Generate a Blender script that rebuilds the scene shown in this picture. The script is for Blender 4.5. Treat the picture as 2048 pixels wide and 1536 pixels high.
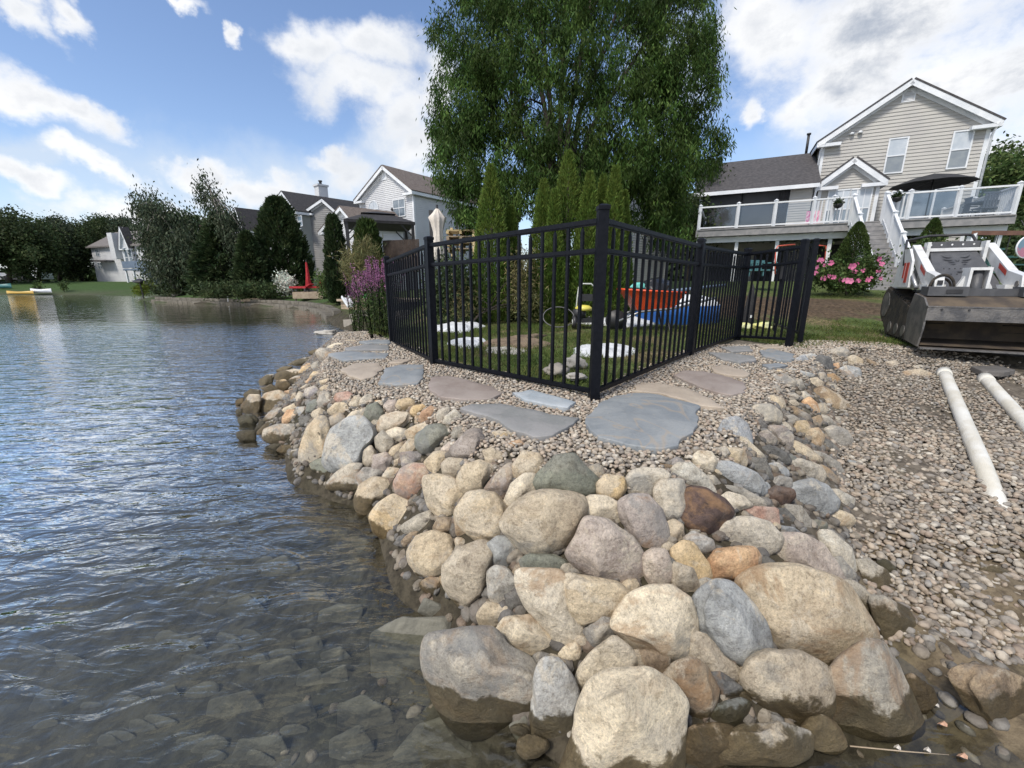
import bpy, math, random
import numpy as np
from mathutils import Vector, noise as mnoise
R=math.radians
random.seed(7); rng=np.random.default_rng(7)
for o in list(bpy.data.objects): bpy.data.objects.remove(o)
C=bpy.context.scene.collection
# ------------------------------------------------------------------ camera
CAMH=1.5; PITCH=13.87; FPX=830.0          # camera 1.5 m above the water, wide lens
cd=bpy.data.cameras.new('camera'); cam=bpy.data.objects.new('camera',cd); C.objects.link(cam)
cam.location=(0,0,CAMH); cam.rotation_euler=(R(90-PITCH),0,0)
cd.sensor_width=36; cd.lens=36*FPX/2048; cd.clip_start=0.05; cd.clip_end=3000
bpy.context.scene.camera=cam
sP,cP=math.sin(R(PITCH)),math.cos(R(PITCH))
def ray(u,v):
    x=(u-1024)/FPX; y=(768-v)/FPX
    return np.array([x, cP+y*sP, -sP+y*cP])
def at_t(u,v,t): return np.array([0,0,CAMH])+ray(u,v)*t
def at_z(u,v,z):
    d=ray(u,v); return at_t(u,v,(z-CAMH)/d[2])
def az_el(u,v):
    d=ray(u,v); return math.atan2(d[0],d[1]), math.atan2(d[2],math.hypot(d[0],d[1]))
# ------------------------------------------------------------------ node helper
class NT:
    def __init__(s,tree): s.t=tree; s.n=tree.nodes; s.l=tree.links
    def __call__(s,typ,ins=None,**kw):
        n=s.n.new(typ)
        for k,v in kw.items(): setattr(n,k,v)
        for k,v in (ins or {}).items():
            sk=n.inputs[k]
            if isinstance(v,bpy.types.NodeSocket): s.l.new(v,sk)
            else: sk.default_value=v
        return n
    def m(s,op,a,b=0.0,c=0.0,clamp=False):
        return s('ShaderNodeMath',{0:a,1:b,2:c},operation=op,use_clamp=clamp).outputs[0]
    def mix(s,f,a,b,mode='MIX'):
        n=s('ShaderNodeMix',data_type='RGBA',blend_type=mode)
        for k,v in ((0,f),(6,a),(7,b)):
            if isinstance(v,bpy.types.NodeSocket): s.l.new(v,n.inputs[k])
            else: n.inputs[k].default_value=(tuple(v)+(1,))[:4] if k else v
        return n.outputs[2]
    def ss(s,x,a,b):
        n=s('ShaderNodeMapRange',{0:x,1:a,2:b,3:0.0,4:1.0},interpolation_type='SMOOTHSTEP'); return n.outputs[0]
    def noise(s,vec,scale,detail=4,rough=.55,dist=0.0):
        return s('ShaderNodeTexNoise',{'Vector':vec,'Scale':scale,'Detail':detail,'Roughness':rough,'Distortion':dist}).outputs[0]
# ------------------------------------------------------------------ world
SUN_EL,SUN_AZ=R(52),R(-60)      # azimuth measured from +Y towards +X
w=bpy.data.worlds.new('World'); bpy.context.scene.world=w; w.use_nodes=True
N=NT(w.node_tree); w.node_tree.nodes.clear()
sky=N('ShaderNodeTexSky',sky_type='NISHITA',sun_disc=False,sun_elevation=SUN_EL,sun_rotation=SUN_AZ,air_density=1.0,dust_density=0.6,ozone_density=2.0)
vec=N('ShaderNodeTexCoord').outputs['Generated']
sx=N('ShaderNodeSeparateXYZ',{0:vec})
dx,dy,dz=sx.outputs
az0=N.m('ARCTAN2',dx,dy); el0=N.m('ARCTAN2',dz,N.m('SQRT',N.m('ADD',N.m('MULTIPLY',dx,dx),N.m('MULTIPLY',dy,dy))))
def warp(a,sc,am,k):       # billows: shift the lookup by noise at two sizes
    nz=N('ShaderNodeTexNoise',{'Vector':vec,'Scale':sc,'Detail':8.0,'Roughness':.57}).outputs[1]
    c=N('ShaderNodeSeparateColor',{0:nz}).outputs[k]
    return N.m('MULTIPLY_ADD',N.m('SUBTRACT',c,.5),am,a)
az=warp(az0,5,.26,0); el=warp(el0,5,.20,1)
# clouds are clusters of soft ellipses in azimuth/elevation, broken up by noise
BL=[(640,105,90,62,0),(755,95,95,58,0),(715,180,135,62,0),(790,240,85,85,0),(845,320,60,60,0),(590,90,45,40,0),(860,200,60,90,0),
 (60,35,125,34,28),(190,82,50,26,10),(180,20,40,30,60),(70,195,150,46,10),(180,232,75,32,14),(-60,150,120,60,0),
 (130,292,62,26,15),(215,332,120,26,16),(375,335,62,26,-10),(655,316,62,20,0),
 (1780,40,360,130,0),(1700,170,250,120,0),(1940,180,280,160,0),(1530,70,120,110,0),(1600,230,110,80,0),(1492,235,24,46,0),(2010,310,90,60,0),(2300,200,300,200,0),
 (300,415,170,34,0),(500,370,130,30,-8),(90,350,110,24,10),(700,340,70,40,0),(330,-5,70,18,0),(480,60,18,22,40)]
SOFT=[(560,380,480,85,0),(330,420,260,40,0),(820,330,130,60,0),(60,300,200,50,0),(1700,300,230,80,0),(1350,150,90,140,0)]
def blob(b):
    a0,e0=az_el(b[0],b[1]); a1,e1=az_el(b[0]+10,b[1]); a2,e2=az_el(b[0],b[1]-10)
    ka=abs(a1-a0)/10; ke=abs(e2-e0)/10; th=R(-b[4]); ct,st=math.cos(th),math.sin(th)
    da=N.m('MULTIPLY',N.m('SUBTRACT',az,a0),1/ka); de=N.m('MULTIPLY',N.m('SUBTRACT',el,e0),1/ke)
    w_,h_=b[2]*1.2,b[3]*1.2; X=N.m('MULTIPLY_ADD',da,ct/w_,N.m('MULTIPLY',de,st/w_)); Y=N.m('MULTIPLY_ADD',da,-st/h_,N.m('MULTIPLY',de,ct/h_))
    return N.m('SUBTRACT',1.0,N.m('SQRT',N.m('ADD',N.m('MULTIPLY',X,X),N.m('MULTIPLY',Y,Y))))
def clus(L):
    o=None
    for b in L:
        v=blob(b); o=v if o is None else N('ShaderNodeMath',{0:o,1:v,2:0.15},operation='SMOOTH_MAX').outputs[0]
    return o
wv=N('ShaderNodeMapping',{0:vec,3:(1,1,1.5)}).outputs[0]
n1=N.noise(wv,9,10,.66,.1); n2=N.noise(wv,2.3,6,.55)
nn=N.m('SUBTRACT',n1,.5)
dens=N.m('MULTIPLY_ADD',nn,1.3,clus(BL))
# above the frame and behind the camera: scattered cloud
gen=N.m('MULTIPLY_ADD',N.m('SUBTRACT',n2,.43),4.0,N.m('MULTIPLY',nn,1.0))
hi=N.m('MAXIMUM',N.ss(el,R(44),R(56)),N.ss(N.m('ABSOLUTE',az),R(62),R(80)))
dens=N.m('MAXIMUM',dens,N.m('SUBTRACT',gen,N.m('MULTIPLY',N.m('SUBTRACT',1.0,hi),3.0)))
mask=N.ss(dens,-.08,.72)
soft=N.ss(N.m('MULTIPLY_ADD',N.m('SUBTRACT',n2,.5),1.2,clus(SOFT)),-.15,.75)
soft=N.m('MULTIPLY',soft,.68)
low=N.m('MULTIPLY',N.m('SUBTRACT',1.0,N.ss(el,R(0),R(12))),.55)
soft=N.m('MAXIMUM',soft,low)
core=N.ss(N.m('MULTIPLY_ADD',nn,1.2,dens),.30,1.45)
rightw=N.m('MULTIPLY_ADD',N.ss(az,R(25),R(36)),.62,.42)
ccol=N.mix(N.m('MULTIPLY',core,rightw),(1.0,1.0,1.0),(.40,.45,.54))
ccol=N.mix(N.m('MULTIPLY',N.ss(n2,.34,.66),.50),ccol,(.60,.65,.73))
CLS=0.80
skyb=N('ShaderNodeBackground',{0:N.mix(1.0,sky.outputs[0],(.98,.97,1.02),'MULTIPLY'),1:0.135})
softb=N('ShaderNodeBackground',{0:(.74,.83,.94,1),1:0.72})
cloudb=N('ShaderNodeBackground',{0:ccol,1:CLS})
m1=N('ShaderNodeMixShader',{0:soft,1:skyb.outputs[0],2:softb.outputs[0]})
m2=N('ShaderNodeMixShader',{0:mask,1:m1.outputs[0],2:cloudb.outputs[0]})
N('ShaderNodeOutputWorld',{0:m2.outputs[0]})
sd=bpy.data.lights.new('sun','SUN'); sd.energy=2.7; sd.angle=R(12); sd.color=(1,.93,.83)
so=bpy.data.objects.new('sun',sd); C.objects.link(so)
sv=Vector((-.40,-.46,.79)).normalized()
SUN_AZ2=math.atan2(sv.x,sv.y); sky.sun_elevation=math.asin(sv.z); sky.sun_rotation=SUN_AZ2
so.rotation_euler=sv.to_track_quat('Z','Y').to_euler()
vs=bpy.context.scene.view_settings; vs.view_transform='Standard'; vs.look='None'; vs.exposure=0.46; vs.gamma=1
# ------------------------------------------------------------------ object helpers
def tag(o,label=None,cat=None,group=None,kind=None):
    if label: o['label']=label
    if cat: o['category']=cat
    if group: o['group']=group
    if kind: o['kind']=kind
    return o
def empty(name,loc,label,cat,group=None):
    o=bpy.data.objects.new(name,None); C.objects.link(o); o.location=tuple(loc); o.empty_display_size=.2
    return tag(o,label,cat,group)
def mk(name,V,F,mat,parent=None,smooth=False,col=None,origin=None):
    """one mesh object; V are world coordinates, stored relative to the parent (or origin)"""
    V=np.asarray(V,dtype=np.float64).reshape(-1,3)
    if parent is not None:
        org=np.array(parent.location)
        q=parent.parent
        while q is not None: org=org+np.array(q.location); q=q.parent
    else: org=np.array(origin) if origin is not None else np.array([0,0,0.])
    V=V-org
    me=bpy.data.meshes.new(name)
    if isinstance(F,np.ndarray):
        m,k=F.shape; me.vertices.add(len(V)); me.vertices.foreach_set('co',V.ravel())
        me.loops.add(m*k); me.loops.foreach_set('vertex_index',F.ravel().astype(np.int32))
        me.polygons.add(m); me.polygons.foreach_set('loop_start',np.arange(0,m*k,k,dtype=np.int32))
        try: me.polygons.foreach_set('loop_total',np.full(m,k,dtype=np.int32))
        except Exception: pass
        me.update(calc_edges=True)
    else: me.from_pydata([tuple(v) for v in V],[],F)
    if smooth: me.polygons.foreach_set('use_smooth',[True]*len(me.polygons))
    if col is not None:
        a=me.color_attributes.new('Col','FLOAT_COLOR','POINT')
        c=np.ones((len(V),4)); c[:,:3]=col; a.data.foreach_set('color',c.ravel())
    me.materials.append(mat)
    o=bpy.data.objects.new(name,me); C.objects.link(o)
    if parent is not None: o.parent=parent
    elif origin is not None: o.location=tuple(origin)
    return o
class MB:
    """collects shapes, with an optional local->world map"""
    def __init__(s,T=None): s.V=[]; s.F=[]; s.T=T or (lambda x,y,z:(x,y,z))
    def add(s,vs,fs):
        b=len(s.V); s.V+= [tuple(s.T(*v)) for v in vs]; s.F+=[tuple(b+i for i in f) for f in fs]; return s
    def box(s,x0,x1,y0,y1,z0,z1):
        return s.add([(x0,y0,z0),(x1,y0,z0),(x1,y1,z0),(x0,y1,z0),(x0,y0,z1),(x1,y0,z1),(x1,y1,z1),(x0,y1,z1)],
            [(0,3,2,1),(4,5,6,7),(0,1,5,4),(1,2,6,5),(2,3,7,6),(3,0,4,7)])
    def prism(s,poly,d):
        n=len(poly); P=[tuple(p) for p in poly]; Q=[(p[0]+d[0],p[1]+d[1],p[2]+d[2]) for p in P]
        return s.add(P+Q,[tuple(range(n))[::-1],tuple(range(n,2*n))]+[(i,(i+1)%n,n+(i+1)%n,n+i) for i in range(n)])
    def beam(s,a,b,w,h=None,up=(0,0,1)):
        a=np.array(a,float); b=np.array(b,float); h=h or w; d=b-a; d/=np.linalg.norm(d)
        u=np.cross(d,up)
        if np.linalg.norm(u)<1e-3: u=np.array([1.,0,0])
        u/=np.linalg.norm(u); v=np.cross(u,d)
        vs=[p+u*i*w/2+v*j*h/2 for p in (a,b) for i,j in ((-1,-1),(1,-1),(1,1),(-1,1))]
        return s.add(vs,[(0,1,2,3),(7,6,5,4),(0,4,5,1),(1,5,6,2),(2,6,7,3),(3,7,4,0)])
    def tube(s,pts,r,n=8,caps=True):
        pts=[np.array(p,float) for p in pts]; rs=r if hasattr(r,'__len__') else [r]*len(pts)
        vs=[];fs=[]; ref=None
        for i,p in enumerate(pts):
            d=pts[min(i+1,len(pts)-1)]-pts[max(i-1,0)]; d/=np.linalg.norm(d)+1e-9
            if ref is None: ref=np.array([0,0,1.]) if abs(d[2])<.9 else np.array([1.,0,0])
            u=np.cross(d,ref); u/=np.linalg.norm(u)+1e-9; v=np.cross(u,d); ref=v
            vs+=[p+(u*math.cos(2*math.pi*k/n)+v*math.sin(2*math.pi*k/n))*rs[i] for k in range(n)]
        for i in range(len(pts)-1):
            for k in range(n):
                k2=(k+1)%n; fs.append((i*n+k,i*n+k2,(i+1)*n+k2,(i+1)*n+k))
        if caps: fs+= [tuple(range(n))[::-1],tuple(range((len(pts)-1)*n,len(pts)*n))]
        return s.add(vs,fs)
    def lathe(s,c,prof,n=16):
        vs=[(c[0]+r*math.cos(2*math.pi*k/n),c[1]+r*math.sin(2*math.pi*k/n),c[2]+z) for r,z in prof for k in range(n)]
        fs=[(i*n+k,i*n+(k+1)%n,(i+1)*n+(k+1)%n,(i+1)*n+k) for i in range(len(prof)-1) for k in range(n)]
        return s.add(vs,fs+[tuple(range(n))[::-1],tuple(range((len(prof)-1)*n,len(prof)*n))])
    def build(s,name,mat,parent=None,smooth=False,origin=None):
        return mk(name,s.V,s.F,mat,parent,smooth,origin=origin)
# ------------------------------------------------------------------ materials
MATS={}
def mat(name,col,rough=.7,col2=None,ns=8,bump=0.0,bs=40,metal=0,vcol=False,spec=.5,detail=6,trans=0.0,alpha=1.0,contrast=(.35,.65),coat=0):
    if name in MATS: return MATS[name]
    m=bpy.data.materials.new(name); m.use_nodes=True; t=NT(m.node_tree); t.n.clear()
    oc=t('ShaderNodeTexCoord').outputs['Object']
    p=t('ShaderNodeBsdfPrincipled',{'Roughness':rough,'Metallic':metal,'Specular IOR Level':spec,'Alpha':alpha,'Coat Weight':coat})
    if vcol:
        c=t('ShaderNodeAttribute',attribute_name='Col').outputs[0]
        if col2 is not None: c=t.mix(t.ss(t.noise(oc,ns,detail),*contrast),c,t.mix(1.0,c,col2,'MULTIPLY'))
    elif col2 is not None: c=t.mix(t.ss(t.noise(oc,ns,detail),*contrast),col,col2)
    else: c=None
    if c is None: p.inputs['Base Color'].default_value=(*col,1)
    else: t.l.new(c,p.inputs['Base Color'])
    if bump:
        b=t('ShaderNodeBump',{'Strength':bump,'Distance':.02,'Height':t.noise(oc,bs,5)}); t.l.new(b.outputs[0],p.inputs['Normal'])
    sh=p.outputs[0]
    if trans:
        tr=t('ShaderNodeBsdfTranslucent'); 
        if c is None: tr.inputs[0].default_value=(*col,1)
        else: t.l.new(c,tr.inputs[0])
        sh=t('ShaderNodeMixShader',{0:trans,1:sh,2:tr.outputs[0]}).outputs[0]
    t('ShaderNodeOutputMaterial',{0:sh}); MATS[name]=m; return m
M_white=mat('white_vinyl',(.72,.74,.76),.5,(.62,.65,.68),ns=2)
M_fence=mat('black_powder_coat',(.004,.005,.008),.45,(.007,.008,.012),ns=30,bump=.05,bs=300,spec=.16)
M_glass=mat('window_glass',(.10,.13,.16),.06,(.22,.26,.30),ns=.9,spec=.8)
M_blind=mat('window_blind',(.42,.47,.52),.3,(.50,.54,.58),ns=3)
M_dark=mat('dark_metal',(.02,.02,.022),.5,(.03,.03,.033),ns=5)
M_wood=mat('weathered_wood',(.26,.20,.14),.8,(.36,.29,.21),ns=6,bump=.3)
M_roofg=mat('charcoal_shingles',(.045,.043,.045),.9,(.075,.070,.072),ns=7,bump=.5,bs=12)
M_roofb=mat('brown_shingles',(.10,.08,.07),.9,(.15,.125,.11),ns=7,bump=.5,bs=12)
M_roofd=mat('dark_shingles',(.020,.020,.023),.9,(.038,.037,.040),ns=7,bump=.5,bs=12)
M_roofr=mat('red_brown_shingles',(.10,.05,.045),.9,(.14,.075,.065),ns=6)
M_side_t=mat('beige_siding',(.43,.42,.39),.6,(.39,.38,.36),ns=1.2)
M_side_w=mat('pale_grey_siding',(.56,.57,.58),.6,(.50,.51,.53),ns=1.0)
M_side_g=mat('grey_siding',(.22,.22,.215),.6,(.26,.255,.25),ns=1.0)
M_deckg=mat('grey_deck_boards',(.20,.20,.205),.7,(.27,.265,.265),ns=5)
M_red=mat('red_canvas',(.28,.010,.016),.8,(.36,.018,.026),ns=6)
M_cream=mat('cream_canvas',(.62,.57,.50),.9,(.50,.46,.42),ns=5,bump=.3,bs=9)
M_black=mat('black_canvas',(.018,.018,.02),.9,(.03,.03,.032),ns=5)
M_bark=mat('brown_bark',(.035,.028,.021),.9,(.075,.062,.05),ns=14,bump=.8,bs=25)
M_screen=mat('dark_screen',(.015,.016,.02),.6,(.05,.052,.058),ns=1.5)
# ------------------------------------------------------------------ terrain height
def sdist(x,y,poly):
    x=np.asarray(x,float); y=np.asarray(y,float); d=np.full(x.shape,1e9); ins=np.zeros(x.shape,bool); n=len(poly)
    for i in range(n):
        ax,ay=poly[i][:2]; bx,by=poly[(i+1)%n][:2]; ex,ey=bx-ax,by-ay
        t=np.clip(((x-ax)*ex+(y-ay)*ey)/(ex*ex+ey*ey+1e-12),0,1)
        d=np.minimum(d,np.hypot(x-ax-t*ex,y-ay-t*ey))
        c=((ay>y)!=(by>y)); ins^= c&(x<(bx-ax)*(y-ay)/((by-ay) if by!=ay else 1e-12)+ax)
    return np.where(ins,-d,d)
RIMPX=[(672,700),(655,722),(652,742),(690,790),(760,803),(850,815),(915,850),(960,895),(1010,910),(1100,930),(1200,945),(1300,938),(1410,905),(1450,880),(1480,842),(1520,800),(1562,768),(1605,740),(1650,712),(1700,700)]
RIM=[tuple(at_z(u,v,.60 if u<900 else .64)[:2]) for u,v in RIMPX]
LAND=[(60,-12),(30,1.5),(9,4.1),(6.5,4.4),(5.6,4.9)]+RIM[::-1]+[(-3.3,7.9),(-3.7,9.5),(-3.9,11.5),(-4.9,13.5),(-5.9,14.8),(-7.2,17.5),(-9.0,20.9),(-11.5,24.2),(-14.5,26.6),(-22.4,30.4),(-28.8,33.4),(-31.5,36),(-34,43),(-47,49),(-60,49.5),(-90,50),(-160,40),(-700,0),(-700,900),(900,900),(900,-12)]
def sm(x,a,b): t=np.clip((x-a)/(b-a),0,1); return t*t*(3-2*t)
def hgt(x,y):
    x=np.asarray(x,float); y=np.asarray(y,float); d=sdist(x,y,LAND)
    near=.66-.03*np.clip(-x,0,5)-.42*sm(y,7.6,10.5)*sm(-x,1.9,3.2)
    far=.33+.07*np.clip(-d,0,17)
    right=.66+np.clip(.09*(y-8),0,.85)
    mid=.66+np.clip(.03*(y-9),0,.7)
    wl=sm(-x,3.0,6.0)*sm(y,9,14); wr=sm(x,2.5,6.0)
    mid=mid-.42*sm(-x,1.9,3.2)*(1-sm(y,13.2,14.2)); pz=(near*(1-sm(y,8,10))+mid*sm(y,8,10)); pz=pz*(1-wr)+right*wr; pz=pz*(1-wl)+far*wl
    beach=np.minimum(.17*(y-1.42),.62); beach=np.maximum(beach,.032+.030*np.sin(x*3.1+1.)*np.sin(y*4.3)+.02*np.sin(x*7.7+y*5.))*1.0
    bed=-.20-.15*np.clip(d-.85,0,1.2)-.26*np.clip(d-2.05,0,40); bed=np.maximum(bed,-2.2)
    wb=sm(x,.95,1.8); base=bed*(1-wb)+np.maximum(beach,-.35)*wb
    dd=np.clip(d,0,None); k=.82+.42*sm(-x,-.15,.35)*sm(4.2-y,0,.8)
    return np.maximum(base,pz-k*dd)
# ------------------------------------------------------------------ ground and water
def axis(a,b,st,lo,hi,g=1.13):
    c=list(np.arange(a,b,st)); s=st; x=c[-1]
    while x<hi: s*=g; x+=s; c.append(x)
    s=st; x=a; pre=[]
    while x>lo: s*=g; x-=s; pre.append(x)
    return np.array(pre[::-1]+c)
gx=axis(-4.6,6.4,.05,-800,800); gy=axis(.5,8.6,.05,-60,900)
XX,YY=np.meshgrid(gx,gy); ZZ=hgt(XX,YY)
nz=np.array([[mnoise.noise(Vector((x*2.3,y*2.3,3)))*.5+mnoise.noise(Vector((x*7,y*7,9)))*.25 for x in gx] for y in gy])
dS=sdist(XX,YY,LAND)
yard=(dS<-.6)&(YY<14)
ZZ=ZZ+nz*np.where(dS>0,.05,.02)*np.where((YY<14)&(np.abs(XX)<14),1,0.3)
mudr=np.clip(1-np.hypot((XX-6.5)/4.5,(YY-10.6)/2.4),0,1)     # dug-up soil right of the gate
ZZ+=mudr*nz*.35+mudr*.10
FP=[at_t(u,v,t)[:2] for u,v,t in ((785,692,6.3),(869,733,4.4),(1188,790,3.0),(1379,716,4.78),(1473,681,6.15),(1578,688,5.45))]
FENCE_IN=[tuple(p) for p in FP[:5]]+[tuple(FP[5]),(5.2,6.6),(9,12),(-2,12.5),(-3.0,8)]
dF=sdist(XX,YY,FENCE_IN)
def lerp(a,b,t): return a*(1-t[...,None])+np.array(b)*t[...,None]
def fbm(s,o): return np.array([[mnoise.fractal(Vector((x*s,y*s,o)),1,2,4) for x in gx] for y in gy])
f1=fbm(.9,1.); f2=fbm(2.6,5.)
col=np.zeros(XX.shape+(3,))+np.array((.055,.048,.036))           # dark soil between the stones
GR=np.array((.20,.18,.155)); GRASS=(.075,.105,.032); DRY=(.16,.125,.075); SOIL=(.085,.062,.042)
path=sm(-dS,-.05,.1)*sm(dF,-.03,.03)*(YY<8.5)
col=lerp(col,(.15,.135,.115),path)
beachw=sm(XX,1.0,1.8)*sm(dS,0,.3)*sm(ZZ,.0,.09)
col=lerp(col,(.12,.105,.088),beachw)
g=np.maximum(sm(-dF,.03,.12)*(YY<14),np.maximum(sm(YY,8.3,8.8)*sm(-dS,.1,.5),sm(XX,3.6,4.2)*sm(-dS,.12,.45)*sm(YY,5.1,5.7)))
gc=lerp(np.zeros(XX.shape+(3,))+np.array(GRASS),DRY,sm(f1,.02,.55)*(YY<14)*.8)
soilw=np.clip(sm(mudr+f2*.25,.12,.35)+sm(f2,.35,.6)*(YY<13)*.5,0,1); gc=lerp(gc,SOIL,soilw)
gc=lerp(gc,(.045,.085,.025),sm(YY,18,26)*sm(-XX,5,12))
col=lerp(col,tuple([0,0,0]),g*0)+0; col=col*(1-g[...,None])+gc*g[...,None]
lake=sm(-ZZ,-.03,.25)*(1-sm(XX,1.0,1.8)); col=lerp(col,(.078,.074,.058),lake)
lk2=sm(-ZZ,-.13,-.09)*sm(XX,1.0,1.8); col=lerp(col,(.15,.122,.085),lk2)
rows,cols=XX.shape; idx=np.arange(rows*cols).reshape(rows,cols)
GF=np.stack([idx[:-1,:-1],idx[:-1,1:],idx[1:,1:],idx[1:,:-1]],-1).reshape(-1,4)
def ground_mat():
    m=bpy.data.materials.new('ground_soil_and_grass'); m.use_nodes=True; t=NT(m.node_tree); t.n.clear()
    oc=t('ShaderNodeTexCoord').outputs['Object']; c=t('ShaderNodeAttribute',attribute_name='Col').outputs[0]
    a=t.noise(oc,14,8,.7); b=t.noise(oc,2.2,5)
    c1=t.mix(t.ss(a,.38,.62),t.mix(1.0,c,(.62,.60,.58),'MULTIPLY'),t.mix(1.0,c,(1.35,1.32,1.25),'MULTIPLY'))
    c1=t.mix(t.ss(b,.45,.7),c1,t.mix(1.0,c1,(.75,.78,.7),'MULTIPLY'))
    bp=t('ShaderNodeBump',{'Strength':.8,'Distance':.02,'Height':a})
    p=t('ShaderNodeBsdfPrincipled',{'Base Color':c1,'Roughness':.95,'Normal':bp.outputs[0],'Specular IOR Level':.2})
    t('ShaderNodeOutputMaterial',{0:p.outputs[0]}); return m
ground=mk('ground',np.stack([XX,YY,ZZ],-1).reshape(-1,3),GF,ground_mat(),None,True,col.reshape(-1,3)); tag(ground,kind='structure')
def gz(x,y): return float(hgt(np.array([x]),np.array([y]))[0])
# water: reflects by Fresnel, lets the bed show through, slightly cloudy
def water_mat():
    m=bpy.data.materials.new('lake_water'); m.use_nodes=True; t=NT(m.node_tree); t.n.clear()
    oc=t('ShaderNodeTexCoord').outputs['Object']
    mp=t('ShaderNodeMapping',{0:oc,2:(0,0,R(-18)),3:(1.0,2.3,1)}).outputs[0]
    a=t.noise(mp,2.1,3,.45,.8); b=t.noise(mp,6.0,3,.45,1.2); c=t.noise(mp,.8,2,.5)
    far=t.ss(t('ShaderNodeSeparateXYZ',{0:oc}).outputs[1],3.0,9.0)
    far2=t.ss(t('ShaderNodeSeparateXYZ',{0:oc}).outputs[1],9.5,17.0); amp=t.m('MULTIPLY_ADD',far,.045,.040); amp=t.m('MULTIPLY',amp,t.m('MULTIPLY_ADD',far2,-.86,1.0)); h=t.m('ADD',t.m('MULTIPLY',a,amp),t.m('MULTIPLY',b,t.m('MULTIPLY',amp,.26))); h=t.m('ADD',h,t.m('MULTIPLY',c,.03))
    calm=t.m('MULTIPLY_ADD',t.ss(t('ShaderNodeSeparateXYZ',{0:oc}).outputs[0],1.3,.2),.8,.2)
    bp=t('ShaderNodeBump',{'Strength':calm,'Distance':1.0,'Height':h}).outputs[0]
    fr=t('ShaderNodeFresnel',{'IOR':1.33,'Normal':bp}).outputs[0]
    fr=t.m('MULTIPLY_ADD',t.ss(fr,.020,.21),.91,.055)
    gl=t('ShaderNodeBsdfGlossy',{'Color':(1,.99,.96,1),'Roughness':.035,'Normal':bp})
    tr=t('ShaderNodeBsdfTransparent',{0:(.88,.90,.87,1)}); df=t('ShaderNodeBsdfDiffuse',{0:(.150,.160,.142,1)})
    dep=t.ss(t('ShaderNodeAttribute',attribute_name='Col').outputs[2],0,1)
    body=t('ShaderNodeMixShader',{0:dep,1:tr.outputs[0],2:df.outputs[0]})
    o=t('ShaderNodeMixShader',{0:fr,1:body.outputs[0],2:gl.outputs[0]})
    t('ShaderNodeOutputMaterial',{0:o.outputs[0]}); return m
wx=axis(-4.6,3,.1,-600,60,1.15); wy=axis(-1,6,.1,-60,420,1.15); WX,WY=np.meshgrid(wx,wy)
wd=hgt(WX,WY); r2,c2=WX.shape; i2=np.arange(r2*c2).reshape(r2,c2)
WF=np.stack([i2[:-1,:-1],i2[:-1,1:],i2[1:,1:],i2[1:,:-1]],-1).reshape(-1,4)
turb=1-np.exp(-np.clip(-wd-.08,0,9)*1.15); turb=np.clip(turb,0,.97)
water=mk('lake_water',np.stack([WX,WY,WX*0],-1).reshape(-1,3),WF,water_mat(),None,True,np.repeat(turb.reshape(-1,1),3,1)); tag(water,kind='structure')
# ------------------------------------------------------------------ boulders
K={0:(0,0,1),1:(440,660,3.413),2:(900,700,3.413),3:(1350,660,2.934),4:(640,1000,2.866),5:(1300,1000,2.738)}
CN={'t':'tan','g':'grey','b':'blue grey','d':'dark grey','m':'maroon brown','p':'pinkish grey','o':'orange brown','s':'sage green','n':'brown','w':'whitish','y':'yellow tan','c':'cream','v':'purple grey','r':'pink red'}
CC={'t':((.36,.30,.22),(.50,.43,.32)),'g':((.22,.215,.20),(.36,.34,.30)),'b':((.21,.23,.245),(.37,.395,.41)),'d':((.085,.088,.09),(.16,.16,.155)),
 'm':((.055,.035,.032),(.13,.08,.065)),'p':((.31,.265,.245),(.45,.395,.355)),'o':((.36,.20,.11),(.52,.36,.22)),'s':((.15,.165,.14),(.21,.225,.19)),
 'n':((.19,.135,.085),(.33,.25,.16)),'w':((.50,.50,.47),(.33,.32,.29)),'y':((.44,.33,.18),(.56,.44,.28)),'c':((.50,.45,.36),(.62,.56,.45)),
 'v':((.165,.15,.15),(.29,.265,.26)),'r':((.35,.19,.15),(.44,.33,.28))}
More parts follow.
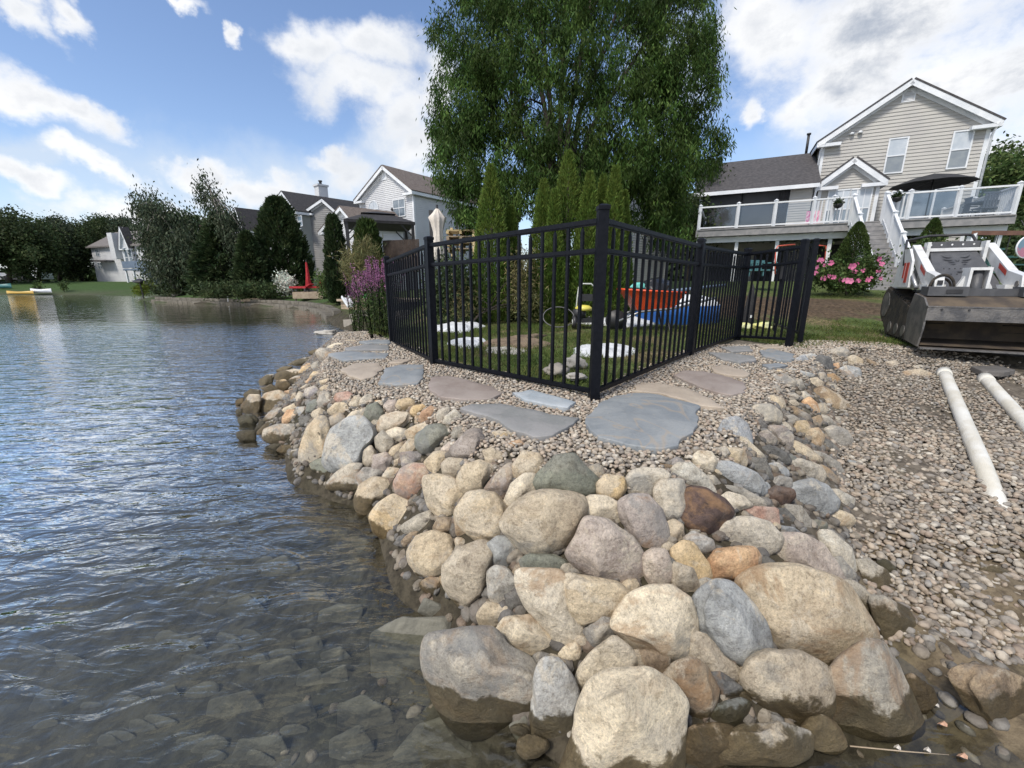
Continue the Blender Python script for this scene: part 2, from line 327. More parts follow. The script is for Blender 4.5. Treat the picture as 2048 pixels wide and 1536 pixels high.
def rock_mat(k):
    a,b=[tuple((.86*x+.14*y)*1.26 for x,y in zip(c_,(.40,.35,.28) if k not in 'dms' else (.14,.13,.115))) for c_ in CC[k]]; m=bpy.data.materials.new(CN[k].replace(' ','_')+'_stone'); m.use_nodes=True; t=NT(m.node_tree); t.n.clear()
    oi=t('ShaderNodeObjectInfo').outputs['Random']; oc=t('ShaderNodeTexCoord').outputs['Object']; pos=t('ShaderNodeNewGeometry').outputs[0]
    off=t('ShaderNodeVectorMath',{0:oc,1:t('ShaderNodeCombineXYZ',{0:t.m('MULTIPLY',oi,37.),1:t.m('MULTIPLY',oi,91.),2:t.m('MULTIPLY',oi,13.)}).outputs[0]},operation='ADD').outputs[0]
    n1=t.noise(off,7,7,.62,.4); n2=t.noise(off,48,7,.8); n3=t.noise(off,4.2,8,.68,.5)
    st=t('ShaderNodeMapping',{0:off,2:(.5,.7,.3),3:(3,3,26)}).outputs[0]; n4=t.noise(st,1.6,5,.6,1.0)
    c=t.mix(t.ss(n1,.36,.64),a,b)
    # per-stone shift of hue and value
    c=t.mix(1.0,c,t.mix(oi,(.84,.85,.88),(1.10,1.06,.98)),'MULTIPLY')
    c=t.mix(t.m('MULTIPLY',t.ss(n4,.52,.68),.22),c,t.mix(1.0,c,(.55,.52,.50),'MULTIPLY'))
    pale=(.58,.515,.41) if k not in 'dms' else (.30,.27,.24)
    c=t.mix(t.m('MULTIPLY',t.ss(n3,.52,.58),.62 if k not in 'dms' else .25),c,pale)      # dried mud
    c=t.mix(t.m('MULTIPLY',t.ss(n2,.52,.62),.45),c,t.mix(1.0,c,(1.5,1.48,1.42),'MULTIPLY'))
    c=t.mix(t.m('MULTIPLY',t.ss(n2,.47,.40),.5),c,t.mix(1.0,c,(.42,.40,.38),'MULTIPLY'))
    # fine mineral grains, pits and lichen blotches
    n5=t.noise(off,150,3,.7); n6=t.noise(off,16,8,.75,.3)
    c=t.mix(t.m('MULTIPLY',t.ss(n5,.50,.62),.22),c,t.mix(1.0,c,(1.5,1.48,1.42),'MULTIPLY'))
    c=t.mix(t.m('MULTIPLY',t.ss(n5,.47,.38),.34),c,t.mix(1.0,c,(.45,.43,.40),'MULTIPLY'))
    c=t.mix(t.m('MULTIPLY',t.ss(n6,.53,.60),.46),c,t.mix(1.0,c,(.60,.57,.52),'MULTIPLY'))
    c=t.mix(t.m('MULTIPLY',t.ss(n6,.46,.40),.35),c,t.mix(1.0,c,(1.30,1.28,1.22),'MULTIPLY'))
    rust=t.m('MULTIPLY',t.ss(t.noise(off,3.0,7,.7,1.2),.50,.62),t.ss(t.m('FRACT',t.m('MULTIPLY',oi,7.3)),.45,.75))
    c=t.mix(t.m('MULTIPLY',rust,.55),c,(.36,.21,.10))
    gr=t.m('MULTIPLY',t.ss(t.noise(off,2.4,6,.7,1.0),.50,.60),t.ss(t.m('FRACT',t.m('MULTIPLY',oi,3.7)),.4,.7))
    c=t.mix(t.m('MULTIPLY',gr,.55),c,(.24,.245,.24))
    z=t('ShaderNodeSeparateXYZ',{0:pos}).outputs[2]
    wet=t.ss(t.m('SUBTRACT',z,t.m('MULTIPLY',t.noise(pos,9,5,.65),.20)),.040,.015)
    c=t.mix(wet,c,t.mix(.55,t.mix(1.0,c,(.40,.35,.26),'MULTIPLY'),t.mix(t.ss(n6,.4,.6),(.075,.060,.028),(.045,.038,.020))))
    h=t.m('ADD',t.m('MULTIPLY',n1,.6),t.m('ADD',t.m('MULTIPLY',n2,.30),t.m('MULTIPLY',n4,.06)))
    h=t.m('ADD',h,t.m('ADD',t.m('MULTIPLY',n6,.35),t.m('MULTIPLY',n5,.05)))
    bp=t('ShaderNodeBump',{'Strength':1.0,'Distance':.042,'Height':h}).outputs[0]
    p=t('ShaderNodeBsdfPrincipled',{'Base Color':c,'Roughness':t.m('MULTIPLY_ADD',wet,-.38,.82),'Normal':bp,'Specular IOR Level':.35})
    t('ShaderNodeOutputMaterial',{0:p.outputs[0]}); return m
RM={k:rock_mat(k) for k in CC}
M_silt=mat('silt_covered_stone',(.115,.112,.092),.8,(.175,.168,.135),ns=7,bump=.6,bs=30)
def ico(sub):
    import bmesh
    bm=bmesh.new(); bmesh.ops.create_icosphere(bm,subdivisions=sub,radius=1); V=np.array([v.co[:] for v in bm.verts]); F=np.array([[v.index for v in f.verts] for f in bm.faces]); bm.free(); return V,F
ICO={s:ico(s) for s in (1,2,3,4,5)}
def polar(pts):
    """smoothed radius around the centre of an outline"""
    P=np.array(pts,float).reshape(-1,2); A=0;cx=cy=0
    for i in range(len(P)):
        x0,y0=P[i]; x1,y1=P[(i+1)%len(P)]; k=x0*y1-x1*y0; A+=k; cx+=(x0+x1)*k; cy+=(y0+y1)*k
    c=np.array([cx,cy])/(3*A) if abs(A)>1e-6 else P.mean(0)
    Q=P-c; th=np.linspace(0,2*math.pi,144,endpoint=False); r=np.zeros(144)
    for j,a in enumerate(th):
        d=np.array([math.cos(a),math.sin(a)]); best=0
        for i in range(len(Q)):
            p=Q[i]; e=Q[(i+1)%len(Q)]-p; den=d[0]*e[1]-d[1]*e[0]
            if abs(den)<1e-9: continue
            s=(p[0]*e[1]-p[1]*e[0])/den; u=(p[0]*d[1]-p[1]*d[0])/den
            if s>0 and -1e-6<=u<=1+1e-6: best=max(best,s)
        r[j]=best
    r[r<=0]=r[r>0].min()
    k=np.exp(-.5*(np.arange(-9,10)/1.7)**2); k/=k.sum(); r=np.array([sum(k[m+9]*r[(j+m)%144] for m in range(-9,10)) for j in range(144)])
    return c,r*1.05
ROCKS=[]   # (px centre, mean radius m, colour, aspect, object)
ts=np.arange(.9,16,.012)
def hit(u,v,z=None):
    if z is not None: return at_z(u,v,z)
    d=ray(u,v); P=np.array([0,0,CAMH])+ts[:,None]*d; H=hgt(P[:,0],P[:,1])
    i=np.argmax(P[:,2]<H); return P[i] if P[i,2]<H[i] else at_z(u,v,.05)
def rock(k,colr,pts,label=None,short=None,grow=1.12,z=None,lift=.30,flat=None,seed=None,sub=None,cat='boulder'):
    ox,oy,s=K[k]
    if len(pts)==5:
        cx,cy,rx,ry,a=pts; a=R(a); pts=[]
        for q in range(10):
            b=q*math.pi/5; jr=1+.10*math.sin(3*b+cx)+.06*math.sin(2*b+cy)
            X=rx*jr*math.cos(b); Y=ry*jr*math.sin(b); pts+=[cx+X*math.cos(a)-Y*math.sin(a),cy+X*math.sin(a)+Y*math.cos(a)]
    pts=np.array(pts,float).reshape(-1,2)/s+np.array([ox,oy])
    c,r=polar(pts); r=r*grow
    hp=hit(c[0],c[1],z)
    if cat=='boulder' and z is None and hp[2]<.035: hp=at_z(c[0],c[1],.035)
    t=(hp-np.array([0,0,CAMH]))@np.array([0,cP,-sP])
    rm=float(np.mean(r)); rmin=float(np.percentile(r,12)); dep=rmin*t/FPX*(flat or .95)
    t-=lift*dep; ctr=at_t(c[0],c[1],t)
    sd=seed if seed is not None else int(c[0]*13+c[1]*7); rg=np.random.default_rng(sd)
    big=rm*1.0
    if k in (1,3) and z is None and lift==.30: lift=.45
    t=(hp-np.array([0,0,CAMH]))@np.array([0,cP,-sP])-lift*dep; ctr=at_t(c[0],c[1],t)
    sub=sub or (5 if big>60 else 4 if big>20 else 3)
    V,F=ICO[sub]; V=V.copy()
    # soften into a superellipsoid and cut a few facets
    for q in range(rg.integers(5,10)):
        n=rg.normal(size=3); n/=np.linalg.norm(n); h=rg.uniform(.54,.82); d=V@n; ov=np.clip(d-h,0,None); V-=np.outer(ov*.93,n)
    n0=V/np.linalg.norm(V,axis=1)[:,None]; zf=np.abs(n0[:,2]); rho=np.hypot(V[:,0],V[:,1]); th=np.arctan2(V[:,1],V[:,0])
    # restore the outline at the rim while facets shape the faces
    rim=np.sqrt(np.clip(1-zf**2,0,1)); k_=np.where(rim>1e-4,(rho/np.maximum(rim,1e-4)),1); rr=rim**.86*(k_*(1-rim**4)+rim**4*1.0)
    ra=np.interp(th%(2*math.pi),np.linspace(0,2*math.pi,145),np.append(r,r[0]))
    o=rg.uniform(0,99,3)
    nzv=np.array([mnoise.noise(Vector((a*1.6+o[0],b*1.6+o[1],c_*1.6+o[2])))*.8+mnoise.noise(Vector((a*4+o[1],b*4,c_*4)))*.3+(mnoise.noise(Vector((a*10+o[1],b*10,c_*10)))*.1 if sub>3 else 0) for a,b,c_ in V])
    du=rr*ra*np.cos(th); dv=rr*ra*np.sin(th)
    f=1+nzv*.07
    pu=c[0]+du*f; pv=c[1]+dv*f
    dirs=np.stack([(pu-1024)/FPX, cP+(768-pv)/FPX*sP, -sP+(768-pv)/FPX*cP],1)
    W=np.array([0,0,CAMH])+dirs*t
    cdir=ray(c[0],c[1]); cdir/=np.linalg.norm(cdir)
    zz=np.sign(V[:,2])*np.abs(V[:,2])**.92
    W+= -np.outer(zz*dep*(1+nzv*.12)*(1+.0*rr),cdir)
    o_=mk('boulder' if cat=='boulder' else cat,W,F[:,::-1].copy(),(M_silt if cat!='boulder' and z is None else RM[colr]),None,True,origin=ctr)
    ROCKS.append(dict(c=c,r=rm*t/FPX,px=rm,k=colr,asp=float(r.max()/r.min()),o=o_,label=label,short=short,cat=cat)); return o_
# stones traced one by one: (crop, colour, outline or ellipse[, label, short name])
RD=[
(4,'g',(645,810,800,775,1000,770,1060,860,1190,930,1235,1030,1230,1160,1150,1230,930,1330,820,1340,740,1240,670,1120,625,930),'big squarish grey boulder standing in the water, dry top and wet brown sides','the big squarish wet boulder'),
(4,'w',(1290,940,1370,940,1430,1020,1470,1110,1475,1290,1460,1400,1400,1470,1320,1430,1240,1350,1220,1220,1240,1080,1260,980),'upright long whitish stone with wet brown foot beside the big squarish boulder','the upright long whitish stone'),
(0,'c',(1184,1377,1215,1355,1290,1348,1340,1380,1362,1415,1355,1470,1345,1560,1150,1570,1133,1540,1160,1470,1168,1425),'huge pale muddy boulder cut by the bottom edge of the photo','the huge pale boulder at the bottom'),
(4,'c',(1005,770,1060,690,1200,670,1260,740,1320,810,1300,880,1200,910,1100,890,1020,820),'rounded pale muddy boulder resting on the corner of the big squarish boulder','the rounded pale muddy boulder'),
(4,'t',(905,660,960,590,1060,610,1120,650,1080,680,1000,740,930,720)),
(4,'w',(965,420,1010,385,1070,400,1130,470,1145,550,1080,615,1010,600,970,540),'small pear shaped whitish stone with mud streaks under the round blue stone','the pear shaped whitish stone'),
(4,'t',(715,380,800,300,920,250,1010,290,975,440,940,570,870,610,830,630,760,540,720,470),'large tan boulder with wet olive left flank left of the pear shaped stone','the tan boulder with wet flank'),
(4,'t',(510,290,560,215,650,190,740,220,760,290,720,390,640,435,560,410,520,350),'round tan boulder with a dark wet foot at the water edge','the round wet footed tan boulder'),
(4,'b',(960,260,1020,215,1100,225,1130,300,1110,380,1060,400,990,350),'small round blue grey stone below the large patched tan boulder','the small round blue stone'),
(4,'s',(1155,350,1210,315,1340,320,1420,360,1360,430,1260,445,1180,410),'flat angular olive stone tucked under the purple striped boulder','the flat olive stone'),
(4,'p',(1430,310,1500,200,1530,120,1640,130,1770,220,1830,300,1845,400,1800,480,1700,480,1570,440,1480,370),'large purple pink striped boulder in the middle of the front slope','the purple striped boulder'),
(2,'t',(385,1170,440,1070,560,990,700,980,880,1020,905,1090,860,1220,780,1330,650,1390,560,1380,470,1310,390,1230),'very large smooth tan boulder directly below the sage green boulder','the very large tan boulder'),
(2,'t',(45,1110,130,990,220,975,320,1010,400,1110,390,1230,330,1300,220,1310,130,1240,60,1170),'large round tan boulder with a bluish patch left of the very large tan one','the round patched tan boulder'),
(4,'c',(1150,430,1240,430,1400,440,1430,560,1500,720,1540,870,1480,930,1390,890,1330,790,1200,620,1155,530),'long muddy cream slab leaning down under the purple striped boulder','the muddy cream slab'),
(4,'t',(1380,470,1440,435,1560,460,1700,480,1780,570,1700,680,1560,720,1500,735,1430,660,1390,560),'tan boulder with a blue grey dent above the muddy cream slab','the dented tan boulder'),
(4,'g',(1530,740,1620,680,1700,690,1690,760,1600,850,1540,850)),
(0,'c',(1231,1248,1245,1215,1268,1195,1300,1180,1340,1181,1373,1205,1386,1241,1386,1292,1369,1318,1322,1312,1261,1290),'large smooth speckled cream boulder left of the blue grey oval boulder','the speckled cream boulder'),
(4,'c',(1470,1070,1500,950,1560,880,1680,790,1760,850,1800,900,1790,960,1680,1010,1570,1070),'lumpy muddy cream boulder on top of the huge bottom boulder','the lumpy cream boulder'),
(4,'t',(1290,900,1340,885,1440,950,1495,1020,1470,1080,1420,1010,1370,940)),
(0,'n',(1268,1303,1300,1300,1335,1315,1345,1345,1320,1365,1285,1350)),
(0,'p',(1287,1115,1303,1101,1330,1103,1345,1130,1347,1165,1325,1177,1300,1172,1288,1145),'small upright pinkish oval stone right of the purple striped boulder','the small pinkish oval'),
(1,'y',(1030,1280,1090,1190,1180,1135,1280,1180,1330,1260,1240,1370,1140,1425,1060,1370),'large golden tan boulder with a wet foot jutting into the lake','the golden tan boulder by the lake'),
(1,'t',(930,1150,960,1070,1040,1015,1130,1030,1180,1090,1090,1200,1040,1270,970,1270,930,1210),'tan boulder stained mossy green at the waterline below the long wet stone','the mossy stained boulder'),
(4,'g',(470,150,560,90,640,60,665,110,640,170,560,180,500,190)),
(4,'d',(425,250,480,200,580,180,560,230,480,270)),
(4,'n',(650,160,680,105,760,105,785,150,760,200,680,205)),
(1,'t',(1400,1080,1400,1010,1480,1000,1560,1010,1650,1060,1670,1130,1620,1190,1600,1280,1500,1270,1430,1200)),
(5,'b',(250,570,300,490,380,460,450,480,540,570,620,680,655,820,650,900,590,935,500,920,400,860,330,780,270,680),'large smooth blue grey oval boulder leaning left of the big tan capstone','the blue grey oval boulder'),
(5,'t',(500,490,540,430,660,390,800,385,950,430,1060,480,1130,600,1200,700,1205,770,1120,850,1050,905,940,900,800,850,700,800,640,700,580,570),'biggest tan capstone boulder with a whitish speckled top at lower right','the big tan capstone'),
(5,'t',(520,980,560,890,660,840,820,850,950,920,990,1010,985,1150,930,1260,860,1260,740,1190,620,1110,550,1050),'large tan oval boulder directly underneath the big tan capstone','the oval boulder under the capstone'),
(5,'g',(980,980,1060,880,1180,800,1270,820,1340,930,1400,1050,1450,1170,1470,1240,1380,1290,1200,1280,1060,1240,1000,1200),'large sloping grey boulder with wet brown foot at the lower right end','the sloping grey boulder'),
(5,'n',(85,980,150,900,230,880,300,930,360,1040,350,1120,300,1190,220,1215,160,1180,100,1080),'rounded glossy brown stone under the speckled cream boulder','the glossy brown stone'),
(5,'t',(245,730,330,760,400,860,490,930,500,1010,450,1070,360,1050,290,930,230,870)),
(5,'y',(120,290,180,232,240,250,310,340,340,410,320,480,270,485,210,420,140,350),'yellow oval stone leaning beside the orange boulder','the yellow oval stone'),
(5,'o',(320,350,370,280,480,265,560,270,592,320,580,410,520,460,450,500,400,470,330,440),'orange boulder between the yellow oval stone and the long speckled grey one','the orange boulder'),
(5,'c',(345,150,390,105,560,105,640,130,710,200,700,260,620,300,540,275,430,260,360,230),'long cream loaf shaped boulder lying above the orange boulder','the cream loaf boulder'),
(2,'m',(1600,1010,1640,950,1740,960,1860,1020,1925,1100,1900,1150,1830,1230,1740,1255,1640,1230,1570,1150),'dark maroon boulder in front of the slope top','the dark maroon boulder'),
(5,'p',(665,270,710,200,840,195,940,250,1010,350,1080,480,1060,500,950,440,800,385,720,370),'long speckled grey pink boulder half hidden behind the big tan capstone','the long speckled boulder'),
(5,'w',(920,180,1000,180,1100,270,1130,400,1100,450,1040,400,970,300)),
(5,'g',(1130,340,1200,335,1290,390,1335,470,1320,540,1220,520,1140,450)),
(5,'s',(1240,340,1300,330,1350,380,1350,430,1320,450,1270,380)),
(5,'g',(1050,450,1130,460,1210,530,1250,620,1240,760,1190,720,1130,600)),
(5,'g',(1210,540,1290,540,1400,600,1450,670,1440,740,1380,770,1280,800,1250,700),'grey brown boulder with wet foot nearest the puddle on the right','the wet boulder by the puddle'),
(5,'d',(590,330,640,310,690,350,680,380,600,400)),
(5,'d',(100,300,170,380,250,480,250,560,190,540,110,440)),
(5,'w',(185,210,240,175,340,220,350,270,290,290,220,260)),
(5,'t',(85,130,130,110,180,140,180,220,150,260,110,200)),
(2,'c',(1400,960,1450,900,1580,900,1625,1060,1580,1150,1470,1155,1400,1080),'cream box shaped boulder left of the dark maroon boulder','the cream box shaped boulder'),
(2,'p',(1160,1050,1250,1000,1350,1010,1440,1110,1490,1260,1470,1350,1330,1375,1240,1260,1180,1150),'large pinkish grey oval boulder below the cream box shaped boulder','the pinkish grey oval boulder'),
(2,'c',(895,1060,960,1000,1060,1005,1170,1060,1180,1130,1130,1195,1020,1170,930,1120)),
(5,'r',(450,60,560,40,690,45,695,130,690,190,600,110,480,105)),
(5,'b',(690,140,780,150,840,195,700,195)),
(5,'t',(330,1370,500,1250,700,1230,860,1280,860,1400,760,1450,560,1440,390,1430),'broad flat tan rock lying half wet at the bottom edge','the broad flat wet rock'),
(5,'n',(1390,980,1440,960,1540,1030,1570,1100,1500,1160,1440,1130)),
(5,'n',(1650,960,1760,920,1900,940,2048,1000,2100,1340,1900,1240,1750,1120),'large wet brown slab lying in the puddle at the right edge','the wet brown slab'),
(5,'c',(1800,380,1900,360,2030,430,2000,450,1880,420)),
(2,'s',(595,900,620,840,720,740,850,730,900,790,990,880,1000,960,940,1005,820,1000,680,970,610,940),'smooth sage green boulder with a pointed top at the gravel edge','the sage green boulder'),
(2,'t',(425,800,500,700,600,715,635,790,620,850,540,860,480,885,430,850)),
(2,'c',(365,1060,420,920,500,860,570,860,600,960,520,1000,430,1100),'upright cream oblong stone left of the sage green boulder','the cream oblong stone'),
(2,'v',(240,950,300,870,380,790,430,780,430,870,370,1050,300,1020)),
(2,'t',(55,870,110,790,200,765,290,800,320,830,250,910,220,970,120,980,70,940)),
(2,'t',(230,690,290,670,350,700,370,750,310,790,250,760)),
(2,'v',(5,680,60,620,120,560,190,550,230,620,215,740,140,765,40,730)),
(2,'y',(310,600,380,560,430,570,410,630,340,645)),(2,'o',(390,640,470,615,505,640,460,690,410,690)),
(2,'t',(950,800,1010,780,1080,830,1085,865,1000,880,960,840)),(2,'y',(1010,910,1060,860,1180,870,1195,950,1160,1020,1080,1030,1015,980),'small golden box shaped stone right of the sage green boulder','the small golden stone'),
(2,'t',(1110,850,1190,830,1195,870,1140,880)),(2,'n',(1340,800,1440,775,1520,790,1480,830)),
(2,'c',(1210,880,1250,830,1330,810,1440,820,1500,870,1400,940,1380,1020,1300,990,1220,980)),
(2,'w',(1510,830,1560,780,1650,780,1750,870,1810,980,1740,985,1640,940,1590,900),'bluish white speckled boulder above the dark maroon boulder','the bluish white boulder'),
(2,'c',(1655,740,1700,695,1780,700,1820,760,1790,830,1700,830,1665,790)),
(2,'t',(1835,690,1900,670,2000,680,2025,760,2010,800,1880,760)),
(3,'b',(240,830,260,780,330,780,470,840,525,910,520,1000,460,960,370,920,270,890),'large blue grey angular boulder behind the dark maroon boulder','the angular blue boulder'),
(2,'g',(1700,850,1800,860,1860,920,1810,950,1750,900)),
(3,'g',(250,930,300,915,400,930,520,1000,525,1035,450,1040,380,980,300,960)),
(3,'c',(245,1000,310,955,400,980,455,1035,380,1050,330,1090)),
(3,'d',(415,800,460,755,530,760,575,870,530,890,490,850)),
(3,'c',(355,600,430,650,530,740,540,770,500,770,400,690)),
(3,'c',(430,500,470,445,560,440,620,490,610,550,540,560,450,540),'large pale cream boulder at the right gravel edge','the pale cream boulder'),
(3,'t',(520,420,570,385,630,400,645,450,610,480,560,440)),(3,'d',(440,540,490,525,540,560,520,590,460,585)),
(3,'v',(470,620,540,590,600,640,580,690,500,660)),(3,'v',(550,570,640,570,690,620,680,710,610,690,570,640)),
(3,'d',(500,690,560,680,650,720,680,770,640,790,570,770,510,730),'dark striped oval stone below the purple grey stones on the right','the dark striped oval'),
(3,'y',(690,580,720,540,770,535,795,590,760,640,710,620),'small rounded yellow stone in the right hand slope','the rounded yellow stone'),
(3,'n',(650,460,700,450,790,500,800,550,740,530,680,500)),(3,'o',(745,420,790,395,830,430,850,490,800,505,760,470)),
(3,'t',(655,420,700,410,735,440,700,450,650,450)),(3,'c',(605,560,650,540,690,580,680,610,640,590)),
(3,'n',(820,360,870,335,950,380,1020,440,1055,510,1000,505,930,500,850,440),'big leaning brown grey slab on the outer right side of the slope','the leaning brown slab'),
(3,'t',(770,590,840,580,875,620,860,690,810,700,780,660)),
(3,'g',(880,590,930,570,1000,590,1040,640,1035,700,990,750,920,680)),(3,'d',(860,640,910,650,980,720,990,750,920,720,870,690)),
(3,'t',(670,690,710,655,780,690,850,750,860,780,780,770,690,730)),(3,'g',(800,710,880,730,960,780,990,840,940,850,870,790)),
(3,'b',(545,790,600,780,660,820,665,860,600,860,555,840)),(3,'g',(655,770,740,760,850,800,880,850,850,910,770,870,690,850)),
(3,'g',(540,890,610,860,680,870,680,930,600,930,535,940)),
(3,'m',(525,960,590,920,690,940,700,980,640,1040,550,1035,520,1000)),
(3,'b',(670,920,800,885,880,920,950,1000,940,1040,800,1130,730,1060,690,990),'large angular blue grey slab at the gravel foot on the right','the large angular slab'),
(3,'w',(895,940,960,940,1050,990,1040,1050,980,1065,950,1000)),(3,'n',(850,790,910,820,965,880,950,930,880,900,870,830)),
(3,'g',(640,1030,740,1040,790,1110,795,1210,740,1180,680,1100)),(3,'d',(580,1050,650,1050,700,1100,690,1140,620,1100)),
(3,'b',(970,230,1010,210,1080,230,1095,280,1060,305,1000,300),'smooth blue grey oval stone alone at the gravel corner far right','the lone blue oval'),
(3,'t',(1015,160,1050,150,1100,175,1095,215,1050,230,1020,200)),(3,'d',(800,190,850,150,910,165,925,220,900,260,840,230)),
(3,'g',(900,120,980,100,1015,120,1005,180,950,180)),(3,'g',(890,140,960,190,970,200,920,190)),
(3,'n',(1100,160,1180,190,1265,245,1180,230)),(3,'t',(1240,190,1290,180,1325,205,1300,225,1250,215)),
(3,'t',(1340,245,1440,230,1520,270,1500,290,1370,285)),(3,'g',(1385,215,1440,205,1490,225,1450,240)),
(3,'b',(630,225,680,225,820,260,815,280,700,265)),(3,'g',(585,280,640,260,710,300,690,350,600,330)),
(3,'t',(780,290,830,280,870,310,860,350,800,350,770,320)),(3,'n',(880,270,930,255,970,290,960,320,900,310)),
(3,'g',(690,300,740,290,760,340,720,360,690,350)),(3,'c',(715,370,760,360,800,390,780,410,730,410)),
(3,'y',(590,240,620,235,660,260,630,275)),(3,'o',(930,200,960,195,970,230,930,250)),(3,'w',(985,190,1010,185,1010,210,985,215)),
(3,'g',(835,280,845,250,880,250,890,300,860,310)),(3,'g',(880,320,940,320,1010,400,960,380,900,350)),
(3,'g',(620,510,690,500,740,530,700,555,640,550)),(3,'n',(800,520,850,500,870,540,840,580,800,560)),
(3,'g',(860,500,900,510,960,560,900,590,860,570)),(3,'g',(920,510,980,510,1000,550,950,560)),
(3,'w',(730,150,800,140,850,160,800,190,740,180)),(3,'b',(700,170,760,150,790,190,740,220,700,200)),
(3,'g',(550,340,610,330,630,370,580,380)),(3,'g',(620,370,700,370,740,400,700,410,640,400)),
(3,'d',(690,620,740,640,790,660,770,680,700,660)),(3,'g',(780,210,830,230,850,270,790,260)),
(3,'g',(850,1170,930,1180,1000,1240,960,1260,880,1230)),(3,'b',(1000,760,1060,770,1110,800,1060,810)),
(1,'r',(1200,1040,1240,960,1310,925,1400,930,1450,990,1400,1080,1350,1150,1280,1165,1220,1130),'round pinkish red boulder with an orange patch near the waterline','the pinkish red boulder'),
(1,'t',(1400,900,1460,840,1540,830,1560,880,1520,960,1480,1000,1430,950)),(1,'t',(1520,920,1560,880,1650,880,1700,910,1650,990,1600,1030,1530,1000)),
(1,'p',(1510,810,1570,765,1620,770,1590,840,1520,830)),
(1,'v',(1240,840,1300,835,1500,835,1430,880,1320,930,1250,930),'dark purple grey flat slab above the pinkish red boulder','the purple grey slab'),
(1,'t',(1230,820,1290,750,1350,745,1365,800,1340,840,1260,870)),(1,'s',(1350,720,1420,660,1500,650,1590,700,1580,760,1480,830,1380,830,1350,790)),
(1,'t',(1270,690,1340,650,1440,620,1500,650,1400,720,1300,760)),(1,'t',(1145,850,1180,800,1250,765,1255,800,1210,870,1150,880)),
(1,'c',(1130,700,1200,665,1270,680,1270,740,1220,760,1150,735)),(1,'t',(980,830,1030,790,1070,850,1050,920,990,940,975,890)),
(1,'g',(1060,740,1110,690,1180,740,1190,790,1120,840,1070,800)),(1,'p',(1050,860,1130,840,1175,880,1130,970,1040,960)),
(1,'c',(1110,1000,1150,940,1230,950,1240,1000,1160,1030)),(1,'t',(1190,890,1240,870,1250,900,1190,940)),
(1,'b',(720,860,735,760,780,680,880,610,960,610,1030,670,1060,720,1000,800,960,900,880,945,780,950,720,900),'very large boulder with blue grey crown and tan body at the lake edge','the blue crowned boulder'),
(1,'t',(545,850,570,750,600,680,660,610,720,610,740,680,730,780,700,870,650,915,560,880),'tall angular tan boulder left of the blue crowned boulder','the tall angular boulder'),
(1,'g',(300,740,310,680,400,650,500,650,570,670,570,750,470,775,350,770),'long grey loaf shaped boulder lying along the waterline','the grey loaf boulder'),
(1,'w',(245,710,310,640,390,605,425,615,380,655,310,690,260,750)),(1,'d',(235,690,270,620,310,630,280,680,240,700)),
(1,'d',(330,800,370,775,430,780,380,830)),(1,'n',(385,820,430,785,530,790,520,820,430,840)),
(1,'d',(120,700,170,685,240,690,240,750,150,760,120,730)),(1,'s',(125,610,170,580,240,585,260,620,220,660,140,650)),
(1,'t',(150,520,200,450,270,450,275,500,255,590,180,590,150,570)),(1,'n',(110,480,160,465,170,500,110,515)),(1,'d',(110,545,150,540,150,580,110,575)),
(1,'g',(160,440,210,405,270,410,270,450,180,460)),
(1,'t',(255,590,270,500,310,440,400,420,450,450,480,500,420,540,340,570,290,620),'big tan boulder at the left tip of the stone bank','the tan boulder at the left tip'),
(1,'g',(290,620,340,560,420,530,430,580,380,620,310,640)),(1,'t',(425,540,500,505,580,510,600,520,520,540,450,565)),
(1,'o',(430,600,460,550,520,550,540,600,480,640,430,640)),(1,'b',(520,530,580,525,585,590,540,590)),
(1,'s',(590,550,600,500,650,475,690,500,680,550,610,560)),(1,'v',(575,440,590,400,640,385,685,410,670,460,610,475),'round purple grey stone among small tan stones on the left','the round purple stone'),
(1,'g',(665,490,690,425,740,430,785,490,740,540,700,540)),(1,'t',(515,460,540,420,575,440,570,480,520,485)),(1,'n',(490,440,520,430,520,500,480,490)),
(1,'t',(620,570,680,535,750,570,740,610,650,610)),(1,'d',(540,620,560,590,620,590,640,620,600,650,550,650)),
(1,'t',(715,640,760,590,820,570,860,600,820,650,740,680)),(1,'t',(735,550,790,500,860,495,880,540,840,570,760,580)),
(1,'c',(860,610,900,560,1000,530,1000,570,940,610,880,625)),(1,'s',(985,580,1010,520,1070,500,1115,560,1115,610,1040,640,1000,630),'greenish grey egg shaped stone above the blue crowned boulder','the greenish egg stone'),
(1,'g',(1020,650,1050,610,1090,610,1080,660,1050,695)),
(1,'t',(1080,650,1110,590,1200,560,1280,570,1300,620,1250,670,1150,690,1090,690),'veined tan oval boulder right of the blue crowned boulder','the veined tan boulder'),
(1,'p',(1115,520,1150,480,1200,485,1210,540,1160,570)),(1,'y',(1200,520,1220,480,1290,465,1330,490,1320,540,1250,555)),
(1,'y',(1300,560,1320,520,1400,505,1430,520,1380,570,1320,590)),
(1,'o',(1355,620,1380,560,1440,520,1480,540,1475,610,1400,640),'golden orange stone at the gravel edge above the tan green boulder','the golden orange stone'),
(1,'g',(1475,590,1500,545,1560,530,1570,570,1510,640)),(1,'w',(1520,640,1540,590,1600,545,1645,590,1620,640,1560,660)),
(1,'g',(1580,710,1600,670,1650,660,1680,690,1650,740,1600,740)),(1,'t',(880,510,920,450,970,470,965,520,910,530)),
(1,'r',(780,470,800,430,880,425,905,450,880,490,800,490)),(1,'t',(680,400,720,375,760,390,750,420,700,415)),
(1,'y',(610,320,640,285,685,290,680,340,630,335)),(1,'o',(580,360,620,320,660,350,640,370)),(1,'t',(680,350,740,330,770,360,730,380,690,375)),
(1,'g',(930,1000,980,945,1080,950,1110,980,1060,1030,980,1080,940,1080)),
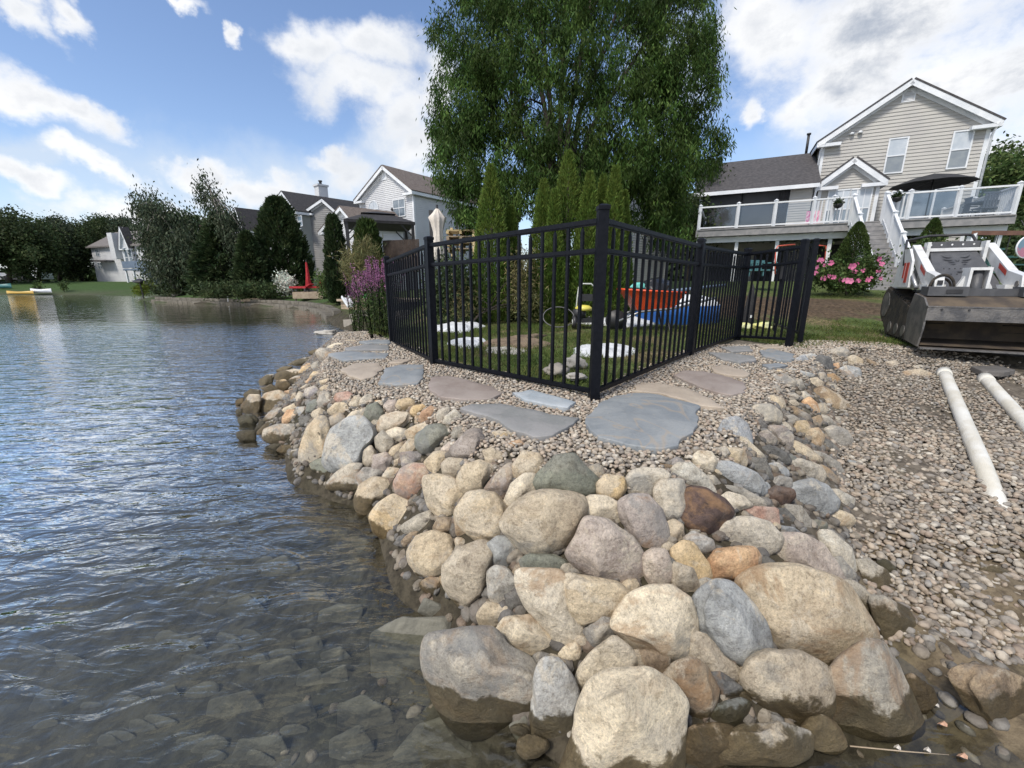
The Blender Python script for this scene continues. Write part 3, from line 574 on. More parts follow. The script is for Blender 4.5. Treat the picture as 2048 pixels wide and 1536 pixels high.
(1,'g',(735,1050,780,990,880,920,970,920,940,980,930,1090,800,1090,740,1080),'long wet grey stone lying low at the lake edge','the long wet stone'),
(1,'t',(360,340,400,290,500,270,560,280,600,290,560,320,470,340,390,370)),(1,'g',(270,340,320,310,370,305,350,370,280,400)),
(1,'g',(470,340,520,315,590,320,580,360,500,370)),(1,'y',(390,350,440,340,490,380,440,420,380,400)),(1,'t',(280,400,350,370,400,410,340,430)),
(1,'o',(440,420,510,400,520,430,470,460)),(1,'c',(380,280,430,250,500,250,440,290)),(1,'w',(440,250,520,205,600,185,640,195,580,225,500,255)),
(1,'t',(600,150,660,130,720,140,680,170,630,170)),(1,'c',(730,115,790,90,850,92,810,125,750,130)),(1,'t',(850,80,880,68,930,70,910,92)),
(1,'y',(530,300,570,250,640,240,650,270,600,290)),(1,'o',(540,260,600,230,650,225,640,250)),(1,'t',(540,400,590,370,640,380,600,400)),
(1,'c',(1060,490,1090,480,1120,495,1100,515)),(1,'o',(1060,480,1110,478,1115,500,1070,505)),(1,'n',(1330,590,1370,585,1370,640,1330,650)),
(1,'t',(1860,700,1910,690,1980,700,1960,750,1890,780)),(1,'o',(1950,770,2010,750,2045,780,1980,810)),
(1,'d',(1310,1150,1380,1130,1400,1180,1350,1210)),(1,'n',(1600,1270,1700,1300,1720,1400,1620,1400)),(1,'n',(1240,1440,1300,1380,1380,1370,1340,1430,1260,1480)),
(3,'t',(830,440,880,430,900,470,880,510,840,500)),(3,'g',(200,690,300,690,330,730,250,740)),
(0,'g',(1640,1130,1680,1115,1710,1150,1690,1175,1655,1165)),(0,'d',(1470,1108,1500,1100,1520,1130,1490,1150)),
(0,'t',(1345,1125,1385,1140,1400,1180,1370,1200,1345,1175)),(0,'d',(1400,1350,1440,1345,1490,1380,1450,1400)),
(0,'g',(1650,1300,1665,1330,1660,1400,1645,1370)),(0,'n',(880,1155,930,1150,960,1180,900,1190)),
(0,'g',(1175,1335,1215,1320,1250,1345,1200,1362)),(0,'d',(1010,1190,1045,1180,1050,1215,1020,1220)),
]
for r in RD: rock(*r[:3],label=r[3] if len(r)>3 else None,short=r[4] if len(r)>4 else None)
# further stones wedged into whatever gaps the traced ones leave on the slope
FILL=[('n',1416,1493,61,44,-11),('c',1647,1471,45,33,23),('s',1460,1427,38,28,-30),('b',1471,866,36,26,29),('t',1064,1493,31,22,4),('g',1097,1328,29,21,28),('t',1680,1042,28,20,1),('n',866,1174,25,18,17),('c',1141,1306,23,17,-33),('g',657,712,23,16,17),('s',646,932,22,16,8),('b',1416,1174,22,16,9),('p',1350,932,20,15,-16),('t',1262,1174,20,15,8),('g',1141,1141,20,14,18),('t',1493,1350,19,14,24),('n',1042,1141,19,14,-30),('g',1042,1460,19,13,15),('s',1636,1053,17,13,3),('b',1548,1097,17,13,17),('t',1163,1284,16,12,4),('g',1493,1394,16,12,25),('t',1339,1097,16,11,26),('n',1515,1174,15,11,22),('c',1053,1174,15,11,-19),('g',1394,1196,15,11,-8),('s',1581,921,15,11,29),('b',1526,976,15,11,5),('p',1163,1361,15,11,-23),('t',1603,1493,14,10,21),('g',734,800,14,10,-23),('t',1438,943,14,10,32),('n',1383,1306,14,10,11),('c',921,1086,13,10,31),('g',1163,1009,13,10,-13),('s',1075,965,13,9,27),('b',591,910,13,9,-14),('t',1548,1053,13,9,18),('g',635,734,12,9,30)]
for f_ in FILL: rock(0,f_[0],f_[1:],grow=1.1,lift=.1,sub=4)
# stones lying on the lake bed, seen through the water
SUBM=[(4,'n',(290,760,480,680,740,680,760,780,680,1100,400,1110,310,1000),'large square slab drowned left of the big squarish boulder'),
(4,'g',(0,640,100,600,250,600,230,700,80,800,-30,790),'flat rectangular slab drowned beyond the largest drowned slab'),
(4,'n',(370,1520,560,1300,700,1240,850,1380,960,1560,370,1600),'broad drowned slab at the bottom edge below the big squarish boulder'),
(4,'g',(100,1180,250,1120,400,1200,420,1300,260,1450,120,1420),'drowned grey slab left of the broad bottom slab'),
(4,'s',(0,880,120,840,180,900,150,980,30,980),None),(4,'n',(-120,1000,-20,960,60,1060,-40,1140,-140,1100),None),
(4,'n',(545,540,600,450,655,440,620,530,570,560),'pointed brown stone just breaking the water by the round wet footed boulder'),
(4,'n',(1080,1290,1180,1230,1220,1330,1240,1400,1140,1400),'brown drowned stone between the squarish boulder and the upright whitish stone'),
(4,'n',(600,560,700,600,730,680,640,680,560,640),None),
(1,'g',(820,1180,850,1130,930,1110,930,1200,850,1230),'rounded stone half drowned below the long wet stone'),
(0,'s',(520,1130,570,1110,600,1140,570,1170,530,1165),None),(0,'n',(430,1220,500,1190,540,1230,480,1260),None),(0,'g',(590,1285,640,1270,650,1310,600,1330),None),
(0,'n',(520,1330,580,1310,610,1350,560,1380,520,1370),None),(0,'g',(420,1400,500,1380,540,1430,470,1460,410,1440),None),(0,'n',(340,1290,400,1270,420,1310,360,1330),None),
(0,'g',(560,1420,620,1400,640,1450,590,1480),None),(0,'n',(480,1480,560,1470,580,1520,500,1550,460,1520),None),(0,'s',(600,1190,650,1180,660,1215,620,1230),None),
(0,'g',(300,1380,350,1370,370,1410,320,1430),None),(0,'n',(640,1350,690,1330,700,1380,660,1400),None),(0,'n',(350,1480,410,1465,430,1510,370,1530),None),
(0,'g',(660,1480,720,1450,750,1500,720,1550,660,1550),None),(0,'n',(700,1080,740,1075,760,1100,720,1110),None)]
for k,c_,p_,l_ in SUBM:
    up=p_[0] in (545,) or l_ and 'half drowned' in l_
    rock(k,c_,p_,label=l_,z=None if not up else .0,lift=.12 if not up else .3,flat=.45,cat='drowned stone',grow=1.0)
# scattered drowned stones on the bed, further out
for i in range(46):
    u=rng.uniform(60,900); v=rng.uniform(930,1530)
    if u>430+ (v-930)*.55: u-=350
    s=rng.uniform(14,38); rock(0,'nsgn'[i%4],(u,v,s,s*rng.uniform(.45,.7),rng.uniform(-30,30)),cat='drowned stone',lift=.1,flat=.5,sub=3)
# --- labels: each stone is named against the nearest boulder with a name of its own
LM=[r for r in ROCKS if r['short']]
def dirw(d):
    a=math.degrees(math.atan2(-d[1],d[0]))%360
    return ['right of','upper right of','above','upper left of','left of','lower left of','below','lower right of'][int((a+22.5)//45)%8]
keys={}
for r in ROCKS:
    if r['label']: continue
    L=min(LM,key=lambda q:np.hypot(*(q['c']-r['c']))-q['px']*.6); d=r['c']-L['c']
    size='small ' if r['r']<.06 else ('large ' if r['r']>.13 else '')
    shp='long' if r['asp']>2.1 else 'oval' if r['asp']>1.55 else 'rounded'
    kd='stone' if r['cat']=='boulder' else 'drowned stone'
    rel=dirw(d)
    r['key']=(size,CN[r['k']],shp,kd,rel,L['short']); keys.setdefault((r['k'],kd,rel,L['short']),[]).append((np.hypot(*d),r))
ORD=['','second ','third ','fourth ','fifth ','sixth ','seventh ','eighth ','ninth ','tenth ','eleventh ','twelfth ','thirteenth ','fourteenth ','fifteenth ']
for lst in keys.values():
    lst.sort(key=lambda a:a[0])
    for i,(d,r) in enumerate(lst):
        s,c_,sh,kd,rel,L=r['key']; r['label']=(('nearest ' if len(lst)>1 and i==0 else ORD[min(i,14)])+f"{s}{sh} {c_} {kd} {'just ' if d<r['px']*2.6 and i==0 else ''}{rel} {L}")
        if len(lst)==1: r['label']=f"{s}{sh} {c_} {kd} {rel} {L}"
    

for r in ROCKS:
    while len(r['label'].split())>16: r['label']=r['label'].replace('just ','',1) if 'just ' in r['label'] else ' '.join(w_ for i_,w_ in enumerate(r['label'].split()) if i_!=1)
    tag(r['o'],r['label'],'boulder' if r['px']>26 else 'stone','river stones piled along the bank' if r['cat']=='boulder' else 'stones lying drowned on the lake bed')
    r['o'].name='boulder' if r['cat']=='boulder' else 'drowned_stone'
# ------------------------------------------------------------------ gravel, flagstones, rubble
M_peb=mat('pebble',(.4,.38,.35),.75,vcol=True,col2=(.62,.60,.58),ns=35,bump=.3,bs=160,contrast=(.4,.7))
PAL=np.array([(.48,.42,.34),(.38,.335,.275),(.30,.265,.22),(.54,.48,.39),(.42,.335,.25),(.24,.22,.195),(.60,.56,.48),(.35,.27,.21),(.31,.30,.28),(.46,.38,.29),(.18,.16,.14),(.44,.36,.28)])
def pebbles(name,X,Y,Z,S,sub,label,cat,pal=PAL,flat=(.45,.8),mat_=None,tilt=.5,mul=1.0):
    V,F=ICO[sub]; n=len(X); k=len(V); out=np.zeros((n,k,3)); 
    A=rng.uniform(0,6.28,n); sc=np.stack([rng.uniform(.8,1.35,n),rng.uniform(.6,1.0,n),rng.uniform(*flat,n)],1)*S[:,None]
    base=V[None]*(1+rng.normal(0,.10,(n,k,1))*(1 if sub<3 else .35)); P=base*sc[:,None,:]
    tx=rng.normal(0,tilt,n); c,s=np.cos(tx)[:,None],np.sin(tx)[:,None]; y=P[...,1]*c-P[...,2]*s; z=P[...,1]*s+P[...,2]*c
    c,s=np.cos(A)[:,None],np.sin(A)[:,None]; x2=P[...,0]*c-y*s; y2=P[...,0]*s+y*c
    out[...,0]=x2+X[:,None]; out[...,1]=y2+Y[:,None]; out[...,2]=z+Z[:,None]
    cc=pal[rng.integers(0,len(pal),n)]*rng.uniform(.86,1.14,(n,1))*mul; cc=cc*.72+cc.mean(0)*.28; col=np.repeat(cc[:,None,:],k,1).reshape(-1,3)
    FF=(F[None]+ (np.arange(n)*k)[:,None,None]).reshape(-1,3)
    o=mk(name,out.reshape(-1,3),FF,mat_ or M_peb,None,True,np.clip(col,0,.85)); return tag(o,label,cat,kind='stuff')
def visible(X,Y,Z,m=60):
    dy_=Y*cP-(Z-CAMH)*sP; up=Y*sP+(Z-CAMH)*cP; dy_=np.maximum(dy_,.05); u=1024+FPX*X/dy_; v=768-FPX*up/dy_
    return (u>-m)&(u<2048+m)&(v<1536+m)&(Y*cP>.1)
def jgrid(x0,x1,y0,y1,st):
    a,b=np.meshgrid(np.arange(x0,x1,st),np.arange(y0,y1,st)); a=a.ravel()+rng.uniform(-.5,.5,a.size)*st; b=b.ravel()+rng.uniform(-.5,.5,b.size)*st; return a,b
def path_gravel(st,y0,y1,sub,lay):
    Xs,Ys=jgrid(-3.6,5.2,y0,y1,st); d=sdist(Xs,Ys,LAND); f=sdist(Xs,Ys,FENCE_IN)
    ok=(d<.10)&(f>-.10+rng.uniform(-.1,.05,len(Xs)))&(Ys<8.4)&~((Xs>3.5)&(d<-.95+.1*rng.normal(size=len(Xs))))&~((Xs>2.2)&(Ys>5.6)&(d<-.7))
    Xs,Ys=Xs[ok],Ys[ok]; Zs=hgt(Xs,Ys)+lay; k=visible(Xs,Ys,Zs); return Xs[k],Ys[k],Zs[k],sub
for i,(st,y0,y1,sub,lay) in enumerate(((.021,1.3,3.4,2,.004),(.030,1.3,3.4,2,.018),(.026,3.4,5.2,1,.006),(.034,3.4,5.2,1,.018),(.04,5.2,8.4,1,.010))):
    Xs,Ys,Zs,sub=path_gravel(st,y0,y1,sub,lay)
    pebbles('pebble_gravel',Xs,Ys,Zs,rng.uniform(.45,.72,len(Xs))*max(st,.025)*.74,sub,'beige and grey river pebbles spread around the flagstones and fence foot','gravel')
def beach_gravel(st,y0,y1,sub,lay,mul,smin,smax):
    Xs,Ys=jgrid(1.2,8.5,y0,y1,st); d=sdist(Xs,Ys,LAND); z=hgt(Xs,Ys)
    nzz=np.array([mnoise.noise(Vector((a*1.3,b*1.3,4))) for a,b in zip(Xs,Ys)])
    base=np.minimum(.17*(Ys-1.42),.62)
    ok=(z-base<.05)&(.17*(Ys-1.42)>.0+.06*nzz)&(nzz<.26+.1*rng.normal(size=len(Xs)))&(Ys<5.25+.3*nzz-.12*np.clip(Xs-4,0,3))&(d>-.35)
    Xs,Ys,z=Xs[ok],Ys[ok],z[ok]+lay; k=visible(Xs,Ys,z); Xs,Ys,z=Xs[k],Ys[k],z[k]
    pebbles('beach_gravel',Xs,Ys,z,rng.uniform(smin,smax,len(Xs)),sub,'grey brown pebbles covering the sloping beach under the white pipes','gravel',mul=mul)
beach_gravel(.024,1.2,3.2,2,.004,.84,.009,.018); beach_gravel(.055,1.2,3.2,2,.016,.92,.012,.027)
beach_gravel(.027,3.2,5.4,1,.006,.78,.010,.018); beach_gravel(.08,3.2,5.4,1,.02,.8,.016,.024)
# rubble filling the slope between and under the boulders
def rubble(st,sub,smin,smax,lay,label):
    Xs,Ys=jgrid(-4.4,5.0,.6,9.0,st); d=sdist(Xs,Ys,LAND); z=hgt(Xs,Ys); base=np.where(Xs>1.3,np.minimum(.17*(Ys-1.42),.62),-.2)
    ok=(d>.0)&(d<1.15)&((z-base)>-.0)&(z>.04)&((Xs<1.3)|(z-base>.01))
    Xs,Ys,z=Xs[ok],Ys[ok],z[ok]; k=visible(Xs,Ys,z); Xs,Ys,z=Xs[k],Ys[k],z[k]
    pebbles('river_rubble',Xs,Ys,z+lay,rng.uniform(smin,smax,len(Xs)),sub,label,'rubble',flat=(.6,.9),tilt=.8,mul=.66,  # stone colours darkened so the gaps between boulders read as shaded
       pal=np.array([(.40,.34,.26),(.30,.28,.25),(.20,.20,.20),(.46,.41,.33),(.30,.22,.16),(.36,.36,.35),(.25,.22,.19)]),mat_=M_rub)
M_rub=mat('rubble_stone',(.4,.38,.35),.8,vcol=True,col2=(.55,.52,.48),ns=18,bump=.8,bs=60,contrast=(.35,.7))
rubble(.095,3,.032,.055,-.03,'cobbles wedged in the gaps under the traced boulders of the bank')
rubble(.05,2,.014,.030,.0,'small stones and grit lodged between the bank boulders')
# small stones along the far part of the bank and on the wet margins
XS,YS=jgrid(-.9,3.6,.6,1.7,.07); zz=hgt(XS,YS); k=(zz<.09)&(zz>-.3)&(rng.uniform(size=len(XS))<.5)&(YS<1.5)&visible(XS,YS,zz)
pebbles('drowned_pebbles',XS[k],YS[k],zz[k],rng.uniform(.01,.03,k.sum()),2,'brown silt covered pebbles lying under shallow water','pebbles',mul=.55)
# flagstones ---------------------------------------------------------
def flag_mat(name,a,b,vein=None,rough=.6):
    m=bpy.data.materials.new(name); m.use_nodes=True; t=NT(m.node_tree); t.n.clear()
    oc=t('ShaderNodeTexCoord').outputs['Object']; n1=t.noise(oc,2.2,6,.6,.8); n2=t.noise(oc,22,6,.7); n3=t.noise(oc,1.1,3,.5,1.2)
    c=t.mix(t.ss(n1,.36,.64),a,b); c=t.mix(t.m('MULTIPLY',t.ss(n2,.52,.75),.35),c,(.45,.42,.38))
    if vein:
        d=t.m('ABSOLUTE',t.m('SUBTRACT',n3,.5)); c=t.mix(t.m('MULTIPLY',t.ss(d,.012,.001),.35),c,vein)
    ly=t('ShaderNodeMath',{0:t.m('MULTIPLY',n1,9)},operation='FLOOR').outputs[0]
    h=t.m('ADD',t.m('MULTIPLY',ly,.10),t.m('MULTIPLY',n2,.12))
    bp=t('ShaderNodeBump',{'Strength':.8,'Distance':.03,'Height':h}).outputs[0]; c=t.mix(t.m('MULTIPLY',t.ss(t.noise(oc,45,6,.8),.5,.66),.4),c,t.mix(1.0,c,(.6,.58,.55),'MULTIPLY'))
    p=t('ShaderNodeBsdfPrincipled',{'Base Color':c,'Roughness':rough,'Normal':bp}); t('ShaderNodeOutputMaterial',{0:p.outputs[0]}); return m
FM={'b':flag_mat('blue_flagstone',(.19,.21,.225),(.27,.285,.29),(.40,.30,.19)),'g':flag_mat('grey_flagstone',(.20,.205,.20),(.27,.265,.26)),
 't':flag_mat('tan_flagstone',(.34,.285,.225),(.42,.355,.28)),'v':flag_mat('purple_flagstone',(.24,.195,.17),(.31,.265,.235)),'l':flag_mat('light_blue_flagstone',(.30,.34,.37),(.40,.43,.45)),'d':flag_mat('dark_flagstone',(.10,.095,.09),(.15,.14,.13))}
FL=[(2,'b',(915,485,1010,370,1120,310,1250,290,1420,300,1560,340,1700,375,1690,470,1640,560,1540,640,1440,670,1270,655,1130,620,1020,590,940,520),'very large blue flagstone with a rusty vein in front of the corner post'),
(2,'g',(60,390,150,370,330,365,560,400,700,440,880,460,790,530,700,580,560,590,420,540,340,480,180,430),'long grey green flagstone left of the very large blue one'),
(2,'l',(430,290,560,270,700,310,860,355,800,395,640,370,520,340),'narrow pale blue flagstone just left of the corner post'),
(2,'t',(1255,235,1400,220,1580,250,1720,300,1860,395,1715,378,1560,330,1420,292,1260,282),'tan flagstone tucked behind the very large blue one'),
(3,'v',(-10,262,60,237,180,240,330,280,410,312,410,360,330,380,220,360,100,312),'purple grey flagstone right of the tan one'),
(3,'t',(210,218,290,203,380,228,450,258,400,272,300,262,230,245),'small tan flagstone beyond the purple grey one'),
(3,'g',(200,130,330,133,460,152,480,175,380,190,270,168),'grey flagstone below the middle of the right fence'),
(3,'b',(500,122,560,108,700,140,690,178,600,175,510,150),'blue grey flagstone in front of the gate'),
(3,'b',(510,202,600,192,660,206,560,225),'sliver of blue flagstone below the one at the gate'),
(3,'g',(270,97,430,92,460,118,330,128),'grey flagstone nearest the second right hand post'),
(3,'t',(470,87,600,90,640,105,520,106),'far thin tan flagstone at the gate opening'),
(1,'v',(1425,350,1450,320,1560,310,1700,340,1860,390,1930,430,1850,465,1640,470,1510,455,1430,400),'purple brown flagstone below the left fence post'),
(1,'b',(1085,360,1130,260,1230,235,1390,235,1380,330,1340,370,1200,370),'square blue flagstone left of the purple brown one'),
(1,'t',(820,270,920,225,1090,222,1110,270,1060,310,970,340,880,305),'tan grey flagstone near the left rim of the path'),
(1,'b',(740,160,850,142,1150,157,1130,190,980,197,850,207,790,190),'wide pale blue flagstone further up the left path'),
(1,'t',(1150,222,1220,197,1300,202,1240,225),'small tan flagstone beside the square blue one'),
(1,'g',(850,122,1000,97,1150,102,1150,132,950,138,860,135),'grey flagstone beyond the wide pale blue one'),
(1,'b',(950,77,1080,62,1160,67,1160,88,1000,92),'farthest blue flagstone at the left end of the fence'),
(3,'d',(1740,212,1880,205,2000,232,1930,248,1800,240),'dark flat slab lying behind the second white pipe')]
for k,c_,pts,lab in FL:
    ox,oy,s=K[k]; P=[(pts[i]/s+ox,pts[i+1]/s+oy) for i in range(0,len(pts),2)]
    cu=sum(p[0] for p in P)/len(P); cv=sum(p[1] for p in P)/len(P)
    hp=hit(cu,cv); z=hp[2]+.042; W=[at_z(u,v,z) for u,v in P]
    # subdivide the outline so the broken edge is irregular
    Q=[]
    for i in range(len(W)):
        a,b=W[i],W[(i+1)%len(W)]; L=np.linalg.norm(b-a); m=max(2,int(L/.045))
        for j in range(m):
            p=a+(b-a)*j/m; q=p+np.array([mnoise.noise(Vector((p[0]*9,p[1]*9,1))),mnoise.noise(Vector((p[0]*9,p[1]*9,7))),0])*.022+np.array([mnoise.noise(Vector((p[0]*31,p[1]*31,1))),mnoise.noise(Vector((p[0]*31,p[1]*31,7))),0])*.014; Q.append(q)
    c0=np.mean(Q,0); n=len(Q); rings=[(1.0,-.05),(1.0,-.006),(.996,-.001),(.985,0),(.7,.003),(.35,-.001)]
    V=[]; F=[]
    for kx,h in rings:
        for q in Q: V.append((c0[0]+(q[0]-c0[0])*kx,c0[1]+(q[1]-c0[1])*kx,z+h+(.004*mnoise.noise(Vector((q[0]*5*kx,q[1]*5,2))) if h>-.03 else 0)))
    V.append(tuple(c0))
    for r_ in range(len(rings)-1):
        for i in range(n): F.append((r_*n+i,r_*n+(i+1)%n,(r_+1)*n+(i+1)%n,(r_+1)*n+i))
    for i in range(n): F.append(((len(rings)-1)*n+i,(len(rings)-1)*n+(i+1)%n,len(V)-1))
    F=[f[::-1] for f in F]
    o=mk('flagstone',V,F,FM[c_],None,True,origin=c0); tag(o,lab,'flagstone','flagstones laid in the gravel path')
# ------------------------------------------------------------------ black metal fence
HF=1.285
posts=[np.array([p[0],p[1],0]) for p in FP]
for p,(u,v,t) in zip(posts,((785,692,6.3),(869,733,4.4),(1188,790,3.15),(1379,716,4.78),(1473,681,6.15),(1578,688,5.45))): p[2]=at_t(u,v,t)[2]
def unit(v): return v/np.linalg.norm(v)
froot=empty('metal_fence',(posts[2][0],posts[2][1],posts[2][2]),'black metal picket fence bending round the grass at its tall corner post','fence')
def post(root,p,h=HF,w=.068,e=None):
    e=e if e is not None else np.array([1,0,0.]); a=math.atan2(e[1],e[0]); ca,sa=math.cos(a),math.sin(a)
    T=lambda x,y,z:(p[0]+x*ca-y*sa,p[1]+x*sa+y*ca,p[2]+z)
    m=MB(T); m.box(-w/2,w/2,-w/2,w/2,-.12,h); o=m.build('post',M_fence,root)
    b=MB(T); k=w/2+.005; b.add([(-k,-k,h-.012),(k,-k,h-.012),(k,k,h-.012),(-k,k,h-.012),(-k,-k,h+.012),(k,-k,h+.012),(k,k,h+.012),(-k,k,h+.012),(-k*.5,-k*.5,h+.024),(k*.5,-k*.5,h+.024),(k*.5,k*.5,h+.024),(-k*.5,k*.5,h+.024)],
      [(0,3,2,1),(0,1,5,4),(1,2,6,5),(2,3,7,6),(3,0,4,7),(4,5,9,8),(5,6,10,9),(6,7,11,10),(7,4,8,11),(8,9,10,11)]); c=b.build('post_cap',M_fence,o)
def panel(root,a,b,n,h=HF,mid=1.04,top=1.225,bot=.07,pw=.0205,off=.034,spikes=True):
    e=unit(b-a); L=np.linalg.norm(b-a); A=a+e*off; B=b-e*off
    nrm=np.array([-e[1],e[0],0.]); nrm=unit(nrm)
    def P(s,z): q=A+(B-A)*s; return np.array([q[0],q[1],q[2]+z])
    for nm,z,hh,ww in (('top_rail',top,.03,.036),('middle_rail',mid,.026,.034),('bottom_rail',bot,.026,.034)):
        m=MB(); m.beam(P(0,z),P(1,z),ww,hh); m.beam(P(0,z-hh/2-.005),P(1,z-hh/2-.005),ww*.55,.01); m.build(nm,M_fence,root)
    for i in range(n):
        s=(i+1)/(n+1); tall=(i%2==1) or not spikes; zt=top-.015 if tall else mid+.125
        m=MB(); q0=P(s,bot+.0); q1=P(s,zt); k=pw/2
        vs=[q0+e*i_*k+nrm*j*k for i_,j in ((-1,-1),(1,-1),(1,1),(-1,1))]+[q1+e*i_*k+nrm*j*k for i_,j in ((-1,-1),(1,-1),(1,1),(-1,1))]
        if tall: m.add(vs,[(0,3,2,1),(4,5,6,7),(0,1,5,4),(1,2,6,5),(2,3,7,6),(3,0,4,7)])
        else: m.add(vs+[q1+np.array([0,0,.045])],[(0,3,2,1),(0,1,5,4),(1,2,6,5),(2,3,7,6),(3,0,4,7),(4,5,8),(5,6,8),(6,7,8),(7,4,8)])
        m.build('picket',M_fence,root)
for i,p in enumerate(posts): post(froot,p,h=HF+(.015 if i==2 else 0),e=unit(posts[min(i+1,5)]-posts[max(i-1,0)])*1.0 if i not in (2,) else np.array([1,.05,0]))
for a,b,n in ((0,1,16),(1,2,15),(2,3,15),(3,4,15)): panel(froot,posts[a],posts[b],n)
panel(froot,posts[4],posts[5],7)
# open gate leaf behind, and the short run returning from it
gp=at_t(1600,676,5.75); ge=at_t(1548,655,7.0); ge[2]=gp[2]
groot=empty('fence_gate',tuple(gp),'black metal gate leaf standing open behind the end post of the fence','gate')
post(groot,gp,w=.06,e=unit(ge-gp)); 
panel(groot,gp,ge,8,top=1.24,mid=1.06)
post(groot,ge,h=1.25,w=.04,e=unit(ge-gp))
m=MB(); m.box(*(ge[0]-.05,ge[0]+.01),*(ge[1]-.06,ge[1]-.02),ge[2]+.8,ge[2]+1.0); m.build('latch',M_dark,groot)
# ------------------------------------------------------------------ white pipes
M_pvc=mat('white_pvc_pipe',(.70,.69,.64),.45,(.58,.55,.47),ns=5,bump=.25,bs=30)
def pipe(pts,lab,r=.052):
    W=[]
    for u,v in pts:
        h=hit(u,v); W.append(np.array([h[0],h[1],gz(h[0],h[1])+.035]))
    W[-1][2]-=.10
    W2=[]; 
    for i in range(len(W)-1):
        for j in range(6): s=j/6; q=W[i]*(1-s)+W[i+1]*s; W2.append(q)
    W2.append(W[-1])
    root=empty('drain_pipe',tuple(W2[0]),lab,'pipe','white drain pipes on the gravel beach')
    MB().tube(W2,r,20).build('pipe_wall',M_pvc,root,True)
    d=unit(W2[0]-W2[1]); m=MB(); m.tube([W2[0]-d*.10,W2[0]-d*.09,W2[0]+d*.015,W2[0]+d*.02,W2[0]-d*.01],[r+.002,r+.009,r+.009,r-.006,r-.010],20); m.build('socket',M_pvc,root,True)
pipe([(1886,752),(1925,850),(1962,940),(2018,1040)],'white plastic drain pipe lying on the gravel, the left one of two')
pipe([(1968,764),(2010,812),(2062,872),(2130,950)],'white plastic drain pipe cut off by the right edge of the photo')
# ------------------------------------------------------------------ vegetation
def leaf_mat(name,a,b,tr=.25,rough=.55):
    m=bpy.data.materials.new(name); m.use_nodes=True; t=NT(m.node_tree); t.n.clear()
    oc=t('ShaderNodeTexCoord').outputs['Object']; at=t('ShaderNodeAttribute',attribute_name='Col').outputs[0]
    c=t.mix(t.ss(t.noise(oc,1.3,4),.35,.65),a,b); c=t.mix(1.0,c,at,'MULTIPLY')
    p=t('ShaderNodeBsdfPrincipled',{'Base Color':c,'Roughness':rough,'Specular IOR Level':.12}); tl=t('ShaderNodeBsdfTranslucent',{0:c})
    t('ShaderNodeOutputMaterial',{0:t('ShaderNodeMixShader',{0:tr,1:p.outputs[0],2:tl.outputs[0]}).outputs[0]}); return m
L_willow=leaf_mat('willow_leaves',(.036,.076,.017),(.062,.108,.026),.35)
L_arb=leaf_mat('arborvitae_leaves',(.085,.150,.028),(.12,.175,.038),.2)
L_dark=leaf_mat('dark_leaves',(.038,.062,.026),(.060,.085,.034),.25)
L_birch=leaf_mat('birch_leaves',(.040,.060,.035),(.065,.085,.050),.25)
L_con=leaf_mat('conifer_needles',(.024,.044,.018),(.042,.064,.025),.1)
L_spr=leaf_mat('spruce_needles',(.035,.065,.018),(.055,.085,.025),.1)
L_lime=leaf_mat('lime_leaves',(.14,.19,.03),(.10,.15,.03),.3)
L_shrub=leaf_mat('shrub_leaves',(.045,.080,.025),(.075,.11,.035),.25)
L_grassy=leaf_mat('straw_leaves',(.16,.15,.07),(.11,.12,.05),.25)
L_green=leaf_mat('grass_blades',(.085,.135,.035),(.13,.16,.05),.35)
L_pur=leaf_mat('purple_flowers',(.33,.15,.28),(.42,.22,.36),.3); L_pink=leaf_mat('pink_petals',(.62,.14,.30),(.72,.25,.42),.3); L_wht=leaf_mat('white_flowers',(.55,.58,.52),(.45,.5,.42),.2)
def rnd_dirs(n): v=rng.normal(size=(n,3)); return v/np.linalg.norm(v,axis=1)[:,None]
def leafmesh(name,P,Dr,ln,wd,m,parent=None,fold=True,label=None,origin=None,var=.35,cl=None):
    """one diamond leaf per point: P base points, Dr unit directions"""
    n=len(P); s=np.cross(Dr,rnd_dirs(n)); s/=np.linalg.norm(s,axis=1)[:,None]+1e-9
    l=ln*rng.uniform(.7,1.3,n)[:,None]; w=wd*rng.uniform(.7,1.3,n)[:,None]
    a=P; b=P+Dr*l*.45+s*w*.5; c=P+Dr*l; d=P+Dr*l*.45-s*w*.5
    V=np.stack([a,b,c,d],1).reshape(-1,3); F=np.arange(4*n).reshape(-1,4)
    k=np.repeat(rng.uniform(1-var,1+var,(n,1))*(1 if cl is None else cl[:,None]),3,1); k[:,0]*=rng.uniform(.9,1.2,n)
    return mk(name,V,F,m,parent,False,np.repeat(k,4,0),origin=origin)
def inblobs(bl,t,dr,n,shell=0.0):
    """random points in soft ellipsoids given by their picture extent at distance t; dr=depth radius"""
    A=np.array([b[2]*b[3] for b in bl],float)**.8; A/=A.sum(); out=[]
    ch=rng.choice(len(bl),n,p=A); q=rnd_dirs(n)*(rng.uniform(shell,1,n)**(1/2.6))[:,None]
    for i in range(n):
        u,v,ru,rv=bl[ch[i]][:4]; uu=u+q[i,0]*ru; vv=v+q[i,1]*rv; tt=t+q[i,2]*dr*min(1,ru/max(1,max(b[2] for b in bl))+.3)
        out.append(at_t(uu,vv,tt))
    return np.array(out)
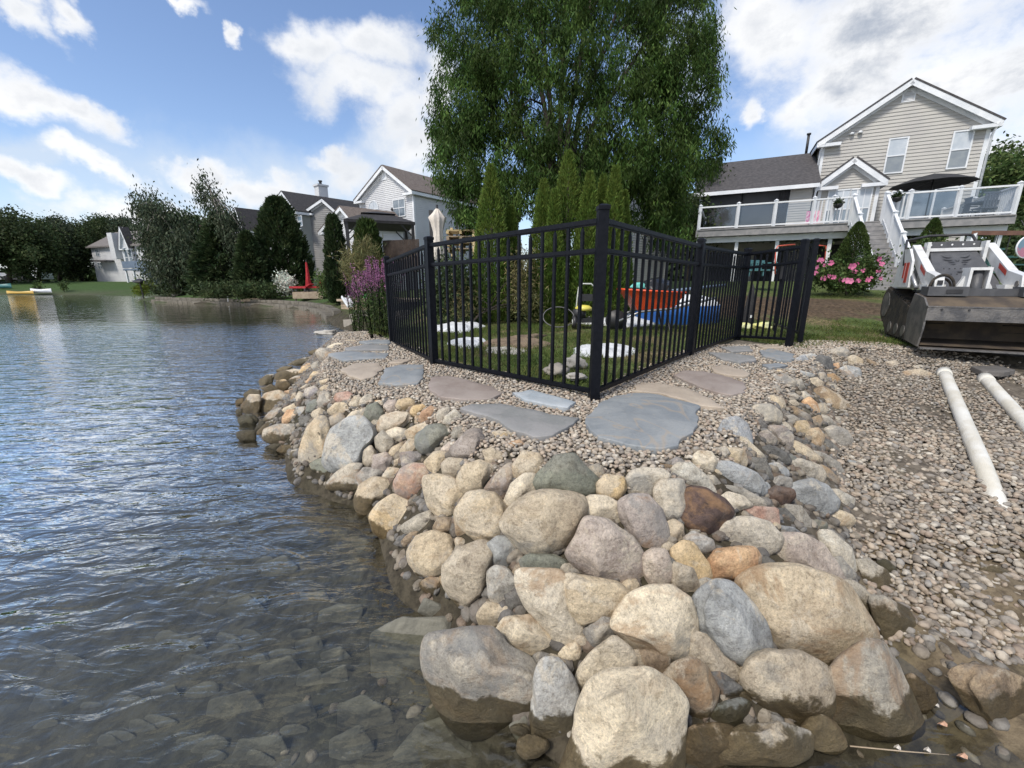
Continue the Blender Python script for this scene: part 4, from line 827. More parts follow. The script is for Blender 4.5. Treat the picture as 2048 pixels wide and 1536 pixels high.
def tree(name,label,bl,t,dr,clumps,per,ln,wd,m,trunk=None,droop=.6,spread=.4,sv_=1.0,cat='tree',group=None,base=None,r0=.12,limbs=6,bark=None,out=0.0,shell=.25):
    ctr=np.mean([at_t(b[0],b[1],t) for b in bl],0)
    if base is None:
        bp=max(bl,key=lambda b:b[1]+b[3]); base=at_t(bp[0],bp[1]+bp[3],t)
    else: base=at_t(base[0],base[1],t)
    base=np.array([base[0],base[1],gz(base[0],base[1])])
    root=empty(name,tuple(base),label,cat,group)
    Cn=inblobs(bl,t,dr,clumps,shell)
    k=np.repeat(np.arange(clumps),per); n=len(k)
    sc=rng.uniform(.5,1.4,clumps)[k][:,None]
    off=rng.normal(size=(n,3))*spread*sc*np.array([1,1,sv_])
    P=Cn[k]+off; 
    D_=rnd_dirs(n)+np.array([0,0,-droop*1.6]); od=(P-ctr); od/=np.linalg.norm(od,axis=1)[:,None]+1e-6; D_+=od*out; D_/=np.linalg.norm(D_,axis=1)[:,None]
    ok=P[:,2]>base[2]+.02
    leafmesh('crown',P[ok],D_[ok],ln,wd,m,root,cl=rng.uniform(.6,1.45,clumps)[k][ok])
    mb=MB(); T=[np.array(p) for p in trunk] if trunk else [base-np.array([0,0,.15]),base*.6+ctr*.4,ctr*.7+base*.3+np.array([.1,0,0])]
    mb.tube(T,[r0*(1-.6*i/(len(T)-1)) for i in range(len(T))],8)
    for i in range(limbs):
        s=rng.uniform(.35,1); a=T[-2]*(1-s)+T[-1]*s; q=Cn[rng.integers(clumps)]; mid=(a+q)/2+np.array([0,0,.12*np.linalg.norm(q-a)])
        mb.tube([a,mid,q],[r0*.4,r0*.22,r0*.06],6)
    mb.build('trunk',bark or M_bark,root,True)
    return root
def cone_tree(name,label,u,vt,vb,w,t,n,ln,wd,m,cat='tree',group=None,pw=.75,up=.8,lump=.10,flare=.18,r0=.05):
    top=at_t(u,vt,t); bot=at_t(u,vb,t); g=gz(top[0],top[1]); base=np.array([bot[0],bot[1],g]); Hh=top[2]-g; Rr=w/2/FPX*t
    root=empty(name,(base[0],base[1],g),label,cat,group)
    s=rng.uniform(0,1,n)**1.25; a=rng.uniform(0,2*math.pi,n)
    prof=np.minimum((1-s)**pw*1.12,1)*np.clip(.72+s/flare*.28,0,1)
    ph=rng.uniform(0,6.28,4); lumps=1+lump*(np.sin(a*5+s*9+ph[0])+np.sin(a*9-s*21+ph[1])*.8+np.sin(a*3+s*33+ph[2])*.7)
    rr=Rr*prof*lumps*rng.uniform(.60,1.0,n)**.5
    P=np.stack([base[0]+rr*np.cos(a),base[1]+rr*np.sin(a),g+s*Hh],1)
    D_=np.stack([np.cos(a),np.sin(a),np.full(n,up*2)],1)+rng.normal(0,.45,(n,3)); D_/=np.linalg.norm(D_,axis=1)[:,None]
    leafmesh('crown',P,D_,ln,wd,m,root)
    mb=MB(); mb.tube([base-np.array([0,0,.1]),base+np.array([0,0,Hh*.5]),base+np.array([0,0,Hh*.93])],[r0,r0*.7,r0*.2],8)
    for i in range(26):
        z=g+rng.uniform(.08,.8)*Hh; b=rng.uniform(0,6.28); q=Rr*(1-(z-g)/Hh)*.7; mb.tube([(base[0],base[1],z),(base[0]+q*math.cos(b),base[1]+q*math.sin(b),z+.25*q)],[r0*.3,r0*.1],5)
    mb.build('trunk',M_bark,root,True); return root
def shrub(name,label,bl,t,dr,n,ln,wd,m,droop=-.3,cat='shrub',group=None,clumps=None,spread=.16):
    c=clumps or max(12,n//60); return tree(name,label,bl,t,dr,c,max(4,n//c),ln,wd,m,droop=droop,spread=spread,cat=cat,group=group,r0=.03,limbs=8,shell=0.2)
# the big willow behind the fence: many stems, hanging strands
WT=12.0
WB=[(1150,-60,250,120),(960,60,90,110),(1350,60,85,120),(1150,80,230,130),(930,200,70,90),(1380,150,60,80),(1150,200,240,120),(915,300,52,80),(1020,300,140,100),(1280,290,130,100),(1405,275,48,60),(960,390,65,60),(1110,380,130,50),(1280,380,100,60),(1335,420,42,60),(1150,330,160,90),(1340,330,70,70)]
def willow():
    base=at_t(1112,640,WT); g=gz(base[0],base[1]); base[2]=g
    root=empty('willow_tree',tuple(base),'very tall leafy willow with many dark stems towering behind the fence','tree')
    nC=1600; Cn=inblobs(WB,WT,2.5,nC,.45); per=125; k=np.repeat(np.arange(nC),per); n=len(k)
    # each clump is a hanging spray
    ln_=rng.uniform(.20,.75,nC); s=rng.uniform(0,1,n); lean=rng.normal(0,.28,(nC,2))
    P=Cn[k].copy(); P[:,2]-=s*ln_[k]*.8; P[:,:2]+=lean[k]*s[:,None]*ln_[k][:,None]; P+=rng.normal(0,.125,(n,3))*(1.5-s[:,None])
    D_=rnd_dirs(n)*.75+np.array([0,0,-1.0]); D_/=np.linalg.norm(D_,axis=1)[:,None]
    leafmesh('crown',P,D_,.135,.033,L_willow,root,var=.4,cl=rng.uniform(.5,1.6,nC)[k])
    mb=MB(); fork=base+np.array([0,0,1.6]); mb.tube([base-np.array([0,0,.2]),base+np.array([.02,0,.8]),fork],[.28,.22,.18],12)
    for u,v,tt in ((1020,-120,11.5),(1060,-150,12.5),(1140,-160,12),(1210,-140,11.4),(1290,-120,12.6),(1390,-60,12.2),(960,120,11.8),(1330,180,12.8),(1010,200,13)):
        q=at_t(u,v,tt); m1=fork+(q-fork)*.35+np.array([-(q[0]-fork[0])*.12,0,.5]); m2=fork+(q-fork)*.7+np.array([-(q[0]-fork[0])*.06,0,.3]); mb.tube([fork-np.array([0,0,.3]),m1,m2,q],[.11,.07,.04,.015],8)
        for j in range(9):
            a=m1+(m2-m1)*rng.uniform(0,1.6); c=Cn[np.argsort(np.linalg.norm(Cn-a,axis=1))[rng.integers(4,60)]]; mb.tube([a,(a+c)/2+np.array([0,0,.25]),c],[.035,.02,.008],5)
    mb.build('trunk',M_bark,root,True)
willow()
# row of arborvitae
for u,vt,w_,t,lab in ((985,352,80,8.9,'slim arborvitae at the left end of the row behind the fence'),(1022,425,50,9.3,'shorter arborvitae second from the left in the row behind the fence'),
    (1083,378,60,9.0,'arborvitae right of the gap in the row behind the fence'),(1104,396,46,8.6,'narrow low arborvitae crowded left of the tallest arborvitae'),(1128,330,92,9.1,'tallest broad arborvitae left of the corner post'),
    (1168,365,62,8.8,'arborvitae seen immediately left of the fence corner post'),(1193,370,46,9.2,'arborvitae seen right behind the fence corner post'),(1215,355,60,8.9,'arborvitae rising just right of the fence corner post'),(1234,398,44,9.3,'short arborvitae at the right end of the row')):
    cone_tree('arborvitae',lab,u,vt,645,w_*1.12,t,15000,.085,.024,L_arb,group='arborvitae in a row behind the fence',pw=.70,lump=.085)
# dwarf spruces by the stairs
for u,vt,vb,w_,t,lab in ((1700,449,545,78,13.2,'dense dwarf conical spruce left of the white deck stairs'),(1849,441,535,66,14.5,'dense dwarf conical spruce right of the white deck stairs')):
    cone_tree('dwarf_spruce',lab,u,vt,vb,w_,t,14000,.06,.03,L_spr,group='dwarf conical spruces beside the deck stairs',pw=.62,lump=.03,flare=.3)
# lakeside conifers and birches on the left
cone_tree('conifer',"broad dark conifer in front of the grey house",575,407,580,90,31,14000,.34,.14,L_con,pw=.42,up=.5,lump=.12,r0=.2,group='lakeside conifers')
cone_tree('conifer',"dark narrow juniper in front of the white gabled wing",677,438,560,44,21,6000,.22,.08,L_con,pw=.40,up=.8,lump=.10,r0=.1,group='lakeside conifers')
cone_tree('conifer',"bright green bushy conifer in front of the gazebo",741,447,560,64,17,7000,.20,.07,L_spr,pw=.35,up=1.0,lump=.10,r0=.1,group='lakeside conifers')
cone_tree('conifer',"wide blue green spruce behind the leaning birch",455,438,592,120,31,13000,.34,.14,L_con,pw=.85,up=.1,lump=.14,r0=.2,group='lakeside conifers')
cone_tree('conifer',"small dark spruce left of the broad dark conifer",510,470,592,60,29,6000,.3,.12,L_con,pw=.6,up=.3,lump=.14,r0=.2,group='lakeside conifers')
M_birchb=mat('pale_bark',(.30,.28,.25),.8,(.20,.18,.16),ns=6)
tb=lambda *pts:[at_t(u,v,t) for u,v,t in pts]
tree('weeping_birch','dark weeping birch with drooping sprays on the far lake shore',[(285,410,26,20),(315,430,36,24),(300,465,30,28),(350,465,34,30),(322,520,34,42),(356,530,34,46),(378,510,18,46)],34,2.6,230,55,.27,.10,L_birch,trunk=tb((350,592,34),(338,520,34),(318,450,34),(300,405,34)),droop=.8,spread=.38,sv_=1.5,r0=.2,limbs=14,bark=M_birchb)
tree('leaning_birch','thin tall birch leaning far left with drooping sprays by the shore',[(402,368,10,18),(418,395,16,20),(432,425,20,22),(450,450,26,24),(468,480,30,30),(482,520,30,40),(490,560,26,30)],30,1.3,190,46,.22,.085,L_birch,trunk=tb((498,592,30),(488,540,30),(470,480,30),(440,420,30),(412,365,30)),droop=.9,spread=.28,sv_=1.6,r0=.13,limbs=12,bark=M_birchb)
tree('weeping_tree','dark drooping tree between the weeping birch and the leaning birch',[(372,455,22,24),(398,500,24,40),(385,545,30,40),(425,545,34,40)],36,2.5,150,60,.36,.15,L_con,droop=.7,spread=.45,r0=.15)
# tree belt far left and behind
for i,(bl,t,lab) in enumerate(([[(18,474,52,54),(55,505,36,50),(-20,484,46,54)],62,'big round dark tree at the far left edge of the lake'],
    [[(75,478,32,36),(98,505,26,38)],66,'dark tree second from the left edge across the lake'],[[(118,468,20,28),(132,500,18,30)],72,'thin leafed grey tree across the lake with sky showing through'],
    [[(163,486,22,28),(150,522,20,28)],74,'round tree directly left of the far white house'],[[(205,470,36,30)],80,'wide tree behind the roof of the far white house'],[[(250,470,26,30),(262,500,24,40)],78,'tree right behind the chimney of the far white house'],
    [[(325,460,26,22),(335,490,30,30)],62,'small crowned tree behind the weeping birch'],[[(408,475,28,25)],60,'green tree behind the red brown roof'],
    [[(-70,480,60,60),(-140,490,60,60)],60,'dark tree just outside the left edge'])):
    tree('broadleaf_tree',lab,bl,t,5,190,130,.36,.22,(L_dark,L_dark,L_birch)[i%3],droop=.1,spread=.62,r0=.3,base=(bl[0][0],560),group='trees across the lake')
tree('broadleaf_tree','leafy tree filling the gap between willow and the big beige house',[(1370,420,34,40),(1385,460,26,36),(1350,450,26,36),(1420,340,24,16)],24,2,160,70,.22,.10,L_dark,droop=.3,spread=.4,r0=.15,base=(1375,560))
tree('broadleaf_tree','green tree right behind the big beige house at the right edge',[(2020,350,50,46),(1995,400,36,40),(2060,420,60,80),(2010,450,40,50)],34,4,260,70,.36,.17,L_shrub,droop=.2,spread=.6,r0=.25,base=(2040,560))
tree('broadleaf_tree','dark tree behind the swing set under the right end of the deck',[(2050,500,60,60),(2110,480,60,80)],30,3,150,70,.3,.16,L_dark,droop=.2,spread=.6,r0=.25,base=(2050,570))
# shrubs along the left shore
shrub('shrub','round dark green shrub right of the red umbrella',[(668,562,38,34),(700,575,30,28),(656,572,14,20)],22.8,1.0,4200,.14,.07,L_shrub)
shrub('shrub','bush with white flower heads left of the red umbrella',[(568,568,17,17)],27,.7,1300,.17,.07,L_wht)
shrub('shrub','leafy bush at the foot of the white flowering bush',[(562,576,22,14),(545,580,16,10),(590,574,14,10)],27.6,.7,1800,.13,.06,L_shrub)
shrub('shrub','low dark hedge under the leaning birch',[(480,580,45,14),(530,578,30,16),(430,580,40,14)],27,1.0,4200,.2,.09,L_dark)
shrub('shrub','yellow green bush around the dark lamp post on the far shore',[(284,578,14,14),(296,572,16,12),(280,586,14,7)],37,.8,1400,.2,.10,L_lime)
shrub('shrub','small green bush on the far bank beside the yellow green bush',[(368,582,14,11)],34.5,.7,700,.2,.1,L_shrub)
shrub('shrub','dark mounded bushes below the blue grey deck',[(335,582,30,12),(400,580,30,14)],34,1,2000,.22,.1,L_dark)
shrub('shrub','small round bush on the far lawn, left one',[(77,574,9,10)],50,.6,300,.22,.12,L_shrub,group='small round bushes on the far lawn')
shrub('shrub','small round bush on the far lawn, right one',[(128,572,9,10)],50,.6,300,.22,.12,L_shrub,group='small round bushes on the far lawn')
shrub('ornamental_grass','tan green feathery grass clump behind the purple flowers',[(715,525,28,32),(735,505,18,18),(705,545,20,20)],12.5,.6,3000,.20,.02,L_grassy,cat='ornamental grass')
shrub('shrub','dark leafy bush behind the left fence panel',[(905,560,34,40),(880,590,26,40),(930,600,24,36)],8.6,.5,4200,.08,.045,L_dark)
shrub('shrub','yellow green weedy growth at the foot of the arborvitae gap',[(1045,560,26,50),(925,610,26,30),(1052,610,24,24)],8.2,.4,2600,.10,.02,L_grassy)
def spikes(name,label,u0,u1,vb,t,n,h0,h1,cat='flowering plant'):
    b=at_t((u0+u1)/2,vb,t); root=empty(name,(b[0],b[1],gz(b[0],b[1])),label,cat); mb=MB(); FP_=[];FD=[];LP=[];LD=[]
    for i in range(n):
        u=rng.uniform(u0,u1); tt=t+rng.uniform(-.5,.5); p=at_t(u,vb,tt); p[2]=gz(p[0],p[1]); h=rng.uniform(h0,h1); q=p+np.array([rng.normal(0,.12),rng.normal(0,.1),h])
        mb.tube([p,(p+q)/2+np.array([rng.normal(0,.03),0,0]),q],[.006,.005,.003],4,False)
        for s in rng.uniform(.72,1,60): FP_.append(p+(q-p)*s+rng.normal(0,.014,3)); FD.append(rnd_dirs(1)[0])
        for s in rng.uniform(.05,.72,34): LP.append(p+(q-p)*s); d=rnd_dirs(1)[0]; d[2]=abs(d[2])*.8+.3; LD.append(unit(d))
    mb.build('stem',L_shrub,root); leafmesh('flowers',np.array(FP_),np.array(FD),.026,.014,L_pur,root); leafmesh('foliage',np.array(LP),np.array(LD),.11,.016,L_shrub,root)
spikes('flowering_plant','tall purple flower spikes left of the end of the fence',740,785,668,7.2,46,.9,1.32)
spikes('flowering_plant','lower clump of purple flower spikes beside the tan feathery grass',708,745,655,10.5,34,1.0,1.5)
# hibiscus by the stairs
hb=shrub('hibiscus_bush','leafy bush covered with big pink flowers in front of the left dwarf spruce',[(1655,545,26,22),(1740,540,22,32),(1700,560,50,14),(1640,555,20,14)],12.2,.6,4200,.09,.055,L_shrub,cat='flowering bush')
def petals(P,r,m,parent,name='flower'):
    V=[];F=[]
    for p in P:
        nrm=unit(np.array([-.5+rng.normal(0,.4),-1,.25+rng.normal(0,.4)])); a=unit(np.cross(nrm,[0,0,1])); b=np.cross(nrm,a); rr=r*rng.uniform(.7,1.2)
        for k in range(5):
            th=k*1.2566+rng.uniform(0,1); c0,c1,c2=th-.55,th,th+.55; i=len(V)
            V+= [p]+[p+(a*math.cos(c)+b*math.sin(c))*rr*q+nrm*.35*rr*q for c,q in ((c0,.8),(c1,1.),(c2,.8))]; F.append((i,i+1,i+2,i+3))
    return mk(name,V,F,m,parent,False,np.ones((len(V),3)))
PP=[(1640,520),(1652,530),(1665,527),(1700,535),(1715,528),(1705,545),(1760,518),(1757,545),(1655,552),(1668,555),(1688,560),(1715,562),(1735,562),(1680,562),(1632,545),(1742,556),(1765,556),(1630,536),(1648,560),(1700,563),(1725,540),(1762,530)]
for u,v in PP: petals([at_t(u+rng.normal(0,2),v+rng.normal(0,2),11.6+rng.uniform(-.2,.2))],.085,L_pink,hb)
hb2=shrub('hibiscus_bush','pink flowering bush showing behind the loader under the right dwarf spruce',[(1860,505,22,14),(1840,515,18,12)],11.5,.4,1200,.09,.05,L_shrub,cat='flowering bush')
for u,v in ((1848,497),(1855,502),(1862,496),(1872,500),(1835,508)): petals([at_t(u,v,11.0)],.08,L_pink,hb2)
# grass blades in the yard and weeds
def blades(n,x0,x1,y0,y1,name,label,m,hmin,hmax,cond):
    X=rng.uniform(x0,x1,n); Y=rng.uniform(y0,y1,n); nv=np.array([mnoise.noise(Vector((a*1.1,b*1.1,2)))+.4*mnoise.noise(Vector((a*4,b*4,2))) for a,b in zip(X,Y)])
    ok=cond(X,Y,nv); X,Y=X[ok],Y[ok]; Z=hgt(X,Y); k=visible(X,Y,Z); X,Y,Z=X[k],Y[k],Z[k]
    P=np.stack([X,Y,Z],1); D_=rnd_dirs(len(P))*.75+np.array([0,0,1.0]); D_/=np.linalg.norm(D_,axis=1)[:,None]
    s=Y/5; h=rng.uniform(hmin,hmax,len(P)); o=leafmesh(name,P,D_*h[:,None]/.05,.05,.007,m,None,origin=(0,0,0)); tag(o,label,'grass',kind='stuff')
infence=lambda X,Y:(sdist(X,Y,FENCE_IN)<-.05)
blades(90000,-2.6,5.5,3.0,8.2,'lawn_grass','short patchy lawn grass inside the fence',L_green,.03,.075,lambda X,Y,nv:infence(X,Y)&(nv<.12+rng.normal(0,.12,len(X))))
blades(60000,-3,12,6.0,13,'lawn_grass','thin worn grass in the back yard around the gate and loader',L_green,.04,.09,lambda X,Y,nv:(sdist(X,Y,LAND)<-.5)&(nv<.0+rng.normal(0,.15,len(X)))&(infence(X,Y)|(X>3.9))&(np.hypot((X-6.5)/4.5,(Y-10.6)/2.4)>.8))
blades(26000,3.6,9.5,4.6,8.5,'lawn_grass','yellowing grass tufts between gate, gravel and loader',L_green,.03,.07,lambda X,Y,nv:(sdist(X,Y,LAND)<-.30)&(nv<.1+rng.normal(0,.2,len(X)))&~infence(X,Y)&(X+.2*Y>4.5))
blades(22000,-2.6,5.5,3.0,9,'dry_grass','dry straw coloured grass patches on the worn lawn',L_grassy,.03,.06,lambda X,Y,nv:infence(X,Y)&(nv>.02))
# ------------------------------------------------------------------ houses
class Fr:
    """a wall plane: a runs left to right along it, b out towards the viewer, z up"""
    def __init__(s,L,Rr,h):
        A=at_z(L[0],L[1],CAMH+h); B=at_z(Rr[0],Rr[1],CAMH+h); s.O=A[:2]; d=B[:2]-A[:2]; s.w=float(np.linalg.norm(d)); s.e=d/s.w; s.n=np.array([s.e[1],-s.e[0]])
        if s.n@s.O>0: s.n=-s.n
        s.ze=CAMH+h
    def W(s,a,b,z): q=s.O+s.e*a+s.n*b; return (q[0],q[1],z)
    def inv(s,u,v,b=0):
        d=ray(u,v); t=((s.O@s.n)+b)/(d[:2]@s.n); P=d*t; return float((P[:2]-s.O)@s.e), float(P[2]+CAMH)
    def side(s,a0,sign=1):
        f=Fr.__new__(Fr); q=s.O+s.e*a0; f.O=q; f.e=-s.n if sign>0 else s.n; f.n=s.e*sign; f.w=0; f.ze=s.ze; return f
def siding(T,poly,step=.125,b=0.0,lap=.03):
    zs=[p[1] for p in poly]; z=min(zs); top=max(zs); m=MB(T)
    def rg_(z):
        X=[]
        for i in range(len(poly)):
            (x0,z0),(x1,z1)=poly[i],poly[(i+1)%len(poly)]
            if (z0-z)*(z1-z)<=0 and z0!=z1: X.append(x0+(x1-x0)*(z-z0)/(z1-z0))
            elif z0==z1==z: X+=[x0,x1]
        return (min(X),max(X)) if X else None
    while z<top-1e-4:
        z1=min(z+step,top); r0=rg_(z+1e-5); r1=rg_(z1-1e-5)
        if r0 and r1: m.add([(r0[0],b+lap,z),(r0[1],b+lap,z),(r1[1],b+.002,z1),(r1[0],b+.002,z1),(r0[0],b,z),(r0[1],b,z)],[(0,1,2,3),(4,5,1,0)])
        z=z1
    return m
def window(root,T,a0,a1,z0,z1,b,sashes=2,cols=1,glass=None,glass2=None,fw=.06,arch=False):
    m=MB(T); y0,y1=b+.02,b+.055
    if arch:
        n=14; ac=(a0+a1)/2; r=(a1-a0)/2; zc=z1-r
        O=[(a0,z0),(a1,z0)]+[(ac+r*math.cos(math.pi*i/n),zc+r*math.sin(math.pi*i/n)) for i in range(n+1)]
        I=[(a0+fw,z0+fw),(a1-fw,z0+fw)]+[(ac+(r-fw)*math.cos(math.pi*i/n),zc+(r-fw)*math.sin(math.pi*i/n)) for i in range(n+1)]
        V=[(p[0],y1,p[1]) for p in O]+[(p[0],y1,p[1]) for p in I]+[(p[0],y0,p[1]) for p in O]; k=len(O)
        m.add(V,[(i,(i+1)%k,k+(i+1)%k,k+i) for i in range(k)]+[(i,2*k+i,2*k+(i+1)%k,(i+1)%k) for i in range(k)])
        m.box(a0+fw,a1-fw,y0,y1-.004,zc-.025,zc+.025); m.box(ac-.015,ac+.015,y0,y1-.008,z0+fw,z1-fw); f=m.build('window',M_white,root)
        g=MB(T); g.add([(p[0],b+.024,p[1]) for p in I],[tuple(range(len(I)))]); g.build('pane',glass or M_glass,f); return f
    m.box(a0,a0+fw,y0,y1,z0,z1); m.box(a1-fw,a1,y0,y1,z0,z1); m.box(a0+fw,a1-fw,y0,y1,z0,z0+fw); m.box(a0+fw,a1-fw,y0,y1,z1-fw,z1)
    zm=(z0+z1)/2
    if sashes==2: m.box(a0+fw,a1-fw,y0,y1-.004,zm-.025,zm+.025)
    for c in range(1,cols): x=a0+(a1-a0)*c/cols; m.box(x-.02,x+.02,y0,y1-.008,z0+fw,z1-fw)
    f=m.build('window',M_white,root)
    for zz0,zz1,gm in (((z0+fw,zm-.025,glass or M_glass),(zm+.025,z1-fw,glass2 or glass or M_glass)) if sashes==2 else ((z0+fw,z1-fw,glass or M_glass),)):
        g=MB(T); g.add([(a0+fw,b+.026,zz0),(a1-fw,b+.026,zz0),(a1-fw,b+.026,zz1),(a0+fw,b+.026,zz1)],[(0,1,2,3)]); g.build('pane',gm,f)
    return f
def gable(root,f,aL,aR,zE,ap,zP,zB,length,b=0.0,wall=M_side_w,roof=M_roofg,ov=.35,oe=.30,step=.125,corner=True,returns=True,wallname='wall',sidewall=True,trimw=.22):
    """a gable-fronted volume: front wall at b, running back by length"""
    T=f.W
    siding(T,[(aL,zB),(aR,zB),(aR,zE),(ap,zP),(aL,zE)],step,b).build(wallname,wall,root)
    if sidewall:
        sr=f.side(aR,1); sl=f.side(aL,-1)
        siding(lambda a,bb,z:sr.W(a-b,bb,z),[(0,zB),(length,zB),(length,zE),(0,zE)],step).build(wallname,wall,root)
        siding(lambda a,bb,z:sl.W(b-a,bb,z),[(0,zB),(length,zB),(length,zE),(0,zE)],step).build(wallname,wall,root)
        m=MB(T); m.add([(aL,b-length,zB),(aR,b-length,zB),(aR,b-length,zE),(ap,b-length,zP),(aL,b-length,zE)],[(0,1,2,3,4)]); m.build(wallname,wall,root)
    def slope(a0,z0,a1,z1):      # eave (a0,z0) up to ridge (a1,z1)
        d=np.array([a0-a1,z0-z1]); L=np.linalg.norm(d); d/=L; e0=np.array([a0,z0])+d*oe; nrm=np.array([-d[1],d[0]]); nrm*= 1 if nrm[1]>0 else -1
        P=[e0,np.array([a1,z1])]; r=MB(T)
        q=[(p[0]+nrm[0]*h,p[1]+nrm[1]*h) for h in (.06,.13) for p in P]
        v=[(x,y,z) for y in (b+ov+.03,b-length-ov) for x,z in q]
        r.add(v,[(0,1,3,2),(4,6,7,5),(2,3,7,6),(0,4,5,1),(0,2,6,4),(1,5,7,3)]); return r,e0,nrm,d
    rm=MB(T); tr=MB(T)
    for a0 in (aL,aR):
        r,e0,nrm,d=slope(a0,zE,ap,zP); k=len(rm.V); rm.V+=r.V; rm.F+=[tuple(i+k for i in x) for x in r.F]
        # rake board and frieze
        P0=e0; P1=np.array([ap,zP]); 
        for y0,y1,h0,h1 in ((b+ov-.03,b+ov+.01,-trimw+.055,.058),(b+.02,b+.05,-trimw-.03,-trimw*.2)):
            q=[(p[0]+nrm[0]*h,p[1]+nrm[1]*h) for p,h in ((P0,h0),(P1,h0),(P1,h1),(P0,h1))]
            if y0<b+.1: 
                s_=P0-d*(oe+.02); q=[(p[0]+nrm[0]*h,p[1]+nrm[1]*h) for p,h in ((s_,h0),(P1,h0),(P1,h1),(s_,h1))]
            tr.add([(x,y,z) for y in (y0,y1) for x,z in q],[(0,1,2,3),(4,7,6,5),(0,4,5,1),(1,5,6,2),(2,6,7,3),(3,7,4,0)])
        # soffit
        q0=(P0[0]+nrm[0]*-.02,P0[1]+nrm[1]*-.02); q1=(P1[0]+nrm[0]*-.02,P1[1]+nrm[1]*-.02)
        tr.add([(q0[0],b+.05,q0[1]),(q1[0],b+.05,q1[1]),(q1[0],b+ov-.03,q1[1]),(q0[0],b+ov-.03,q0[1])],[(0,1,2,3)])
        # eave fascia running back
        tr.box(min(P0[0],P0[0]+d[0]*.03),max(P0[0],P0[0]+d[0]*.03)+.002,b-length-ov,b+ov,P0[1]-.16,P0[1]+.05)
        if returns:
            s=1 if a0==aL else -1; x0,x1=sorted((P0[0],a0+s*.75)); tr.box(x0,x1,b+.052,b+ov,P0[1]-.17,P0[1]-.02)
        if corner:
            s=1 if a0==aL else -1; x0,x1=sorted((a0-s*.02,a0+s*.13)); tr.box(x0,x1,b-.13,b+.03,zB,zE-.05)
    rf=rm.build('roof',roof,root); tr.build('trim',M_white,root); return rf
def k5(x,y): return (x/3.066+1380,y/3.066+130)
def k7(x,y): return (x/3.84+440,y/3.84+300)
def k8(x,y): return (x/4.267,y/4.267+350)
def ext(f,p0,p1,b=0):
    a0,z0=f.inv(*p0,b); a1,z1=f.inv(*p1,b); return min(a0,a1),max(a0,a1),min(z0,z1),max(z0,z1)
# ---- the big beige house on the right
HR=Fr((1646,283),(1985,242),7.1)
aP,zP=HR.inv(*k5(1372,78),.35)
root=empty('beige_house',HR.W(HR.w/2,0,1.3),'big two storey beige house with white trimmed gable above the white railed deck','house')
gable(root,HR,0,HR.w,HR.ze,HR.w*.5 if False else aP,zP-.1,1.2,9,roof=M_roofg,wall=M_side_t,step=.16)
for p,q in (((1195,455),(1318,660)),((1585,410),(1715,630))):
    a0,z1=HR.inv(*k5((p[0]+q[0])/2-52,p[1])); a1,_=HR.inv(*k5((p[0]+q[0])/2+68,p[1])); _,z0=HR.inv(*k5(q[0],q[1])); a0,_=HR.inv(*k5(p[0]+5,(p[1]+q[1])/2)); a1,_=HR.inv(*k5(q[0]+3,(p[1]+q[1])/2))
    window(root,HR.W,a0,a1,z0,z1,.015,glass=mat('window_screen',(.20,.23,.26),.4,(.25,.28,.30),ns=3),glass2=M_blind)
a0,a1,z0,z1=ext(HR,k5(1310,142),k5(1375,222)); m=MB(HR.W)
m.box(a0,a1,.02,.05,z0,z0+.05); m.box(a0,a1,.02,.05,z1-.05,z1); m.box(a0,a0+.05,.02,.05,z0+.05,z1-.05); m.box(a1-.05,a1,.02,.05,z0+.05,z1-.05)
for i in range(9): zz=z0+.07+(z1-z0-.14)*i/9; m.add([(a0+.05,.045,zz),(a1-.05,.045,zz),(a1-.05,.022,zz+(z1-z0)/13),(a0+.05,.022,zz+(z1-z0)/13)],[(0,1,2,3)])
m.build('gable_vent',M_white,root)
for x,y in ((990,424),(1041,415)):
    a,z=HR.inv(*k5(x,y)); q=HR.W(a,.10,z); m=MB(); m.lathe(q,[(.10,-.05),(.10,.02),(.02,.07)],10); m.build('wall_vent',M_white,root,True)
a0,a1,z0,z1=ext(HR,k5(1240,770),k5(1650,745)); DZ=CAMH+2.33
m=MB(HR.W); m.box(a0,a1,.02,.06,DZ+2.02,DZ+2.1); 
for k in range(4): x=a0+(a1-a0)*k/3; m.box(x-.04,x+.04,.02,.06,DZ,DZ+2.02)
sdr=m.build('sliding_door',M_white,root); m=MB(HR.W); m.add([(a0,.03,DZ),(a1,.03,DZ),(a1,.03,DZ+2.02),(a0,.03,DZ+2.02)],[(0,1,2,3)]); m.build('pane',M_glass,sdr)
# bump-out with its own small gable
B1=1.5; a0,_=HR.inv(*k5(795,735),B1); a1,_=HR.inv(*k5(1172,700),B1); ap,zp=HR.inv(*k5(1012,560),B1+.3); _,ze=HR.inv(*k5(1180,695),B1+.2)
gable(root,HR,a0,a1,ze,(a0+a1)/2,zp-.1,DZ-.2,B1-.05,b=B1,roof=M_roofg,wall=M_side_t,step=.118,ov=.3,oe=.25,wallname='bay_wall')
for p,q in (((848,770),(962,930)),((983,760),(1093,920))):
    w0,w1,z0,z1=ext(HR,k5(*p),k5(*q),B1); window(root,HR.W,w0,w1,DZ+.25,z1,B1+.015,cols=3,glass=M_glass,glass2=M_blind)
